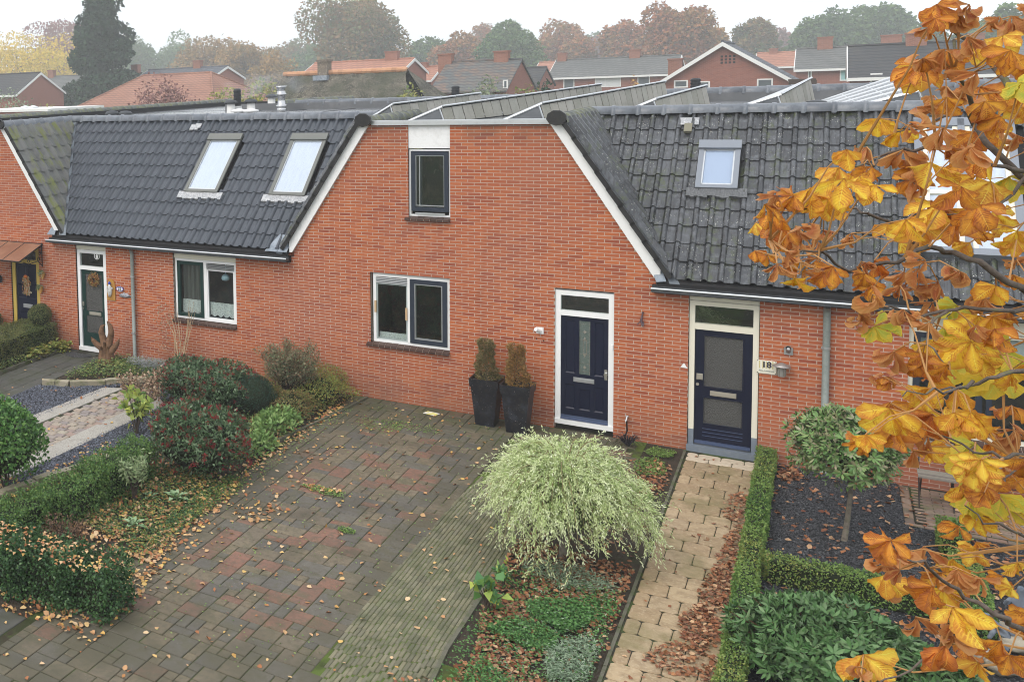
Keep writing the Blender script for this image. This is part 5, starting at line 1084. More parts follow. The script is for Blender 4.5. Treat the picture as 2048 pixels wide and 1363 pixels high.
def hedge(name, label, cat, boxes, dens, L, W, mat, rough=.03, jit=.03, group=None, tintf=None, origin=None):
    b0 = boxes[0]; org = origin or ((b0[0] + b0[1]) / 2, (b0[2] + b0[3]) / 2, 0); t = thing(name, label, cat, org, group)
    Ps, Ns = [], []; m = MB()
    for b in boxes:
        x0, x1, y0, y1, z0, z1 = b; a = (x1 - x0) * (y1 - y0) + 2 * (z1 - z0) * (x1 - x0 + y1 - y0)
        P, Nn = surf_box(*b, int(a * dens), jit, rough); Ps.append(P); Ns.append(Nn); i = jit * 1.6; m.box(x0 + i, x1 - i, y0 + i, y1 - i, 0, z1 - i)
    P, Nn = np.vstack(Ps), np.vstack(Ns); n = len(P); D = unit(Nn * .8 + NR.normal(0, .75, (n, 3)))
    tn = tintf(P) if tintf else np.clip(NR.random(n) * .6 + .2 + .25 * np.sin(P[:, 0] * 4 + P[:, 1] * 3), 0, 1)
    foliage('foliage', P, D, unit(Nn + rdir(n) * .8), L * NR.uniform(.7, 1.3, n), W * NR.uniform(.8, 1.2, n), mat, tn, t, org); m.build('shade_core', coreM, t); return t  # solid dark boxes added inside, blocking light behind the leaves
def ell(c, r, n, shell=.35, zmin=.02, amp=.12, seed=0):
    D = rdir(n); D[:, 2] = np.abs(D[:, 2]) * np.where(NR.random(n) < .82, 1, -.5); D = unit(D)
    w = 1 + amp * (np.sin(D[:, 0] * 5 + seed) + np.sin(D[:, 1] * 6 + seed * 2 + D[:, 2] * 3) + .6 * np.sin(D[:, 0] * 13 + D[:, 2] * 11))
    k = (1 - shell * NR.random(n) ** 1.7) * w; P = np.array(c) + D * np.array(r) * k[:, None]; P[:, 2] = np.maximum(P[:, 2], zmin); Nn = unit(D / np.array(r)); return P, Nn
def bush(name, label, cat, c, r, n, L, W, mat, shell=.35, amp=.12, seed=0, core=.78, group=None, up=.25, extra=None, tint=None, parent=None):
    t = thing(name, label, cat, (c[0], c[1], 0), group); P, Nn = ell(c, r, n, shell, .02, amp, seed)
    D = unit(Nn * .7 + NR.normal(0, .7, (n, 3)) + np.array([0, 0, up])); 
    foliage('foliage', P, D, unit(Nn + rdir(n) * .6), L * NR.uniform(.7, 1.3, n), W * NR.uniform(.8, 1.2, n), mat, NR.random(n) if tint is None else tint(P), t, (c[0], c[1], 0))
    if core: m = MB(); V, F = lump(c, [q * core for q in r], seed, .15, 2, 0); m.raw(V, F); m.build('shade_core', coreM, t, smooth=True)  # solid dark lump added under the leaves to stop light coming through
    m = MB()
    for i in range(7): a = rnd.random() * 6.28; m.tube([(c[0] + .04 * math.cos(a), c[1] + .04 * math.sin(a), -.02), (c[0] + r[0] * .35 * math.cos(a), c[1] + r[1] * .35 * math.sin(a), c[2]), (c[0] + r[0] * .7 * math.cos(a), c[1] + r[1] * .7 * math.sin(a), c[2] + r[2] * .5)], [.018, .012, .005], 5)
    m.build('stem', twigM, t)
    return t
# tan path hedge and cross hedges
gy = lambda P: np.clip(NR.random(len(P)) * .55 + .2 + .3 * np.sin(P[:, 1] * 1.9 + P[:, 0] * 2), 0, 1)
hedge('box_hedge', 'long low box hedge along the right side of the tan path', 'hedge', [(1.62, 1.83, -2.6, -.05, 0, .25), (1.63, 1.84, -9.6, -2.6, 0, .24)], 3000, .030, .020, boxYL, .018, .02, tintf=gy)
hedge('box_hedge', 'low yellowish cross hedge between the black gravel and the front bed', 'hedge', [(1.9, 3.68, -4.62, -4.34, 0, .30)], 3000, .030, .020, boxYL, .018, .02, tintf=gy)
hedge('box_hedge', 'short low box hedge right of the black gravel, behind chestnut leaves', 'hedge', [(3.60, 3.86, -2.55, -1.85, 0, .26), (3.64, 3.9, -5.0, -3.0, 0, .26)], 3000, .030, .020, boxYL, .02, .02, tintf=gy)
# dark hedge bottom left
hd_ = hedge('privet_hedge', 'dense dark green clipped hedge with leaves on top at the bottom left', 'hedge', [(-4.85, -4.10, -10.08, -9.50, 0, .60), (-5.6, -4.7, -10.16, -9.52, 0, .60), (-6.5, -5.4, -10.26, -9.58, 0, .60), (-7.6, -6.3, -10.36, -9.62, 0, .60)], 2100, .042, .030, boxDL, .09, .09)
n = 430; X_ = NR.uniform(-7.6, -4.15, n); P = np.column_stack([X_, NR.uniform(-.64, -.02, n) - 9.5 + (X_ + 4.1) * .09, NR.uniform(.60, .69, n)])
tag(foliage('leaves_on_hedge', P, np.column_stack([NR.normal(size=(n, 2)), NR.normal(0, .2, n)]), np.tile([0, 0, 1.], (n, 1)), .06, .048, paleM, NR.random(n), None, (-5.8, -9.8, .7)), 'pale orange fallen leaves lying on top of the dark clipped hedge', 'fallen leaves', kind='stuff')
hedge('privet_hedge', 'lower loose green hedge running back from the bottom left hedge', 'hedge', [(-6.75, -6.2, -9.3, -8.3, 0, .50), (-6.55, -5.98, -8.4, -7.2, 0, .56), (-6.5, -5.95, -7.3, -5.8, 0, .60)], 2300, .034, .024, boxL, .08, .07, tintf=lambda P: np.clip(NR.random(len(P)) * .6 + .05, 0, 1))
# left neighbour hedge and ball
hl = LM('olive_boxwood_leaf', [(0.04, 0.065, 0.02), (0.075, 0.11, 0.03), (0.12, 0.14, 0.04), (0.16, 0.15, 0.05), (0.05, 0.08, 0.025)])
hedge('box_hedge', 'clipped green box hedge left of the grey path to the green door', 'hedge', [(-13.3, -12.25, -3.6, -.15, 0, .62)], 2500, .032, .022, hl, .03, .03)
bush('boxwood_ball', 'round clipped boxwood ball above the hedge by the ochre framed door', 'shrub', (-12.62, -.35, .78), (.30, .30, .30), 2600, .03, .02, hl, .2, .03, 1, .85)
bush('boxwood_ball', 'small clipped boxwood at the left photo edge under the wall lantern', 'shrub', (-14.15, -.45, .45), (.32, .3, .4), 2200, .03, .02, hl, .2, .03, 2, .85)
# laurel at left edge
lau = LM('glossy_laurel_leaf', [(0.03, 0.085, 0.02), (0.06, 0.15, 0.035), (0.10, 0.22, 0.05), (0.16, 0.28, 0.08), (0.02, 0.055, 0.018)], .3)
bush('laurel_shrub', 'bright glossy green laurel at the left photo edge', 'shrub', (-7.75, -7.55, .72), (.62, .6, .70), 5200, .075, .042, lau, .4, .08, 3, .72)
# skimmias
ski = LM('skimmia_leaf', [(0.03, 0.07, 0.025), (0.05, 0.10, 0.04), (0.09, 0.15, 0.07), (0.14, 0.20, 0.11), (0.02, 0.05, 0.02)], .35)
budM = LM('red_flower_bud', [(0.20, 0.015, 0.02), (0.30, 0.03, 0.035), (0.14, 0.015, 0.02)], .6)
def skimmia(label, c, r, n, seed):
    t = bush('skimmia', label, 'shrub', c, r, n, .075, .032, ski, .3, .10, seed, .8)
    P, Nn = ell(c, [q * 1.02 for q in r], 260, .06, .1, .10, seed); k = 22; PP = np.repeat(P, k, 0) + NR.normal(0, .018, (len(P) * k, 3)); NNn = np.repeat(Nn, k, 0)
    foliage('bud_cluster', PP, unit(NNn + NR.normal(0, .4, PP.shape)), rdir(len(PP)), .022, .016, budM, NR.random(len(PP)), t, (c[0], c[1], 0))
skimmia('rounded skimmia full of red buds beside the driveway, nearest', (-5.55, -5.25, .52), (.80, .70, .58), 5200, 4)
skimmia('wide skimmia with red buds further back near the wall', (-7.0, -2.35, .42), (1.0, .72, .50), 6200, 5)
bush('yew_shrub', 'very dark green rounded evergreen between the two red budded skimmias', 'shrub', (-6.12, -2.2, .34), (.50, .5, .40), 6500, .028, .012, LM('yew_leaf', [(0.008, 0.03, 0.02), (0.015, 0.05, 0.03), (0.03, 0.075, 0.045)], .45), .25, .08, 6, .85)
azl = LM('azalea_leaf', [(0.10, 0.14, 0.07), (0.17, 0.20, 0.10), (0.20, 0.10, 0.06), (0.24, 0.24, 0.14), (0.12, 0.08, 0.05), (0.08, 0.12, 0.06)])
def open_shrub(name, label, cat, base, h, spread, nb, nl, L, W, mat, extra=None, seed=0):
    r_ = random.Random(seed); t = thing(name, label, cat, base); m = MB(); tips = []
    for i in range(nb):
        a = r_.random() * 6.28; s = spread * r_.uniform(.3, 1); hh = h * r_.uniform(.55, 1); mid = (base[0] + s * .35 * math.cos(a), base[1] + s * .35 * math.sin(a), hh * .55); tip = (base[0] + s * math.cos(a), base[1] + s * math.sin(a), hh)
        m.tube([(base[0] + r_.uniform(-.03, .03), base[1] + r_.uniform(-.03, .03), -.02), mid, tip], [.011, .008, .003], 5); tips.append((mid, tip))
    m.build('stem', twigM, t); k = nl // nb; T = np.repeat(np.array(tips), k, 0); u = NR.random(len(T)) ** .6
    P = T[:, 0] * (1 - u[:, None]) + T[:, 1] * u[:, None] + NR.normal(0, .035, (len(T), 3)) * (h / .8); foliage('foliage', P, unit(rdir(len(T)) + (T[:, 1] - T[:, 0]) * .5), rdir(len(T)), L, W, mat, NR.random(len(T)), t, base); return t
open_shrub('azalea', 'airy azalea with reddish leaves in front of the brick wall', 'shrub', (-5.75, -1.25, 0), 1.18, .62, 44, 6800, .052, .024, azl, seed=1)
bush('spirea', 'low yellow green shrub in the corner between wall and driveway', 'shrub', (-5.42, -.80, .26), (.85, .58, .40), 7800, .032, .02, LM('spirea_leaf', [(0.16, 0.22, 0.05), (0.26, 0.28, 0.07), (0.10, 0.16, 0.04), (0.34, 0.22, 0.06), (0.20, 0.26, 0.07)]), .5, .14, 7, .6)
bush('heather', 'low reddish green cushion plants between the azalea and the kerb', 'plant', (-5.6, -1.75, .16), (.62, .55, .26), 4200, .035, .02, LM('heather_leaf', [(0.10, 0.14, 0.04), (0.18, 0.2, 0.06), (0.24, 0.12, 0.05), (0.08, 0.11, 0.04), (0.30, 0.24, 0.08)]), .5, .14, 12, .6)
bush('perennial_clump', 'bright green primrose clump left of the driveway kerb', 'plant', (-5.35, -2.7, .10), (.38, .62, .2), 900, .11, .045, LM('primrose_leaf', [(0.10, 0.19, 0.05), (0.16, 0.27, 0.08), (0.22, 0.30, 0.10)]), .7, .1, 8, 0)
bush('perennial_clump', 'green leafy clump beside the nearest skimmia', 'plant', (-5.2, -3.9, .08), (.3, .5, .2), 520, .11, .045, LM('primrose_leaf', []), .7, .1, 9, 0)
open_shrub('young_rhododendron', 'small pale leaved rhododendron standing in front of the nearest skimmia', 'shrub', (-5.78, -6.85, 0), .82, .26, 16, 420, .085, .034, LM('pale_rhodo_leaf', [(0.12, 0.18, 0.08), (0.20, 0.27, 0.13), (0.28, 0.34, 0.18), (0.16, 0.2, 0.1)]), seed=2)
def rosette(label, x, y, r, mat, n=11):
    t = thing('lambs_ear', label, 'plant', (x, y, 0))
    for i in range(n):
        a = i * 2.4; L = r * (1 - i / n * .5); el = .25 + i / n * .7; m = MB(); d = Vector((math.cos(a) * math.cos(el), math.sin(a) * math.cos(el), math.sin(el))); s = Vector((-math.sin(a), math.cos(a), 0)) * L * .17
        o = Vector((x, y, .01)); p1 = o + d * L * .5; p2 = o + d * L - Vector((0, 0, L * .18)); up = Vector((0, 0, .012))
        m.raw([o, p1 + s + up, p2, p1 - s + up, p1], [(0, 4, 1), (1, 4, 2), (2, 4, 3), (3, 4, 0)]); m.build('leaf', mat, t)
lm = M('felted_leaf', [(0.20, 0.30, 0.15), (0.26, 0.36, 0.20)], .8)
rosette('large pale lambs ear rosette at the edge of the leafy bed', -5.28, -6.45, .30, lm); rosette('lambs ear rosette nearest the clipped dark hedge', -5.30, -7.62, .28, lm, 9); rosette('lambs ear rosette beside the young rhododendron', -5.62, -6.65, .22, lm, 8)
# ivy-like ground cover
def cover(name, label, polys, n, L, W, mat, h=.05, parent=None):
    P = np.vstack([np.column_stack([pts_in(q, int(n * k)), NR.random(int(n * k)) * h + .008]) for q, k in polys]); D = np.column_stack([NR.normal(size=(len(P), 2)), np.abs(NR.normal(0, .35, len(P)))])
    tag(foliage(name, P, D, unit(np.column_stack([NR.normal(0, .4, (len(P), 2)), np.ones(len(P))])), L, W, mat, NR.random(len(P))), label, 'ground cover', kind='stuff')
cvL = LM('ivy_cover_leaf', [(0.02, 0.06, 0.02), (0.04, 0.10, 0.03), (0.07, 0.14, 0.04), (0.20, 0.22, 0.04), (0.03, 0.07, 0.03)])
cover('ground_cover_left', 'small leaved green ground cover among the leaves left of the driveway', [([(-6.2, -8.0), (-4.9, -8.2), (-4.65, -6.9), (-4.8, -5.3), (-6.2, -5.5)], .8), (rect(-5.0, -4.62, -8.4, -5.2), .2)], 6500, .035, .026, cvL, .07)
cover('weeds_driveway', 'small weeds and moss tufts growing between the driveway pavers', [(blob(-3.55, -4.95, .42, .12), .16), (blob(-2.75, -6.1, .14, .1), .08), (blob(-3.9, -1.6, .5, .5), .10), (rect(-4.9, -1.85, -10, -.3), .22), (rect(-4.95, -4.55, -9, -1), .34), (blob(-3.4, -1.4, .7, .3), .1)], 2400, .03, .02, LM('weed_leaf', [(0.08, 0.16, 0.03), (0.14, 0.24, 0.05), (0.20, 0.28, 0.08), (0.06, 0.11, 0.03)]), .025)
cover('thyme_carpet', 'bright green creeping carpet in the bed in front of the pale willow', [(blob(.10, -6.9, .42, .38), .30), (blob(-.1, -7.6, .40, .35), .22), (blob(.4, -6.5, .22, .35), .06), (blob(-.25, -8.8, .3, .4), .08), (rect(-.7, .6, -9.3, -6), .34)], 8500, .032, .026, LM('carpet_leaf', [(0.025, 0.08, 0.018), (0.05, 0.13, 0.03), (0.08, 0.19, 0.045), (0.12, 0.23, 0.07)]), .08)
cover('grey_green_sedum', 'grey green feathery ground cover beside the path near the bottom edge', [(blob(.38, -7.9, .25, .6), .4), (blob(-.05, -5.9, .5, .35), .35), (blob(.45, -9.0, .25, .5), .12), (rect(-.3, .6, -9, -5.4), .13)], 5200, .045, .012, LM('sedum_leaf', [(0.12, 0.18, 0.11), (0.2, 0.28, 0.18), (0.28, 0.35, 0.24), (0.09, 0.13, 0.07)]), .10)
cover('moss_by_path', 'mossy patch with green weeds beside the path near the cream framed door', [(blob(.3, -1.3, .25, .5), .4), (blob(.35, -.5, .25, .3), .3), (blob(.3, -2.6, .2, .4), .3)], 2600, .025, .02, LM('weed_leaf', []), .03)
cover('bed_weeds_left', 'mixed green plants in the flower bed by the green door', [([(-10.5, -2.3), (-9.6, -1.7), (-8.6, -.95), (-7.6, -1.1), (-7.6, -.2), (-10.6, -.4)], .6), (blob(-9.7, -.9, .35, .3), .2), (rect(-12.25, -12.02, -5, -.3), .2)], 5200, .06, .035, LM('bed_leaf', [(0.05, 0.10, 0.03), (0.10, 0.17, 0.05), (0.16, 0.22, 0.07), (0.26, 0.26, 0.08), (0.08, 0.12, 0.05)]), .18)
cover('bed_filler', 'mixed low green and rusty plants between the shrubs left of the driveway', [(rect(-6.6, -5.0, -4.4, -.5), 1)], 4200, .055, .03, LM('bed_leaf2', [(0.05, 0.10, 0.03), (0.10, 0.17, 0.05), (0.18, 0.20, 0.06), (0.22, 0.12, 0.05), (0.06, 0.09, 0.03)]), .14)
cover('lavender', 'grey lavender mounds in front of the wall below the green sash window', [(blob(-9.3, -.85, .5, .25), .6), (blob(-8.7, -.7, .5, .25), .4)], 3800, .07, .01, LM('lavender_leaf', [(0.22, 0.24, 0.24), (0.32, 0.34, 0.35), (0.15, 0.17, 0.16)]), .30)
cover('yellow_hosta', 'yellowing leafy edging plants beside the grey path and clipped hedge', [(blob(-12.1, -1.1, .2, .5), .5), (blob(-12.0, -.35, .28, .25), .5)], 300, .13, .07, LM('hosta_leaf', [(0.30, 0.32, 0.08), (0.20, 0.26, 0.07), (0.40, 0.30, 0.10)]), .22)
open_shrub('dead_shrub', 'brown leafless dead shrub behind the bottom left clipped hedge', 'shrub', (-5.55, -8.95, 0), .55, .42, 46, 900, .05, .018, LM('dead_brown_leaf', [(0.14, 0.08, 0.05), (0.20, 0.12, 0.07), (0.08, 0.05, 0.03)]), seed=9)
# dried hydrangea and sticks
open_shrub('hydrangea', 'dried hydrangea with brown heads beside the wide skimmia', 'shrub', (-7.75, -3.5, 0), .95, .5, 26, 900, .06, .045, LM('dried_head', [(0.30, 0.22, 0.15), (0.42, 0.32, 0.22), (0.22, 0.12, 0.08), (0.16, 0.15, 0.08)]), seed=3)
open_shrub('hydrangea', 'pale yellow green leafed stems in front of the paved strip', 'shrub', (-7.35, -4.3, 0), .75, .42, 12, 150, .15, .10, LM('lime_leaf', [(0.20, 0.30, 0.08), (0.35, 0.38, 0.08), (0.10, 0.2, 0.06)]), seed=4)
t = thing('garden_canes', 'bundle of leaning dry stalks and canes under the green sash window', 'canes', (-8.7, -.35, 0)); m = MB()
for i in range(16): a = rnd.uniform(-.5, .5); m.tube([(-8.72 + rnd.uniform(-.12, .12), -.4 + rnd.uniform(-.1, .1), 0), (-8.72 + a * .5, -.28, .8), (-8.85 + a, -.12 + rnd.uniform(-.1, .05), rnd.uniform(1.0, 1.6))], [.008, .006, .003], 5)
m.build('dry_stalk', M('straw', (0.42, 0.32, 0.2), .8), t); n = 260; u = NR.random(n); P = np.column_stack([-9.05 + NR.normal(0, .16, n) - u * .1, -.3 + NR.normal(0, .06, n), .35 + u * 1.1]); foliage('dry_leaves', P, rdir(n), rdir(n), .05, .02, LM('dried_head', []), NR.random(n), t, (-8.7, -.35, 0))
# driftwood stump sculpture
woodM = M('brown_driftwood', [(0.16, 0.085, 0.045), (0.2, 0.11, 0.06)], .8, noise=[(8, (0.08, 0.04, 0.02), .4, .65, .8), (30, (0.26, 0.16, 0.09), .55, .7, .5)], bump=(22, 1, .03))
sx, sy = -10.42, -.72; m = MB()
for i in range(9): a = i * .7; m.tube([(sx + .16 * math.cos(a), sy + .12 * math.sin(a), 0), (sx + .11 * math.cos(a), sy + .08 * math.sin(a), .25), (sx + .13 * math.cos(a), sy + .08 * math.sin(a), .45 + .08 * math.sin(i * 2))], [.075, .07, .04], 7)
for pts, rr in (([(0, 0, .4), (-.06, 0, .55), (-.12, 0, .72), (-.09, 0, .86), (0, 0, .92)], [.11, .09, .07, .05, .008]), ([(.04, 0, .4), (.12, 0, .58), (.16, 0, .75), (.13, 0, .90), (.05, 0, 1.0)], [.10, .08, .07, .055, .008]),
                ([(-.1, 0, .35), (-.26, 0, .42), (-.36, 0, .50), (-.40, -.02, .58)], [.09, .07, .05, .01]), ([(.12, 0, .3), (.24, 0, .42), (.32, 0, .52), (.36, .02, .62)], [.09, .07, .05, .01])): m.tube([(sx + a, sy + b, c) for a, b, c in pts], rr, 9)
tag(m.build('driftwood_stump', woodM, None, (sx, sy, 0), smooth=True), 'brown carved tree stump with two curved horns in front of the green door', 'sculpture')
m = MB(); m.prism([(-11.42 + .36 * math.cos(t), -.38 + (.30 if math.sin(t) < 0 else .05) * math.sin(t), .012) for t in [6.283 * i / 20 for i in range(20)]], (0, 0, -.02)); tag(m.build('doormat', M('speckled_mat', (0.05, 0.05, 0.052), .9, spots=[(30, (0.4, 0.4, 0.4), .25)]), None, (-11.4, -.4, 0)), 'dark speckled half round doormat before the green door', 'doormat')
# weeds with large lobed leaves at the strip edge
open_shrub('sapling', 'young maple like weed with lobed green and yellow leaves by the clinker strip', 'plant', (-.62, -7.25, 0), .42, .22, 9, 34, .14, .12, LM('maple_leaf', [(0.05, 0.14, 0.05), (0.10, 0.22, 0.06), (0.35, 0.38, 0.06)]), seed=5)
open_shrub('sapling', 'small bushy green weed just above the lobed seedling', 'plant', (-.60, -6.55, 0), .30, .16, 8, 90, .08, .035, LM('maple_leaf', []), seed=6)
# ------------------------------------------------------------------ dappled willow
def willow():
    bx, by = -.20, -5.25; t = thing('dappled_willow', 'pale green and cream drooping dappled willow in front of the middle door', 'shrub', (bx, by, 0)); m = MB()
    m.tube([(bx, by, -.03), (bx + .01, by, .35), (bx - .02, by + .02, .75)], [.05, .045, .055], 9); m.build('trunk', barkM, t, smooth=True)
    Ps, Ds, Ns, Tn = [], [], [], []; br = MB(); r_ = random.Random(5)
    for i in range(520):
        a = r_.random() * 6.283; out = r_.uniform(.12, 1.0) ** .55; R = 1.02 * out * (1 + .12 * math.sin(a * 3 + 1)); top = 1.05 + .95 * r_.random() * (1.1 - .6 * out); end = max(.25, 1.55 - R * .95 + r_.uniform(-.35, .25))
        if r_.random() < .14: R *= r_.uniform(1.12, 1.32)
        P0 = Vector((bx, by, .75)); P1 = Vector((bx + R * .35 * math.cos(a), by + R * .35 * math.sin(a), top)); P2 = Vector((bx + R * .8 * math.cos(a + .1), by + R * .8 * math.sin(a + .1), top * .92)); P3 = Vector((bx + R * math.cos(a + .15), by + R * math.sin(a + .15), end))
        C_ = []
        for k in range(9):
            s = k / 8; C_.append(P0 * (1 - s) ** 3 + P1 * 3 * s * (1 - s) ** 2 + P2 * 3 * s * s * (1 - s) + P3 * s ** 3)
        if i % 3 == 0: br.tube(C_, [.010, .009, .008, .007, .006, .005, .004, .003, .002], 4, caps=False)
        C0 = np.array(C_); ns_ = 7; sk = NR.random(ns_) ** .8 * .82 + .18; idx = sk * 7.999; ii = idx.astype(int); fr = (idx - ii)[:, None]; S0 = C0[ii] * (1 - fr) + C0[ii + 1] * fr; T = unit(C0[ii + 1] - C0[ii])
        sd = unit(T * .75 + rdir(ns_) * .65 + np.array([0, 0, -.05])); sl_ = NR.uniform(.14, .32, ns_)
        nl = 15; q = np.tile((np.arange(nl) + .5) / nl, ns_); k_ = np.repeat(np.arange(ns_), nl); P = S0[k_] + sd[k_] * (q * sl_[k_])[:, None] - np.array([0, 0, 1.]) * (q ** 2 * .06)[:, None]
        Ps.append(P + NR.normal(0, .006, P.shape)); Ds.append(unit(sd[k_] * .75 + rdir(len(P)) * .6)); Ns.append(unit(rdir(len(P)) * .6 + np.array([0, 0, 1.]))); Tn.append(np.clip(NR.random(len(P)) * .35 + .35 * q + r_.random() * .42, 0, 1))
    br.build('branch', M('olive_twig', (0.20, 0.17, 0.08), .8), t)
    P = np.vstack(Ps); wl_ = M('variegated_willow_leaf', [(0.22, 0.34, 0.09), (0.40, 0.52, 0.19), (0.60, 0.69, 0.34), (0.76, 0.82, 0.50), (0.84, 0.88, 0.66)], .6, tint='attr', trans=.35)
    foliage('foliage', P, np.vstack(Ds), np.vstack(Ns), NR.uniform(.035, .06, len(P)), .013, wl_, np.concatenate(Tn), t, (bx, by, 0), .15)
    m = MB(); V, F = lump((bx, by, .78), (.62, .62, .36), 3, .2, 2); m.raw(V, F); m.build('shade_core', M('olive_shade_core', (0.05, 0.06, 0.025), .95), t)  # solid olive lump added at the heart, shade put into its colour
willow()
# ------------------------------------------------------------------ whorled evergreen shrubs: leaf clusters are separate parts
def whorl_mesh(L, W, n, mat, seed, name='leaf_cluster', upright=.5):
    r_ = random.Random(seed); m = MB()
    for i in range(n):
        a = i * 6.283 / n + r_.uniform(-.25, .25); el = upright * r_.uniform(.1, 1.3) - .05; l = L * r_.uniform(.75, 1.15); w = W * r_.uniform(.85, 1.15)
        d = Vector((math.cos(a) * math.cos(el), math.sin(a) * math.cos(el), math.sin(el))); s = Vector((-math.sin(a), math.cos(a), r_.uniform(-.25, .25))).normalized(); u = d.cross(s) * -1
        m.ct = r_.random(); o = d * .008
        pts = []
        for f, ww, dr in ((0, .12, 0), (.3, .8, .01), (.6, 1.0, -.03), (.85, .6, -.09), (1.0, .05, -.15)):
            c = o + d * l * f + u * l * dr; pts.append((c + s * w * .5 * ww + u * w * .12 * ww, c, c - s * w * .5 * ww + u * w * .12 * ww))
        V = [p for tr in pts for p in tr]; m.raw(V, [(3 * k, 3 * k + 1, 3 * k + 4, 3 * k + 3) for k in range(4)] + [(3 * k + 1, 3 * k + 2, 3 * k + 5, 3 * k + 4) for k in range(4)])
    me = m.mesh(name, mat, smooth=True); return me
def whorl_shrub(name, label, cat, base, c, r, n, L, W, mats, leaves=7, trunk=None, upright=.5, core=.6, under=0):
    t = thing(name, label, cat, base); ms = [whorl_mesh(L, W, leaves, mats, s, upright=upright) for s in range(9)]
    k = np.arange(n) + .5; ph = np.arccos(1 - (1.0 + under) * k / n); th = math.pi * (1 + 5 ** .5) * k; m = MB(); 
    for i in range(n):
        d = Vector((math.sin(ph[i]) * math.cos(th[i]), math.sin(ph[i]) * math.sin(th[i]), math.cos(ph[i]))); d += Vector([rnd.uniform(-.12, .12) for _ in range(3)]); d.normalize()
        q = 1 + .07 * math.sin(d.x * 6) + .07 * math.sin(d.y * 7 + 2) - (rnd.random() ** 2) * .32; p = Vector((c[0] + d.x * r[0] * q, c[1] + d.y * r[1] * q, c[2] + d.z * r[2] * q))
        ax = (d + Vector((rnd.uniform(-.3, .3), rnd.uniform(-.3, .3), .35))).normalized(); R = ax.to_track_quat('Z', 'Y').to_matrix() @ Matrix.Rotation(rnd.random() * 6.28, 3, 'Z') @ Matrix.Scale(rnd.uniform(.8, 1.15), 3)
        new('leaf_cluster', ms[i % 9], t, p, R)
        if i % 2 == 0: cc = Vector(c) - Vector((0, 0, r[2] * .6)); m.tube([cc, cc.lerp(p, .6) + Vector((0, 0, .03)), p], [.010, .007, .004], 5)
    P, Nn = ell(c, [q * .93 for q in r], n * 16, .35, .05, .08, 3); foliage('inner_leaves', P, unit(Nn + rdir(len(P)) * .8), unit(Nn + rdir(len(P)) * .5), L * .9, W * .9, mats, NR.random(len(P)), t, base)
    m.build('branch', M('reddish_twig', (0.14, 0.06, 0.04), .8), t)
    if trunk: m = MB(); m.tube(trunk, [.034, .03, .026, .03], 9); m.build('trunk', barkM, t, smooth=True)
    if core: m = MB(); V, F = lump(c, [q * core for q in r], 2, .2, 2); m.raw(V, F); m.build('shade_core', coreM, t)  # dark lump added inside the crown in place of deep shade
rhL = M('rhododendron_leaf', [(0.05, 0.12, 0.035), (0.075, 0.17, 0.05), (0.12, 0.22, 0.08), (0.04, 0.09, 0.03), (0.16, 0.25, 0.11)], .42, trans=.08, noise=[(25, (0.10, 0.10, 0.07), .58, .72, .5)])
whorl_shrub('rhododendron', 'broad rhododendron with large dark green leaves at the bottom right', 'shrub', (2.47, -6.55, 0), (2.50, -6.62, .28), (.80, .80, .46), 300, .105, .036, rhL, 7, under=.25)
whorl_shrub('rhododendron', 'rhododendron sprig cluster just right of the big bottom shrub, behind chestnut leaves', 'shrub', (3.35, -6.9, 0), (3.35, -6.95, .25), (.35, .4, .35), 40, .13, .042, rhL, 7, under=.2)
piL = M('pieris_leaf', [(0.07, 0.16, 0.04), (0.13, 0.24, 0.07), (0.20, 0.30, 0.11), (0.28, 0.24, 0.15), (0.17, 0.28, 0.08), (0.09, 0.19, 0.05), (0.32, 0.29, 0.2)], .36, trans=.1)
bx, by = 2.65, -2.74
whorl_shrub('standard_pieris', 'small lollipop evergreen tree on a bare trunk in the black gravel', 'tree', (bx, by, 0), (bx - .02, by, 1.26), (.58, .58, .50), 290, .085, .030, piL, 8, [(bx, by, -.03), (bx + .03, by, .3), (bx + .05, by, .6), (bx + .05, by, .95)], core=.62, under=.72, upright=.4)
m = MB()
for i in range(60): a = rnd.random() * 6.28; r = rnd.uniform(.1, .32); m.tube([(-.12, -.38, 0), (-.12 + r * .5 * math.cos(a), -.38 + r * .5 * math.sin(a), rnd.uniform(.08, .22)), (-.12 + r * math.cos(a), -.38 + r * math.sin(a), rnd.uniform(.02, .16))], [.006, .005, .002], 3)
tag(m.build('black_mondo_grass', M('blackish_blade', (0.015, 0.013, 0.016), .5), None, (-.12, -.38, 0)), 'tuft of black grass at the wall below the garden tap', 'plant')
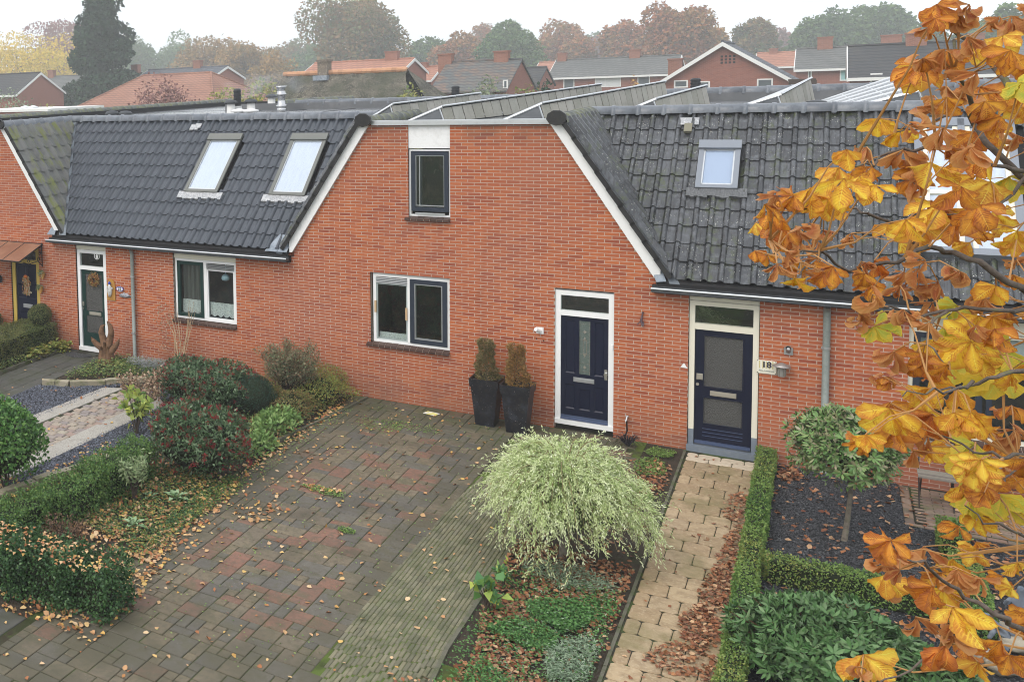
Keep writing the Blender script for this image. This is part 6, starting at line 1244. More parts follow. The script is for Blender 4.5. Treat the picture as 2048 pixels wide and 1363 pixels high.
# ------------------------------------------------------------------ planters with box pyramids
plM = M('black_zinc_planter', (0.012, 0.013, 0.017), .4, noise=[(5, (0.05, 0.055, 0.07), .5, .7, .7), (14, (0.035, 0.03, 0.025), .5, .7, .6)], spots=[(20, (0.35, 0.30, 0.27), .14), (45, (0.5, 0.5, 0.5), .13)])
def planter(label, blabel, x, y, h, mat, lean):
    t = thing('tapered_planter', label, 'planter', (x, y, 0)); m = MB(); a, b = .155, .235
    def ring(s, z): return [(x - s, y - s, z), (x + s, y - s, z), (x + s, y + s, z), (x - s, y + s, z)]
    R = [ring(a, .0), ring(b - .015, h - .14)]; m.raw(R[0] + R[1], [(0, 1, 5, 4), (1, 2, 6, 5), (2, 3, 7, 6), (3, 0, 4, 7), (3, 2, 1, 0)]); m.build('pot_body', plM, t)
    m = MB(); R = [ring(b, h - .15), ring(b + .012, h), ring(b - .012, h), ring(b - .03, h - .06)]; V = sum(R, []); F = []
    for k in range(3): F += [(4 * k + i, 4 * k + (i + 1) % 4, 4 * k + 4 + (i + 1) % 4, 4 * k + 4 + i) for i in range(4)]
    m.raw(V, F); m.build('pot_rim', plM, t)
    m = MB(); m.raw(ring(b - .028, h - .06), [(0, 1, 2, 3)]); m.build('potting_soil', soilM, t)
    q = thing('box_topiary', blabel, 'plant', (x, y, h - .06)); n = 4200; u = NR.random(n); an = NR.random(n) * 6.283; rr = (.150 + .02 * np.sin(u * 7)) * (1 - .30 * u) * (.75 + .35 * NR.random(n)); hh = .70
    sp_ = np.where(u < .08, 1.25, 1.0); rr = rr * (1 + .18 * np.sin(an * 3 + u * 9) + .12 * np.sin(u * 31 + an)); P = np.column_stack([x + lean[0] * u + rr * sp_ * np.cos(an), y + lean[1] * u + rr * sp_ * np.sin(an), h - .06 + .04 + u * hh]); Nn = unit(np.column_stack([np.cos(an), np.sin(an), np.full(n, .3)]))
    foliage('foliage', P, unit(Nn + rdir(n) * .8), rdir(n), .036, .020, mat, NR.random(n), q, (x, y, h - .06)); m = MB()
    for i in range(4): m.tube([(x + rnd.uniform(-.03, .03), y + rnd.uniform(-.03, .03), h - .07), (x + lean[0] * .5 + rnd.uniform(-.04, .04), y, h + .35), (x + lean[0], y, h + .6)], [.010, .008, .004], 5)
    m.build('stem', barkM, q)
tl1 = LM('olive_brown_box_leaf', [(0.10, 0.09, 0.03), (0.16, 0.13, 0.05), (0.09, 0.11, 0.035), (0.24, 0.17, 0.07), (0.30, 0.22, 0.12)]); tl2 = LM('orange_brown_box_leaf', [(0.22, 0.11, 0.03), (0.30, 0.16, 0.05), (0.16, 0.12, 0.03), (0.36, 0.22, 0.08), (0.14, 0.08, 0.03)])
planter('left one of the two tall tapered black planters at the wall', 'olive brown clipped box column in the left black planter', -2.32, -.44, .86, tl1, (-.02, 0)); planter('right one of the two tall tapered black planters, nearer the door', 'orange brown dying box column in the right black planter', -1.78, -.56, .86, tl2, (-.04, .02))
m = MB(); px, py = -3.30, -.42; m.prism([(px - .13, py - .05, .012), (px + .10, py - .10, .012), (px + .14, py + .06, .012), (px - .09, py + .10, .012)][::-1], (0, 0, -.008)); t = m.build('paint_stain_card', M('yellow_white_card', (0.72, 0.68, 0.22), .7, noise=[(10, (0.75, 0.75, 0.7), .45, .55, 1)]), None, (px, py, 0)); tag(t, 'small yellow and white scrap lying on the pavers near the planters', 'litter')
# ------------------------------------------------------------------ bistro set, boulders, statue
ironM = M('rusted_iron', (0.03, 0.022, 0.02), .6); slatM = M('grey_weathered_slat', [(0.20, 0.18, 0.15), (0.26, 0.24, 0.20), (0.16, 0.14, 0.12)], .9, noise=[(30, (0.10, 0.09, 0.08), .5, .7, .6, (1, 8, 1))])
def bistro(name, label, cat, x, y, h, sx, sy, back=0):
    t = thing(name, label, cat, (x, y, 0)); n = 6; 
    for i in range(n): m = MB(); m.ct = rnd.random(); a = y - sy / 2 + sy * i / n; m.box(x - sx / 2, x + sx / 2, a + .006, a + sy / n - .006, h - .018, h); m.build('slat', slatM, t)
    for s in (-1, 1):
        m = MB(); xx = x + s * (sx / 2 - .02); m.tube([(xx, y - sy / 2 + .0, 0), (xx, y + sy / 2 - .02, h - .02)], .009, 6); m.build('leg', ironM, t)
        m = MB(); m.tube([(xx - s * .02, y + sy / 2, 0), (xx - s * .02, y - sy / 2 + .02, h - .02)] if not back else [(xx - s * .02, y + sy / 2 + .05, 0), (xx - s * .02, y - .05, h - .02)], .009, 6); m.build('leg', ironM, t)
        if back: m = MB(); m.tube([(xx, y + sy / 2 - .02, h - .02), (xx, y + sy / 2 + .07, h + .42)], .009, 6); m.build('back_post', ironM, t)
    m = MB(); m.tube([(x - sx / 2 + .02, y, h * .5), (x + sx / 2 - .02, y, h * .5)], .007, 6); m.build('stretcher', ironM, t)
    if back:
        for z in (.28, .38): m = MB(); m.ct = rnd.random(); m.box(x - sx / 2 + .02, x + sx / 2 - .02, y + sy / 2 + .04, y + sy / 2 + .055, h + z - .03, h + z + .03); m.build('slat', slatM, t)
bistro('folding_chair', 'weathered wooden folding chair on the small patio by the wall', 'chair', 3.66, -.72, .44, .40, .38, 1); bistro('bistro_table', 'weathered slatted folding table on the small patio behind chestnut leaves', 'table', 4.35, -.55, .70, .56, .50)
stM = M('pale_boulder', [(0.30, 0.27, 0.22), (0.36, 0.32, 0.24), (0.24, 0.21, 0.17)], .8, noise=[(6, (0.2, 0.17, 0.12), .45, .7, .7), (40, (0.44, 0.42, 0.38), .55, .7, .5)], bump=(18, .5, .02)); whM = M('white_boulder', (0.62, 0.61, 0.58), .8, noise=[(10, (0.4, 0.38, 0.35), .5, .7, .5)], bump=(25, .8, .02))
for i, (u, v, r, mt, lb) in enumerate(((1933, 1246, .10, whM, 'chalk white rough boulder at the left end of the stone pile'), (1957, 1262, .11, whM, 'second chalk white boulder next to the leftmost one'), (1990, 1268, .17, stM, 'largest rounded tan boulder in the stone pile'), (2022, 1288, .12, stM, 'rounded boulder in front of the blue statue'), (1975, 1315, .12, stM, 'brownish boulder low in the stone pile'), (2005, 1335, .13, stM, 'boulder at the bottom right corner of the picture'), (2040, 1262, .10, stM, 'small boulder beside the blue statue base'))):
    p = atZ(u, v, .06); m = MB(); m.ct = rnd.random(); V, F = lump((p[0], p[1], r * .55), (r, r * .8, r * .65), i * 3, .14, 3); m.raw(V, F); tag(m.build('boulder', mt, None, (p[0], p[1], 0), smooth=True), lb, 'boulder')
# statue of two children in blue-grey stone, the further one standing on the back of the crouching one
def skin_fig(name, joints, edges, radii, mat, label, cat, base):
    me = bpy.data.meshes.new(name); me.from_pydata([Vector(j) for j in joints], edges, []); o = new(name, me, None, base); me.materials.append(mat)
    md = o.modifiers.new('skin', 'SKIN'); 
    for i, r in enumerate(radii): me.skin_vertices[0].data[i].radius = (r, r)
    me.skin_vertices[0].data[0].use_root = True; s = o.modifiers.new('sub', 'SUBSURF'); s.levels = 2; s.render_levels = 2; return tag(o, label, cat)
blM = M('blue_grey_cast_stone', (0.13, 0.15, 0.18), .7, noise=[(14, (0.24, 0.27, 0.30), .5, .7, .7), (5, (0.08, 0.11, 0.15), .5, .7, .6)])
p = atZ(2036, 1300, 0)
J = [(0, 0, .20), (0, 0, .30), (0, -.005, .40), (0, -.01, .46), (0, -.015, .52), (.05, 0, .10), (.05, -.04, .0), (-.05, 0, .10), (-.05, -.05, .0), (.075, 0, .38), (.11, -.06, .33), (.09, -.12, .40), (-.075, 0, .38), (-.12, -.05, .34), (-.10, -.11, .42), (0, -.045, .525), (0, .0, .56)]
E_ = [(0, 1), (1, 2), (2, 3), (3, 4), (0, 5), (5, 6), (0, 7), (7, 8), (2, 9), (9, 10), (10, 11), (2, 12), (12, 13), (13, 14), (4, 15), (4, 16)]
skin_fig('garden_statue', J, E_, [.055, .052, .05, .024, .055, .035, .028, .035, .028, .028, .02, .015, .028, .02, .015, .012, .04], blM, 'upright child figure of the blue grey garden statue pair', 'statue', (p[0], p[1], .16))
J2 = [(-.10, -.02, .14), (-.17, -.03, .20), (-.22, -.03, .25), (-.26, -.04, .30), (-.06, -.05, .08), (-.12, -.10, .04), (-.08, -.12, 0), (-.06, .04, .08), (-.10, .06, .0), (-.20, -.09, .17), (-.24, -.10, .08), (-.20, .05, .18), (-.25, .06, .1), (-.30, -.05, .29), (-.26, -.03, .34)]
E2 = [(0, 1), (1, 2), (2, 3), (0, 4), (4, 5), (5, 6), (0, 7), (7, 8), (2, 9), (9, 10), (2, 11), (11, 12), (3, 13), (3, 14)]
skin_fig('garden_statue', J2, E2, [.055, .052, .03, .055, .034, .03, .022, .034, .022, .028, .02, .028, .02, .015, .04], blM, 'crouching child figure of the blue grey garden statue pair', 'statue', (p[0], p[1], .02))
m = MB(); V, F = lump((p[0], p[1], .08), (.16, .14, .10), 8, .1, 3); m.raw(V, F); tag(m.build('boulder', stM, None, (p[0], p[1], 0), smooth=True), 'stone supporting the upright blue statue figure', 'boulder')
# ------------------------------------------------------------------ background houses
def roofmat(name, c1, c2, c3, sc=1.0):
    def ex(N, L, geo, col, mix, rgb, nz, ramp):
        w = N.new('ShaderNodeTexWave'); w.wave_type = 'BANDS'; w.bands_direction = 'Z'; w.inputs['Scale'].default_value = 1.55 * sc; w.inputs['Distortion'].default_value = .3
        L.new(geo.outputs['Position'], w.inputs[0]); col = mix(ramp(w.outputs['Fac'], .25, .0), col, rgb([q * .35 for q in c1]), k=.8)
        v = N.new('ShaderNodeTexWave'); v.bands_direction = 'DIAGONAL'; v.inputs['Scale'].default_value = 1.1 * sc; L.new(geo.outputs['Position'], v.inputs[0])
        return mix(ramp(v.outputs['Fac'], .4, .0), col, rgb([q * .55 for q in c1]), k=.55)
    return M(name, c1, .8, noise=[(1.2, c2, .45, .6, .8), (.3, c3, .45, .65, .7)], extra=ex)
greyR = roofmat('grey_clay_roof', (0.13, 0.135, 0.13), (0.18, 0.18, 0.17), (0.10, 0.105, 0.10)); redR = roofmat('red_clay_roof', (0.31, 0.155, 0.105), (0.24, 0.12, 0.085), (0.36, 0.19, 0.13))
orgR = roofmat('orange_clay_roof', (0.38, 0.18, 0.12), (0.30, 0.14, 0.095), (0.42, 0.22, 0.15)); mixR = roofmat('mottled_clay_roof', (0.11, 0.12, 0.12), (0.24, 0.13, 0.08), (0.14, 0.14, 0.13)); slR = roofmat('shiny_slate_roof', (0.09, 0.10, 0.115), (0.14, 0.15, 0.165), (0.08, 0.085, 0.095)); darkR = roofmat('dark_clay_roof', (0.06, 0.062, 0.065), (0.085, 0.08, 0.07), (0.05, 0.052, 0.055))
def fbrick(name, c):
    def ex(N, L, geo, col, mix, rgb, nz, ramp):
        b = N.new('ShaderNodeTexBrick'); b.inputs['Scale'].default_value = 1; b.inputs['Brick Width'].default_value = .23; b.inputs['Row Height'].default_value = .0625; b.inputs['Mortar Size'].default_value = .008
        for i, k in ((1, 1.0), (2, .72)): b.inputs[i].default_value = (*[q * k for q in c], 1)
        b.inputs[3].default_value = (c[0] * .8 + .06, c[1] * .9 + .08, c[2] + .08, 1)
        sp = N.new('ShaderNodeSeparateXYZ'); cb = N.new('ShaderNodeCombineXYZ'); ad = N.new('ShaderNodeMath'); L.new(geo.outputs['Position'], sp.inputs[0]); L.new(sp.outputs[0], ad.inputs[0]); L.new(sp.outputs[1], ad.inputs[1]); L.new(ad.outputs[0], cb.inputs[0]); L.new(sp.outputs[2], cb.inputs[1]); L.new(cb.outputs[0], b.inputs[0]); return mix(None, col, b.outputs[0], k=.9)
    return M(name, c, .9, extra=ex)
farB = fbrick('far_red_brick', (0.28, 0.10, 0.065)); farB2 = fbrick('far_brown_brick', (0.30, 0.13, 0.085)); winG = M('far_window_glass', (0.10, 0.12, 0.13), .15); wallW = M('white_trim', (0.72, 0.72, 0.70), .6)
thatchM = M('mossy_thatch', (0.11, 0.10, 0.075), 1.0, noise=[(1.5, (0.03, 0.03, 0.022), .42, .58, .9, (1, 1, .5)), (5, (0.30, 0.27, 0.21), .50, .66, .75, (3, 3, .5)), (.5, (0.06, 0.065, 0.04), .45, .6, .7)], bump=(6, 1, .15))
def far_house(label, x0, x1, y0, y1, eave, ridge, roof, wall=farB, axis='x', hip=0.0, wins=(), chim=(), over=.35, vents=None, white=True, cat='house'):
    t = thing('house', label, cat, ((x0 + x1) / 2, (y0 + y1) / 2, 0))
    m = MB(); m.box(x0, x1, y0, y1, -.1, eave); xm, ym = (x0 + x1) / 2, (y0 + y1) / 2
    th = .14
    if axis == 'x':
        if not hip:
            for x, s in ((x0, 1), (x1, -1)): m.prism([(x, y0, eave), (x, y1, eave), (x, ym, ridge - .1)], (s * .25, 0, 0))
        w = m.build('wall', wall, t); m = MB(); k = over * (ridge - eave) / (ym - y0); h0 = hip * (x1 - x0)
        A = [(x0 - over * (1 if hip else .3), y0 - over, eave - k), (x1 + over * (1 if hip else .3), y0 - over, eave - k), (x1 - h0 + (0 if hip else over * .3), ym, ridge), (x0 + h0 - (0 if hip else over * .3), ym, ridge)]
        B = [(A[0][0], y1 + over, eave - k), (A[1][0], y1 + over, eave - k), A[2], A[3]]
        m.prism(A, (0, 0, -th)); m.prism(B[::-1], (0, 0, -th))
        if hip: m.prism([A[1], B[1], A[2]], (0, 0, -th)); m.prism([B[0], A[0], A[3]], (0, 0, -th))
        r = m.build('roof', roof, t)
        m = MB(); m.tube([A[3], A[2]], .12, 6)
        if hip: m.tube([A[0], A[3]], .12, 6); m.tube([A[1], A[2]], .12, 6); m.tube([B[1], A[2]], .12, 6)
        m.build('ridge_line', roof, r)
        if white:
            m = MB(); m.box(A[0][0], A[1][0], y0 - over - .12, y0 - over, eave - k - .22, eave - k - .02)
            if not hip:
                for xx in (A[0][0] - .05, A[1][0] + .01): m.prism([(xx, y0 - over, eave - k - .25), (xx, y0 - over, eave - k), (xx, ym, ridge), (xx, y1 + over, eave - k), (xx, y1 + over, eave - k - .25), (xx, ym, ridge - .28)], (.05, 0, 0))
            m.build('white_gutter_board', wallW, t)
    else:
        for y, s in ((y0, 1), (y1, -1)): m.prism([(x0, y, eave), (x1, y, eave), (xm, y, ridge - .1)], (0, s * .25, 0))
        w = m.build('wall', wall, t); m = MB(); k = over * (ridge - eave) / (xm - x0)
        A = [(x0 - over, y0 - over, eave - k), (xm, y0 - over, ridge), (xm, y1 + over, ridge), (x0 - over, y1 + over, eave - k)]; B = [(x1 + over, y0 - over, eave - k), (xm, y0 - over, ridge), (xm, y1 + over, ridge), (x1 + over, y1 + over, eave - k)]
        m.prism(A, (0, 0, -th)); m.prism(B[::-1], (0, 0, -th)); r = m.build('roof', roof, t); m = MB(); m.tube([A[1], A[2]], .13, 6); m.build('ridge_line', roof, r)
        if white: m = MB(); yy = y0 - over - .06; m.prism([(x0 - over, yy, eave - k - .28), (x0 - over, yy, eave - k), (xm, yy, ridge), (x1 + over, yy, eave - k), (x1 + over, yy, eave - k - .28), (xm, yy, ridge - .30)], (0, .06, 0)); m.build('white_bargeboard', wallW, t)
    for q in wins:
        wx, wz, ww, wh = q[:4]; mt = q[4] if len(q) > 4 else winG
        m = MB(); frame_rect(m, wx, wx + ww, wz, wz + wh, .09, y0 - .05, y0 + .03)
        if ww > 1.5: m.box(wx + ww * .38, wx + ww * .38 + .07, y0 - .045, y0, wz + .09, wz + wh - .09)
        wi = m.build('window', wallW, t); m = MB(); m.box(wx + .09, wx + ww - .09, y0 - .02, y0 + .01, wz + .09, wz + wh - .09); m.build('pane', mt, wi)
    for cx_, cw, ch in chim:
        m = MB(); zc_ = ridge if axis == 'x' else ridge - abs(cx_ - xm) * (ridge - eave) / (xm - x0); m.box(cx_ - cw / 2, cx_ + cw / 2, ym - .4, ym + .4, zc_ - .8, zc_ + ch); m.box(cx_ - cw / 2 - .06, cx_ + cw / 2 + .06, ym - .46, ym + .46, zc_ + ch - .12, zc_ + ch); m.build('chimney', farB2, r)
    if vents:
        for i in range(4):
            for j in range(3): m = MB(); m.box(vents[0] + i * .24, vents[0] + i * .24 + .14, y0 - .01, y0 + .05, vents[1] + j * .22, vents[1] + j * .22 + .15); m.build('vent_brick', blackM, t)
    return t
def X(u, v, y): return atY(u, v, y)[0]
def Z(u, v, y): return atY(u, v, y)[2]
# y: distance of the front wall.  pixel columns give x, rows give heights
def fh(label, y, uL, uR, vE, vR, depth, roof, uw=None, vw=None, **k):
    um = (uL + uR) / 2; wins = [(X(a, v0, y), Z(a, v1, y), X(b, v0, y) - X(a, v0, y), Z(a, v0, y) - Z(a, v1, y)) + ((q[0],) if q else ()) for a, b, v0, v1, *q in k.pop('pw', ())]
    ym = y + depth / 2 if k.get('axis', 'x') == 'x' else y
    ch = [(X(c, vR, ym), w_, h_) for c, w_, h_ in k.pop('pc', ())]
    vt = k.pop('pv', None); vt = (X(vt[0], vt[1], y), Z(vt[0], vt[1], y)) if vt else None
    return far_house(label, X(uL, vE, y), X(uR, vE, y), y, y + depth, Z(um, vE, y), Z(um, vR, ym), roof, wins=wins, chim=ch, vents=vt, **k)
creamW = M('white_curtain', (0.6, 0.62, 0.62), .7); tealW = M('pale_teal_blind', (0.30, 0.52, 0.52), .6)  # even white for curtained panes and roof domes
fh('brick house with big gable, white bargeboards and attic vent holes', 68, 1318, 1580, 160, 84, 9, slR, axis='y', pw=((1348, 1376, 161, 176), (1392, 1420, 163, 180), (1514, 1546, 158, 177)), pc=((1337, .9, 1.3),), pv=(1441, 128))
fh('long two storey brick house with grey roof and white curtained windows', 105, 1097, 1350, 149, 116, 9, greyR, pw=((1127, 1149, 157, 178), (1190, 1242, 154, 175, creamW), (1275, 1300, 152, 170)), pc=((1125, .9, .8), (1270, 1.0, .8)))
fh('two storey brick house with left gable and teal window, far right', 95, 1592, 1880, 131, 92, 9, greyR, pw=((1680, 1704, 137, 162, tealW), (1616, 1624, 137, 158)), pc=((1650, 1.1, 1.0), (1782, 1.4, .9)))
fh('dark roofed house with small white dormer behind the chestnut leaves', 62, 1700, 2010, 146, 86, 9, darkR, pw=((1741, 1765, 147, 172), (1940, 1970, 152, 168, M('red_blind', (0.45, 0.03, 0.03), .6))), pc=((1832, 1.0, .7),))
fh('far right brick house with ridge behind the chestnut top', 100, 1850, 2080, 122, 84, 9, greyR, pc=((1953, 1.0, .8),))
fh('mottled grey and red roofed house with two chimneys', 60, 862, 1012, 178, 123, 9, mixR, pw=((1006, 1016, 160, 178),), pc=((892, 1.0, .7), (1004, 1.0, .7)), white=False)
fh('small dark grey roofed annex right of the mottled roof', 78, 1026, 1074, 170, 136, 7, darkR, white=False)
fh('small orange roofed house left of the long brick house', 120, 1066, 1112, 146, 125, 8, orgR, pw=((1082, 1096, 149, 157),))
fh('low red hip roofed house in front of the dark conifer', 62, 150, 425, 214, 151, 14, redR, hip=.25, white=False)
fh('orange roofed house behind the thatched roof', 78, 600, 800, 148, 123, 8, orgR, pc=((785, 1.2, .8),))
fh('orange roofed small house right of the thatched ridge', 90, 828, 862, 158, 134, 7, orgR, pc=((850, .6, .5),))
fh('grey roofed brick house left of the dark conifer', 100, 64, 190, 187, 152, 9, greyR, pw=((66, 86, 190, 204), (98, 104, 189, 199), (139, 150, 186, 204)), pc=((104, 1.1, 1.0),))
fh('dark roofed house at the left photo edge', 70, -60, 34, 188, 150, 9, darkR)
fh('grey roofed brick house behind the red hip roof', 90, 262, 420, 160, 138, 9, slR, pc=((272, 1.0, .8), (396, 1.0, .9)))
fh('small orange roofed house between the gable and the right brick house', 130, 1512, 1596, 131, 105, 8, orgR, pc=((1547, .8, .5),))
# thatched cottage
y = 45; t = thing('thatched_cottage', 'cottage with mossy dark thatch and orange ridge tiles', 'house', (X(700, 190, y + 4), y + 4, 0))
xa, xb = X(545, 200, y), X(890, 200, y); zr, ze = Z(700, 146, y + 4), 3.2; m = MB(); n = 26; V = []; ra, rb = X(568, 146, y + 4), X(815, 142, y + 4)
for i in range(n + 1):
    f = i / n; 
    for j in range(9):
        g = j / 8; xx0 = xa + (xb - xa) * f; xr = ra + (rb - ra) * f; c = math.sin(g * math.pi / 2); yy = y - .5 + 4.5 * g; zz = ze + (zr - ze) * (g ** .8); V.append((xx0 * (1 - c) + xr * c, yy, zz + .08 * math.sin(i * 1.7 + j)))
m.raw(V, [(i * 9 + j, (i + 1) * 9 + j, (i + 1) * 9 + j + 1, i * 9 + j + 1) for i in range(n) for j in range(8)])
m.raw([V[0], V[8], (V[0][0], y + 8.5, ze)], [(0, 1, 2)]); m.raw([V[n * 9], V[n * 9 + 8], (V[n * 9][0], y + 8.5, ze)], [(0, 1, 2)]); m.raw([V[8], V[n * 9 + 8], (xb, y + 8.5, ze), (xa, y + 8.5, ze)], [(0, 1, 2, 3)])
r = m.build('thatch', thatchM, t, smooth=True); nr = 26
for i in range(nr):
    a, b = V[8], V[n * 9 + 8]; p = Vector(a).lerp(Vector(b), i / nr); q = Vector(a).lerp(Vector(b), (i + .93) / nr); m = MB(); m.tube([p, q], [.20, .17], 8); m.build('ridge_tile', M('orange_ridge_tile', [(0.46, 0.23, 0.12), (0.52, 0.28, 0.16), (0.38, 0.2, 0.11)], .7), r)
m = MB(); m.box(xa + 1, xb - 1.5, y + .6, y + 7.5, -.1, ze); m.build('wall', farB2, t)
cx_ = X(649, 135, y + 4); m = MB(); m.box(cx_ - .35, cx_ + .35, y + 3.6, y + 4.4, zr - .3, zr + 1.0); m.box(cx_ - .42, cx_ + .42, y + 3.5, y + 4.5, zr + .85, zr + 1.0); ch = m.build('chimney', M('old_chimney_brick', (0.16, 0.13, 0.10), .9, noise=[(14, (0.3, 0.26, 0.2), .5, .6, .7)]), r); m = MB(); m.box(cx_ - .5, cx_ + .5, y + 3.1, y + 3.6, zr - .45, zr - .1); m.build('chimney_flashing', leadM, ch)
# brick garage at left edge behind the ridge
y = 30; t = thing('flat_roofed_shed', 'flat roofed brick shed with white edge at the left behind the roof ridge', 'shed', (X(30, 225, y), y, 0)); xa, xb, zt = X(-80, 222, y), X(95, 216, y), Z(40, 219, y)
m = MB(); m.box(xa, xb, y, y + 6, -.1, zt - .15); m.build('wall', farB, t); m = MB(); m.box(xa - .1, xb + .1, y - .1, y + 6.1, zt - .15, zt); m.build('roof_edge', wallW, t)
for u in (50, 66): m = MB(); xx = X(u, 214, y + 2); m.lathe((xx, y + 2, zt), [(.4, 0), (.3, .12), (.05, .2)], 14); m.build('roof_dome', creamW, t, smooth=True)
# flag pole and wooden balcony
y = 96; p0, p1 = atY(124.5, 205, y), atY(124.5, 176, y); t = thing('flag_pole', 'white flag pole with red and white pennant by the grey roofed brick house', 'flag pole', (p0[0], y, 0)); m = MB(); m.tube([(p0[0], y, 0), (p0[0], y, p1[2])], .09, 6); m.build('pole', wallW, t); m = MB(); m.prism([(p0[0], y, p1[2] - .4), (p0[0] - .2, y, p1[2] - 2.6), (p0[0] - .45, y, p1[2] - 2.3), (p0[0] - .1, y, p1[2] - .6)], (0, .03, 0)); m.build('pennant', M('red_pennant', (0.55, 0.05, 0.05), .7), t)
y = 66; t = thing('balcony', 'dark brown wooden balcony right of the big brick gable', 'balcony', (X(1600, 165, y), y, 0)); xa, xb, z0, z1 = X(1576, 170, y), X(1632, 170, y), Z(1600, 175, y), Z(1600, 158, y); m = MB(); m.box(xa, xb, y, y + .1, z1 - .12, z1); m.box(xa, xb, y, y + 1.6, z0 - .15, z0); m.box(xa, xb, y + .1, y + 1.5, -.1, z0 - .2); m.build('rail', M('dark_brown_wood', (0.05, 0.03, 0.02), .8), t)
for i in range(14): xx = xa + (xb - xa) * (i + .3) / 14; m = MB(); m.box(xx, xx + .11, y + .02, y + .08, z0, z1 - .1); m.build('baluster', M('dark_brown_wood', (0.05, 0.03, 0.02), .8), t)
# ------------------------------------------------------------------ trees
def fol(name, cols): return M(name, [tuple(q * 1.25 for q in c) for c in cols], .8, tint='attr', trans=.2, spec=.2)
def tree(name, label, y, u, vtop, hw, vbot=200, mat=None, n=5200, conic=0, leaf=.42, gap=.0, seed=1, trunkx=0, shrubby=False):
    """crown given by pixel centre column, top row, half width; y = distance"""
    top = atY(u, vtop, y); x = top[0]; H = top[2]; w = abs(atY(u + hw, vtop, y)[0] - atY(u - hw, vtop, y)[0]) / 2; r_ = np.random.default_rng(seed)
    t = thing(name, label, 'shrub' if shrubby else 'tree', (x, y, 0)); zb = 0.3 if shrubby else max(1.5, H * .22)
    if conic: K = 34; f = r_.random(K) ** .8; cz = zb + (H - zb) * f; rad = w * np.clip((1 - f) * 1.02, .10, 1) ** .72; an = r_.random(K) * 6.28; cc = np.column_stack([x + np.cos(an) * rad * .55, y + np.sin(an) * rad * .55, cz]); cr = np.column_stack([rad * .55 + .5, rad * .55 + .5, np.full(K, H * .085)])
    else:
        K = 30; d = r_.normal(size=(K, 3)); d /= np.linalg.norm(d, axis=1)[:, None]; d[:, 2] = d[:, 2] * .9; q = r_.uniform(.35, .8, K)[:, None]; hc = (H + zb) / 2; hr = (H - zb) / 2
        cc = np.array([x, y, hc]) + d * q * np.array([w, w, hr]); s = r_.uniform(.22, .40, K); cr = np.column_stack([w * s, w * s, hr * s * .85]); cc[:, 2] = np.minimum(cc[:, 2], H - cr[:, 2])
    k = r_.choice(K, n, p=(cr[:, 0] ** 2) / (cr[:, 0] ** 2).sum()); d = r_.normal(size=(n, 3)); d /= np.linalg.norm(d, axis=1)[:, None]; P = cc[k] + d * cr[k] * (1 - .45 * r_.random(n)[:, None] ** 2) + r_.normal(0, .12, (n, 3))
    if not conic:
        lo, hi = np.percentile(P[:, 2], 1), P[:, 2].max(); P[:, 2] = zb + (P[:, 2] - lo) * (H - zb) / (hi - lo); qx = np.percentile(np.abs(P[:, 0] - x), 98); P[:, 0] = x + (P[:, 0] - x) * w / qx; P[:, 1] = y + (P[:, 1] - y) * w / qx
    L = leaf * r_.uniform(.6, 1.5, n); tn = np.clip(r_.random(n) * .5 + .5 * r_.random(K)[k], 0, 1)
    foliage('crown', P, unit(d + r_.normal(size=(n, 3)) * .8), unit(d + r_.normal(size=(n, 3)) * .5 + np.array([0, 0, .6])), L, L * .75, mat, tn, t, (x, y, 0), .2)
    m = MB(); rt = .018 * H + .05; m.tube([(x, y, -.1), (x + rt, y, H * .3), (x, y, H * .6), (x, y, H * .85)], [rt, rt * .8, rt * .45, rt * .12], 7); m.build('trunk', barkM, t)
    m = MB()
    for i in range(0, K, 2): m.tube([(x, y, zb + (cc[i, 2] - zb) * .4), tuple((np.array([x, y, cc[i, 2]]) + cc[i]) / 2 - np.array([0, 0, .2])), tuple(cc[i])], [rt * .35, rt * .2, rt * .06], 5)
    m.build('limb', barkM, t); return t
gr = fol('far_green_foliage', [(0.04, 0.085, 0.035), (0.07, 0.13, 0.045), (0.11, 0.17, 0.05), (0.05, 0.10, 0.04)]); dk = fol('dark_conifer_foliage', [(0.012, 0.035, 0.02), (0.025, 0.06, 0.035), (0.04, 0.085, 0.045), (0.10, 0.07, 0.02)])
dk = M('dark_conifer_foliage2', [(0.012, 0.035, 0.02), (0.025, 0.06, 0.032), (0.04, 0.08, 0.04), (0.02, 0.05, 0.028)], .8, tint='attr', trans=.1, spec=.2)
rd = fol('rust_red_foliage', [(0.26, 0.09, 0.04), (0.34, 0.13, 0.05), (0.18, 0.12, 0.04), (0.38, 0.17, 0.06)]); og = fol('orange_brown_foliage', [(0.28, 0.17, 0.06), (0.34, 0.20, 0.07), (0.18, 0.14, 0.06), (0.40, 0.24, 0.08)]); yl = fol('yellow_foliage', [(0.55, 0.38, 0.04), (0.64, 0.45, 0.05), (0.42, 0.33, 0.04), (0.68, 0.50, 0.07)])
cu = fol('copper_foliage', [(0.14, 0.06, 0.06), (0.20, 0.08, 0.07), (0.26, 0.11, 0.09), (0.10, 0.06, 0.05)]); yg = fol('yellow_green_foliage', [(0.20, 0.22, 0.06), (0.30, 0.28, 0.07), (0.12, 0.17, 0.06), (0.36, 0.26, 0.08)]); mx = fol('green_rust_foliage', [(0.08, 0.12, 0.055), (0.13, 0.15, 0.06), (0.24, 0.14, 0.06), (0.10, 0.13, 0.06)])
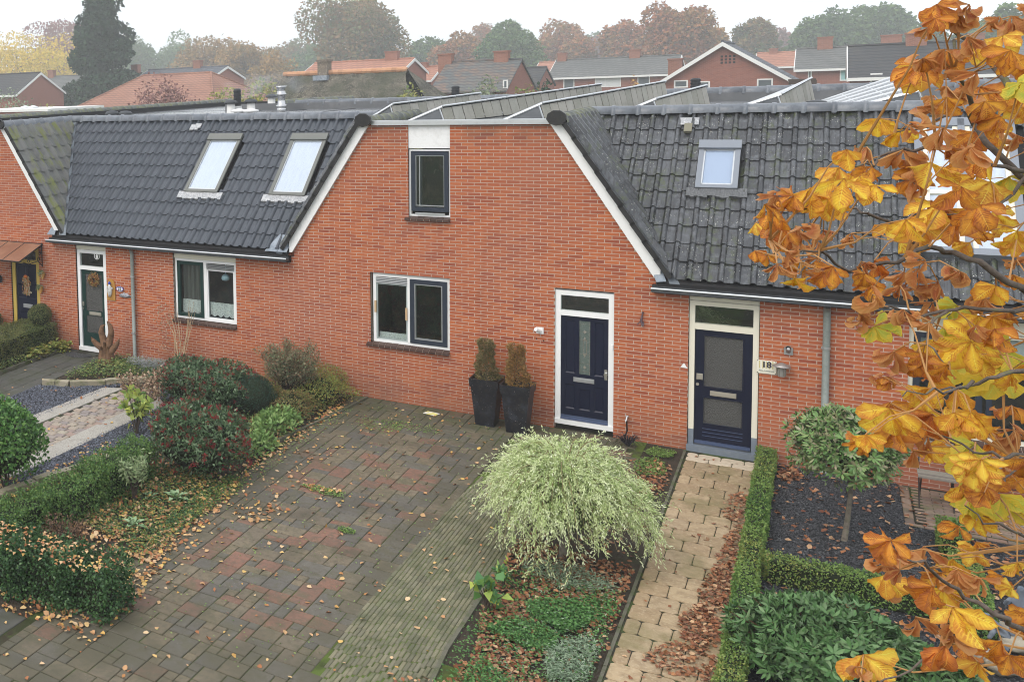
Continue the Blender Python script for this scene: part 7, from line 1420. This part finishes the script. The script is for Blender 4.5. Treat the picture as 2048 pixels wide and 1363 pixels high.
for i, a in enumerate((
    ('tree', 'bright yellow tree at the left behind the grey roofed house', 105, 50, 62, 88, yl, 5200, 0, .40), ('tree', 'dark red copper beech behind the yellow tree', 130, 108, 42, 62, cu, 4200, 0, .5),
    ('conifer', 'tall dark green conifer cut by the top picture edge', 72, 202, -60, 64, dk, 15000, 1, .40), ('tree', 'green tree just right of the tall conifer', 150, 270, 70, 36, gr, 3000, 0, .55),
    ('tree', 'pale green tree rising between conifer and orange trees', 175, 372, 62, 40, gr, 3200, 0, .6), ('tree', 'orange brown tree behind the red hip roof', 120, 425, 74, 62, og, 4400, 0, .45), ('tree', 'brown orange tree left of the orange tiled house', 112, 495, 84, 52, og, 3800, 0, .42), ('tree', 'small orange brown tree beside the thatched cottage', 100, 545, 104, 30, og, 2400, 0, .35),
    ('tree', 'green tree with red top left of the tallest rounded tree', 165, 570, 78, 44, mx, 3200, 0, .55), ('tree', 'low green tree behind the orange tiled roof', 150, 622, 86, 34, gr, 2600, 0, .5),
    ('tree', 'tallest rounded green and brown tree left of centre', 112, 706, -8, 76, mx, 9000, 0, .42), ('tree', 'green tree right of the tallest rounded tree', 140, 858, 74, 34, gr, 3000, 0, .5), ('tree', 'rust red tree behind the mottled roof', 130, 918, 64, 40, rd, 3600, 0, .48), ('tree', 'small reddish tree left of the centre green tree', 170, 960, 50, 26, rd, 2200, 0, .5),
    ('tree', 'full green tree behind the mottled roofed house', 118, 1020, 42, 48, gr, 5200, 0, .42), ('tree', 'red brown tree behind the long brick house', 150, 1118, 38, 50, rd, 4600, 0, .5), ('tree', 'orange red tree lower right of the red brown one', 140, 1150, 74, 36, rd, 2600, 0, .45),
    ('tree', 'rust red tree left of the tallest red tree', 140, 1255, 42, 46, rd, 4600, 0, .48), ('tree', 'tallest red tree, behind the big brick gable', 122, 1358, 4, 58, rd, 7600, 0, .42), ('tree', 'orange green tree between the big gable and the dark red tree', 130, 1410, 58, 34, og, 2800, 0, .45), ('tree', 'dark brown red tree right of the big gable peak', 138, 1508, 38, 42, mx, 4400, 0, .48),
    ('tree', 'large green tree behind the right brick house', 142, 1650, 18, 56, gr, 6000, 0, .46), ('tree', 'second large green tree right of it', 146, 1755, 10, 58, gr, 6200, 0, .46), ('tree', 'bushy green tree half behind the chestnut top', 130, 1850, 40, 40, gr, 3200, 0, .45), ('tree', 'dark green tree at the far right behind chestnut leaves', 120, 1990, 12, 60, gr, 5600, 0, .45),
    ('tree', 'faint blue green tree left of the long brick house', 230, 1200, 66, 30, gr, 1800, 0, .8), ('tree', 'small pale orange tree far off left of the mottled roof', 200, 805, 100, 22, og, 1500, 0, .6), ('tree', 'dull green tree filling the gap below the orange brown trees', 160, 340, 92, 40, gr, 2800, 0, .55), ('tree', 'dull green tree filling the gap left of the yellow orange tree', 160, 465, 90, 34, mx, 2500, 0, .55),
    ('tree', 'far pale green tree between orange roof and green tree', 190, 660, 88, 40, gr, 2600, 0, .6), ('tree', 'low far red tree between two red trees', 210, 1210, 72, 30, cu, 1800, 0, .7), ('tree', 'low pale tree right of the dark brown red tree', 200, 1560, 60, 30, cu, 1800, 0, .7))):
    nm, lb, y, u, vt, hw, mt, n, con, lf = a; k_ = 1.25 if con else 1.65; tree(nm, lb, y * k_, u, vt, hw if con else hw * 1.12, mat=mt, n=int(n * 2.1), conic=con, leaf=lf * .85 * k_, seed=i + 3)
for i, a in enumerate((('ornamental_tree', 'reddish smoke bush in front of the red hip roof', 46, 330, 148, 52, M('dusky_pink_foliage', [(0.24, 0.12, 0.11), (0.32, 0.17, 0.15), (0.18, 0.09, 0.08)], .8, tint='attr', trans=.2), 3600, .20), ('garden_shrub', 'yellow green shrub behind the black flue pipe', 38, 480, 158, 66, yg, 5200, .20),
    ('garden_shrub', 'yellow leafy shrub left of the mottled roofed house', 42, 820, 168, 42, yg, 3000, .18), ('garden_tree', 'grey green willow like tree in front of the mottled roof', 44, 965, 150, 40, fol('silver_green_foliage', [(0.16, 0.19, 0.12), (0.22, 0.25, 0.16), (0.13, 0.16, 0.08)]), 3000, .18), ('garden_shrub', 'green yellow shrub row left of the long brick house', 44, 1045, 170, 44, yg, 2600, .18), ('garden_shrub', 'dark small conifer bush beside the small orange house', 50, 1088, 162, 16, dk, 1500, .2),
    ('garden_shrub', 'orange berried shrub before the long brick house', 40, 1278, 152, 30, og, 1800, .14), ('garden_shrub', 'feathery green bamboo like shrub at the left before the grey roofed house', 48, 45, 176, 42, fol('feathery_foliage', [(0.14, 0.2, 0.12), (0.22, 0.28, 0.18), (0.3, 0.34, 0.22)]), 2600, .18), ('garden_shrub', 'low yellow green shrub before the flag pole', 36, 120, 206, 60, yg, 2600, .16))):
    nm, lb, y, u, vt, hw, mt, n, lf = a; tree(nm, lb, y, u, vt, hw, mat=mt, n=n, leaf=lf, seed=i + 60, shrubby=True)
# far wooded hills
hillM = M('wooded_hill', (0.06, 0.085, 0.05), .95, noise=[(.03, (0.12, 0.10, 0.05), .45, .65, .6)], bump=(.08, 1, 3))
def hill(name, y, uL, uR, vT, seed):
    xa, xb, zt = X(uL, 150, y), X(uR, 150, y), Z((uL + uR) / 2, vT, y); n = 90; V = []; r_ = random.Random(seed); from mathutils import noise as nn
    for i in range(n + 1):
        f = i / n; e = math.sin(math.pi * f) ** .6
        for j in range(8): g = j / 7; z = (zt * e * math.sin(g * math.pi / 2) * (.88 + .12 * nn.noise(Vector((f * 14, seed, 0)))) + 1.6 * nn.noise(Vector((f * 60, j, seed))) * g * e); V.append((xa + (xb - xa) * f, y + g * 60 - 30, max(z, -.2) if j else -.2))
    m = MB(); m.raw(V, [(i * 8 + j, (i + 1) * 8 + j, (i + 1) * 8 + j + 1, i * 8 + j + 1) for i in range(n) for j in range(7)]); tag(m.build(name, hillM, smooth=True), kind='structure')
hill('hills', 560, 690, 1010, 84, 1); hill('hills', 590, 980, 1480, 72, 2); hill('hills', 550, 1400, 1700, 78, 3); hill('hills', 600, 100, 820, 100, 4); hill('hills', 600, 1600, 2200, 60, 5)
# ------------------------------------------------------------------ horse chestnut in the foreground
leafCols = {0: [(0.60, 0.58, 0.08), (0.46, 0.52, 0.08), (0.72, 0.60, 0.09)], 1: [(0.93, 0.66, 0.06), (0.95, 0.72, 0.10), (0.90, 0.55, 0.05)], 2: [(0.88, 0.40, 0.05), (0.93, 0.50, 0.06), (0.76, 0.28, 0.05)], 3: [(0.42, 0.13, 0.05), (0.55, 0.20, 0.07), (0.62, 0.25, 0.08)]}
def chestM(k):
    blot = {0: ((0.82, 0.60, 0.07), .55), 1: ((0.62, 0.22, 0.04), .60), 2: ((0.42, 0.12, 0.04), .52), 3: ((0.64, 0.34, 0.12), .60)}[k]
    def ex(N, L, geo, col, mix, rgb, nz, ramp):
        uv = N.new('ShaderNodeUVMap'); sp = N.new('ShaderNodeSeparateXYZ'); L.new(uv.outputs[0], sp.inputs[0])
        def mth(o, a, b=None):
            q = N.new('ShaderNodeMath'); q.operation = o
            for i, w in enumerate((a, b)):
                if w is None: continue
                if isinstance(w, (int, float)): q.inputs[i].default_value = w
                else: L.new(w, q.inputs[i])
            return q.outputs[0]
        ax = mth('ABSOLUTE', mth('SUBTRACT', sp.outputs[0], .5)); vein = mth('FRACT', mth('MULTIPLY', mth('ADD', mth('MULTIPLY', ax, -.45), sp.outputs[1]), 11.0)); vd = mth('ABSOLUTE', mth('SUBTRACT', vein, .5))
        edge = ramp(mth('ADD', ax, mth('MULTIPLY', nz(30), .5)), .42, .72); col = mix(edge, col, rgb(blot[0]), k=.75)
        col = mix(mth('MULTIPLY', ramp(nz(34), .48, .58), ramp(vd, .02, .3)), col, rgb(blot[0]), k=.75); col = mix(ramp(nz(9), .50, .62), col, rgb(blot[0]), k=.5)
        col = mix(ramp(ax, .022, .008), col, rgb([min(1, q * 1.25 + .06) for q in leafCols[k][1]]), k=.75)
        bp = N.new('ShaderNodeBump'); bp.inputs['Strength'].default_value = .5; bp.inputs['Distance'].default_value = .004; L.new(vd, bp.inputs['Height'])
        for n_ in N:
            if n_.type == 'BSDF_PRINCIPLED': L.new(bp.outputs[0], n_.inputs['Normal'])
        return col
    return M('chestnut_leaf_' + ('green_yellow', 'yellow', 'orange', 'brown')[k], leafCols[k], .5, trans=.45, spec=.3, extra=ex)
CM = {k: chestM(k) for k in range(4)}
def leaflet(V, F, UV, o, d, up, L, W, r_, curl):
    b = len(V); NX, NY = 4, 8; s = d.cross(up).normalized(); u = s.cross(d).normalized(); wob = r_.uniform(0, 6); bend = r_.uniform(.25, 1.0) * curl; p = Vector(o); dirv = d.copy(); cup = r_.uniform(.10, .5) * (1 + curl); tw = r_.uniform(-.5, .5) * curl
    prof = [.04, .18, .38, .62, .86, 1.0, .93, .58, .02]
    for j in range(NY + 1):
        f = j / NY; w = W * .5 * prof[j]
        for i in range(NX + 1):
            g = (i / NX - .5) * 2; sd = s * math.cos(tw * f) + u * math.sin(tw * f); e = abs(g) ** 1.4; ser = 1 + (.10 * (1 if j % 2 else -1) if abs(g) > .9 else 0)
            V.append(p + sd * (g * w * ser * (1 - .18 * cup * e)) + u * (w * e * cup * 1.1) + u * (L * .035 * math.sin(j * 2.3 + wob + g * 3) * abs(g)) + u * (L * .012 * (1 if j % 2 else -1) * (1 - abs(g)))); UV.append((i / NX, f))
        R = Matrix.Rotation(-bend / NY * (1 + f), 3, s); dirv = R @ dirv; u = R @ u; p = p + dirv * (L / NY)
    F += [(b + j * (NX + 1) + i, b + j * (NX + 1) + i + 1, b + (j + 1) * (NX + 1) + i + 1, b + (j + 1) * (NX + 1) + i) for j in range(NY) for i in range(NX)]
def chest_leaf(t, c, size, k, r_):
    hang = Vector((r_.uniform(-.7, .5), r_.uniform(-.5, .2), r_.uniform(-1.1, -.35))).normalized(); face = Vector((r_.uniform(-.6, .6), -1, r_.uniform(.1, 1.0))).normalized(); face = (face - hang * face.dot(hang)).normalized(); side = hang.cross(face)
    V, F, UV = [], [], []; n = r_.choice([5, 5, 6, 7]) if k < 3 else r_.choice([4, 5, 5]); o = Vector(c) - hang * size * .45; curl = r_.uniform(.4, .9) if k < 2 else (r_.uniform(.8, 1.6) if k == 2 else r_.uniform(1.8, 3.4))
    for i in range(n):
        a = (i - (n - 1) / 2) * r_.uniform(.30, .62) + r_.uniform(-.2, .2); L = size * (1.0 - .28 * abs(i - (n - 1) / 2) / (n / 2)) * r_.uniform(.85, 1.1); d = (hang * math.cos(a) + side * math.sin(a) + face * r_.uniform(-.35, .6)).normalized(); up = (face + side * r_.uniform(-1.1, 1.1)).normalized()
        leaflet(V, F, UV, o, d, up, L, L * r_.uniform(.48, .66) * (.8 if k == 3 else 1), r_, curl)
    me = bpy.data.meshes.new('leaf'); me.from_pydata([v - o for v in V], [], F); me.materials.append(CM[k]); ul = me.uv_layers.new(name='UVMap')
    ul.data.foreach_set('uv', np.array([UV[l.vertex_index] for l in me.loops]).ravel()); me.polygons.foreach_set('use_smooth', [True] * len(me.polygons)); me.update()
    new('leaf', me, t, o); return o
LV = [(1880,30,60,2),(1930,48,60,3),(1845,72,50,3),(1992,44,36,3),(2040,50,70,3),(1868,55,45,2),(1835,160,95,1),(1815,150,70,2),(1858,130,50,2),(1902,122,70,2),(1962,105,60,1),(1935,165,75,3),(2002,122,70,2),(2035,140,60,2),(1915,200,60,3),
(1970,228,70,2),(2030,222,70,1),(1860,228,60,3),(1900,215,60,2),(2045,185,60,0),(1790,278,65,1),(1832,268,60,3),(1880,278,60,3),(1940,290,85,2),(1990,262,60,1),(2045,290,60,3),(1690,318,55,1),(1664,352,55,1),(1726,308,45,3),(1732,348,50,2),(1706,360,45,1),
(1822,345,60,2),(1882,350,85,1),(1930,335,80,2),(1960,385,85,1),(2020,380,80,0),(1905,395,70,2),(1570,410,62,2),(1545,425,50,2),(1625,402,75,1),(1690,392,82,1),(1742,388,52,1),(1664,430,50,1),
(1520,460,52,1),(1558,478,66,2),(1535,520,40,2),(1592,498,60,3),(1640,498,50,3),(1618,470,50,3),(1590,535,58,2),(1600,572,46,1),(1655,552,50,2),(1702,478,34,3),(1560,545,45,3),(1625,530,50,3),
(1850,430,90,1),(1820,460,60,1),(1900,460,80,2),(1952,440,90,2),(2002,450,80,1),(2042,480,60,1),(1930,500,60,1),(1762,540,60,2),(1800,560,60,3),(1862,580,70,3),(1742,590,60,2),(1830,530,50,3),(1932,560,50,3),(1962,592,60,3),(2022,530,40,3),(2030,565,44,2),(1720,560,40,2),(1790,590,60,3),
(1730,640,55,3),(1768,668,60,0),(1800,640,60,3),(1762,610,55,3),(1905,660,65,0),(1955,652,60,1),(2012,640,60,2),(1850,620,60,3),(1785,725,66,3),(1830,740,60,2),(1772,765,50,2),(1862,700,60,1),(1995,720,90,0),(1920,735,95,0),(1965,765,105,0),(1880,785,80,1),(1842,800,85,1),(2032,765,75,1),(1790,850,85,1),(1850,852,85,2),(1900,862,85,1),(1962,850,70,1),(2022,832,60,2),(1742,885,50,1),(1930,905,75,0),(1832,882,60,3),(1872,910,70,1),(2000,680,60,2),(1930,690,60,1),(1875,740,60,2),
(2002,900,60,2),(1940,950,60,1),(1982,962,50,1),(2032,960,60,2),(1932,1000,60,0),(1992,1010,70,0),(2036,1030,60,0),(1960,1050,60,1),(2036,880,60,3),(1960,985,50,2),(1772,1100,60,2),(1802,1125,60,3),(1852,1118,70,3),(1912,1140,72,1),(1762,1140,50,3),(1842,1190,80,2),(1892,1205,85,1),(1852,1260,75,3),(1932,1250,85,1),(1962,1180,60,3),(1992,1300,62,2),(2032,1230,55,3),(1702,1342,46,3),(1742,1352,44,1),(1882,1320,72,2),(1952,1342,60,1),(2032,1332,60,2),(2036,1140,45,1),(1905,1065,50,2),(1915,1290,60,3),(1800,1180,60,3),(1870,1160,60,2),(2010,1180,45,1),(1940,1110,50,1)]
BR = [([(2120,260),(2040,200),(1994,137),(1950,99),(1917,73),(1892,40)],3.9,.030),([(2110,420),(2027,336),(1969,289),(1950,248),(1936,190),(1914,139),(1908,80)],3.6,.026),([(1969,330),(1935,305),(1870,297),(1820,298),(1765,312),(1738,332),(1700,330)],3.5,.016),([(2110,380),(2048,345),(1995,332),(1930,306)],3.4,.022),
([(1847,500),(1788,455),(1740,430),(1710,418),(1650,410),(1590,420)],3.5,.013),([(2140,640),(2048,580),(1960,527),(1890,500),(1847,496),(1810,515),(1755,530),(1690,540),(1640,500)],3.3,.024),([(2140,615),(2048,618),(1990,620),(1900,621),(1830,634),(1790,616),(1740,610)],3.3,.017),([(2120,700),(2048,740),(1995,755),(1940,770),(1880,780)],3.1,.018),
([(1950,765),(1905,775),(1850,785),(1805,792)],3.0,.010),([(2140,930),(2048,905),(2000,918),(1950,898),(1880,870)],3.2,.015),([(2140,1110),(2040,1062),(1975,1045),(1930,1010)],3.3,.012),([(2140,1310),(2048,1255),(1990,1225),(1930,1190),(1885,1160),(1850,1120),(1800,1110)],3.2,.020),([(1990,1225),(1940,1260),(1880,1300),(1800,1350),(1720,1370)],3.2,.012),([(2120,180),(2040,130),(2000,110)],3.7,.012),([(1905,230),(1850,250),(1790,265)],3.6,.010),([(2048,345),(2010,400),(1950,430),(1870,430)],3.4,.012),([(1890,621),(1850,680),(1900,740)],3.2,.010),([(2060,900),(2020,960),(1990,1000)],3.3,.010),([(1640,500),(1590,510),(1540,480)],3.35,.008),([(1640,500),(1610,540),(1590,560)],3.35,.008)]
trk = atW(2420, 700, 3.7); t = thing('horse_chestnut', 'horse chestnut with large yellow and brown autumn leaves along the right edge', 'tree', (trk[0], trk[1], 0)); br_pts = []
r_ = random.Random(11); chB = M('chestnut_bark', [(0.16, 0.13, 0.11), (0.12, 0.10, 0.085)], .9, noise=[(30, (0.07, 0.055, 0.045), .45, .65, .7), (12, (0.16, 0.18, 0.07), .55, .68, .6)], bump=(60, .8, .006))
for pts, w, rad in BR:
    P = [atW(u, v, w + .06 * math.sin(i * 1.7 + rad * 99)) for i, (u, v) in enumerate(pts)]; n = len(P); f = []; rr = []
    for i in range(n - 1):
        for k in range(3): s = k / 3; f.append(P[i] * (1 - s) + P[i + 1] * s + NR.normal(0, .006, 3)); rr.append(rad * .50 * (1 - .68 * (i + s) / (n - 1)))
    f.append(P[-1]); rr.append(rad * .18)
    if pts[0][0] > 2100: f.insert(0, np.array([trk[0], trk[1], f[0][2] - .5])); rr.insert(0, rad * 1.1)
    m = MB(); m.tube(f, rr, 7); m.build('branch', chB, t, smooth=True); br_pts += [np.array(q) for q in f[1:]]
m = MB(); m.tube([(trk[0] + .1, trk[1], -.1), (trk[0] + .04, trk[1], 1.6), (trk[0], trk[1], 3.6), (trk[0], trk[1], 5.4), (trk[0] - .1, trk[1], 7.2), (trk[0] - .3, trk[1] + .1, 8.4)], [.16, .13, .11, .09, .06, .02], 12); m.build('trunk', chB, t, smooth=True)
BPTS = np.array(br_pts); pm = MB()
for (u, v, s, k) in LV:
    c = atW(u, v, 3.0 + r_.random() * .8); dd = np.linalg.norm(BPTS - c, axis=1); near = BPTS[dd.argmin()]
    if dd.min() > .16: near = c + (near - c) * (.16 / dd.min()); pm.tube([Vector(BPTS[dd.argmin()]), Vector(near)], [.0055, .003], 5)
    if r_.random() < .62: c2 = c + np.array([r_.uniform(-1, 1), r_.uniform(-.4, 1), r_.uniform(-1, 1)]) * s * .62 * 3.4 / CF; o2 = chest_leaf(t, c2, s * .74 * 3.4 / CF, r_.choice([k, k, min(3, k + 1)]), r_); pm.tube([Vector(near), (Vector(near) + o2) / 2 + Vector((0, 0, .015)), o2], [.0022, .0018, .0016], 5)
    o = chest_leaf(t, c, s * .80 * 3.4 / CF * r_.uniform(.9, 1.1), k, r_); o = Vector(o); a = Vector(near); mid = (a + o) / 2 + Vector((0, 0, .02)); pm.tube([a, mid, o], [.003, .0022, .002], 5)
for q in range(22):
    b = BPTS[r_.randrange(len(BPTS))]; c = b + np.array([r_.uniform(-.10, .12), r_.uniform(-.1, .35), r_.uniform(-.16, .10)]); pu = CR @ (c - CC); uu = CX + CF * pu[0] / pu[2]
    if uu < 1700: continue
    o = chest_leaf(t, c, r_.uniform(.07, .13), r_.choice([1, 2, 3, 3, 2, 1]), r_); pm.tube([Vector(b), o], [.003, .002], 5)
tag(pm.build('leaf_stalks', M('leaf_stalk', (0.42, 0.22, 0.08), .6), t), kind='stuff')
# ------------------------------------------------------------------ haze
hz = bpy.data.materials.new('haze'); hz.use_nodes = True; N, L = hz.node_tree.nodes, hz.node_tree.links; N.remove(N['Principled BSDF']); pv = N.new('ShaderNodeVolumePrincipled'); pv.inputs['Color'].default_value = (0.96, 0.98, 1.0, 1); pv.inputs['Density'].default_value = .0014; pv.inputs['Anisotropy'].default_value = .2; L.new(pv.outputs[0], N['Material Output'].inputs['Volume'])
m = MB(); m.box(-800, 500, -60, 700, -1.2, 60); tag(m.build('haze', hz), kind='stuff')
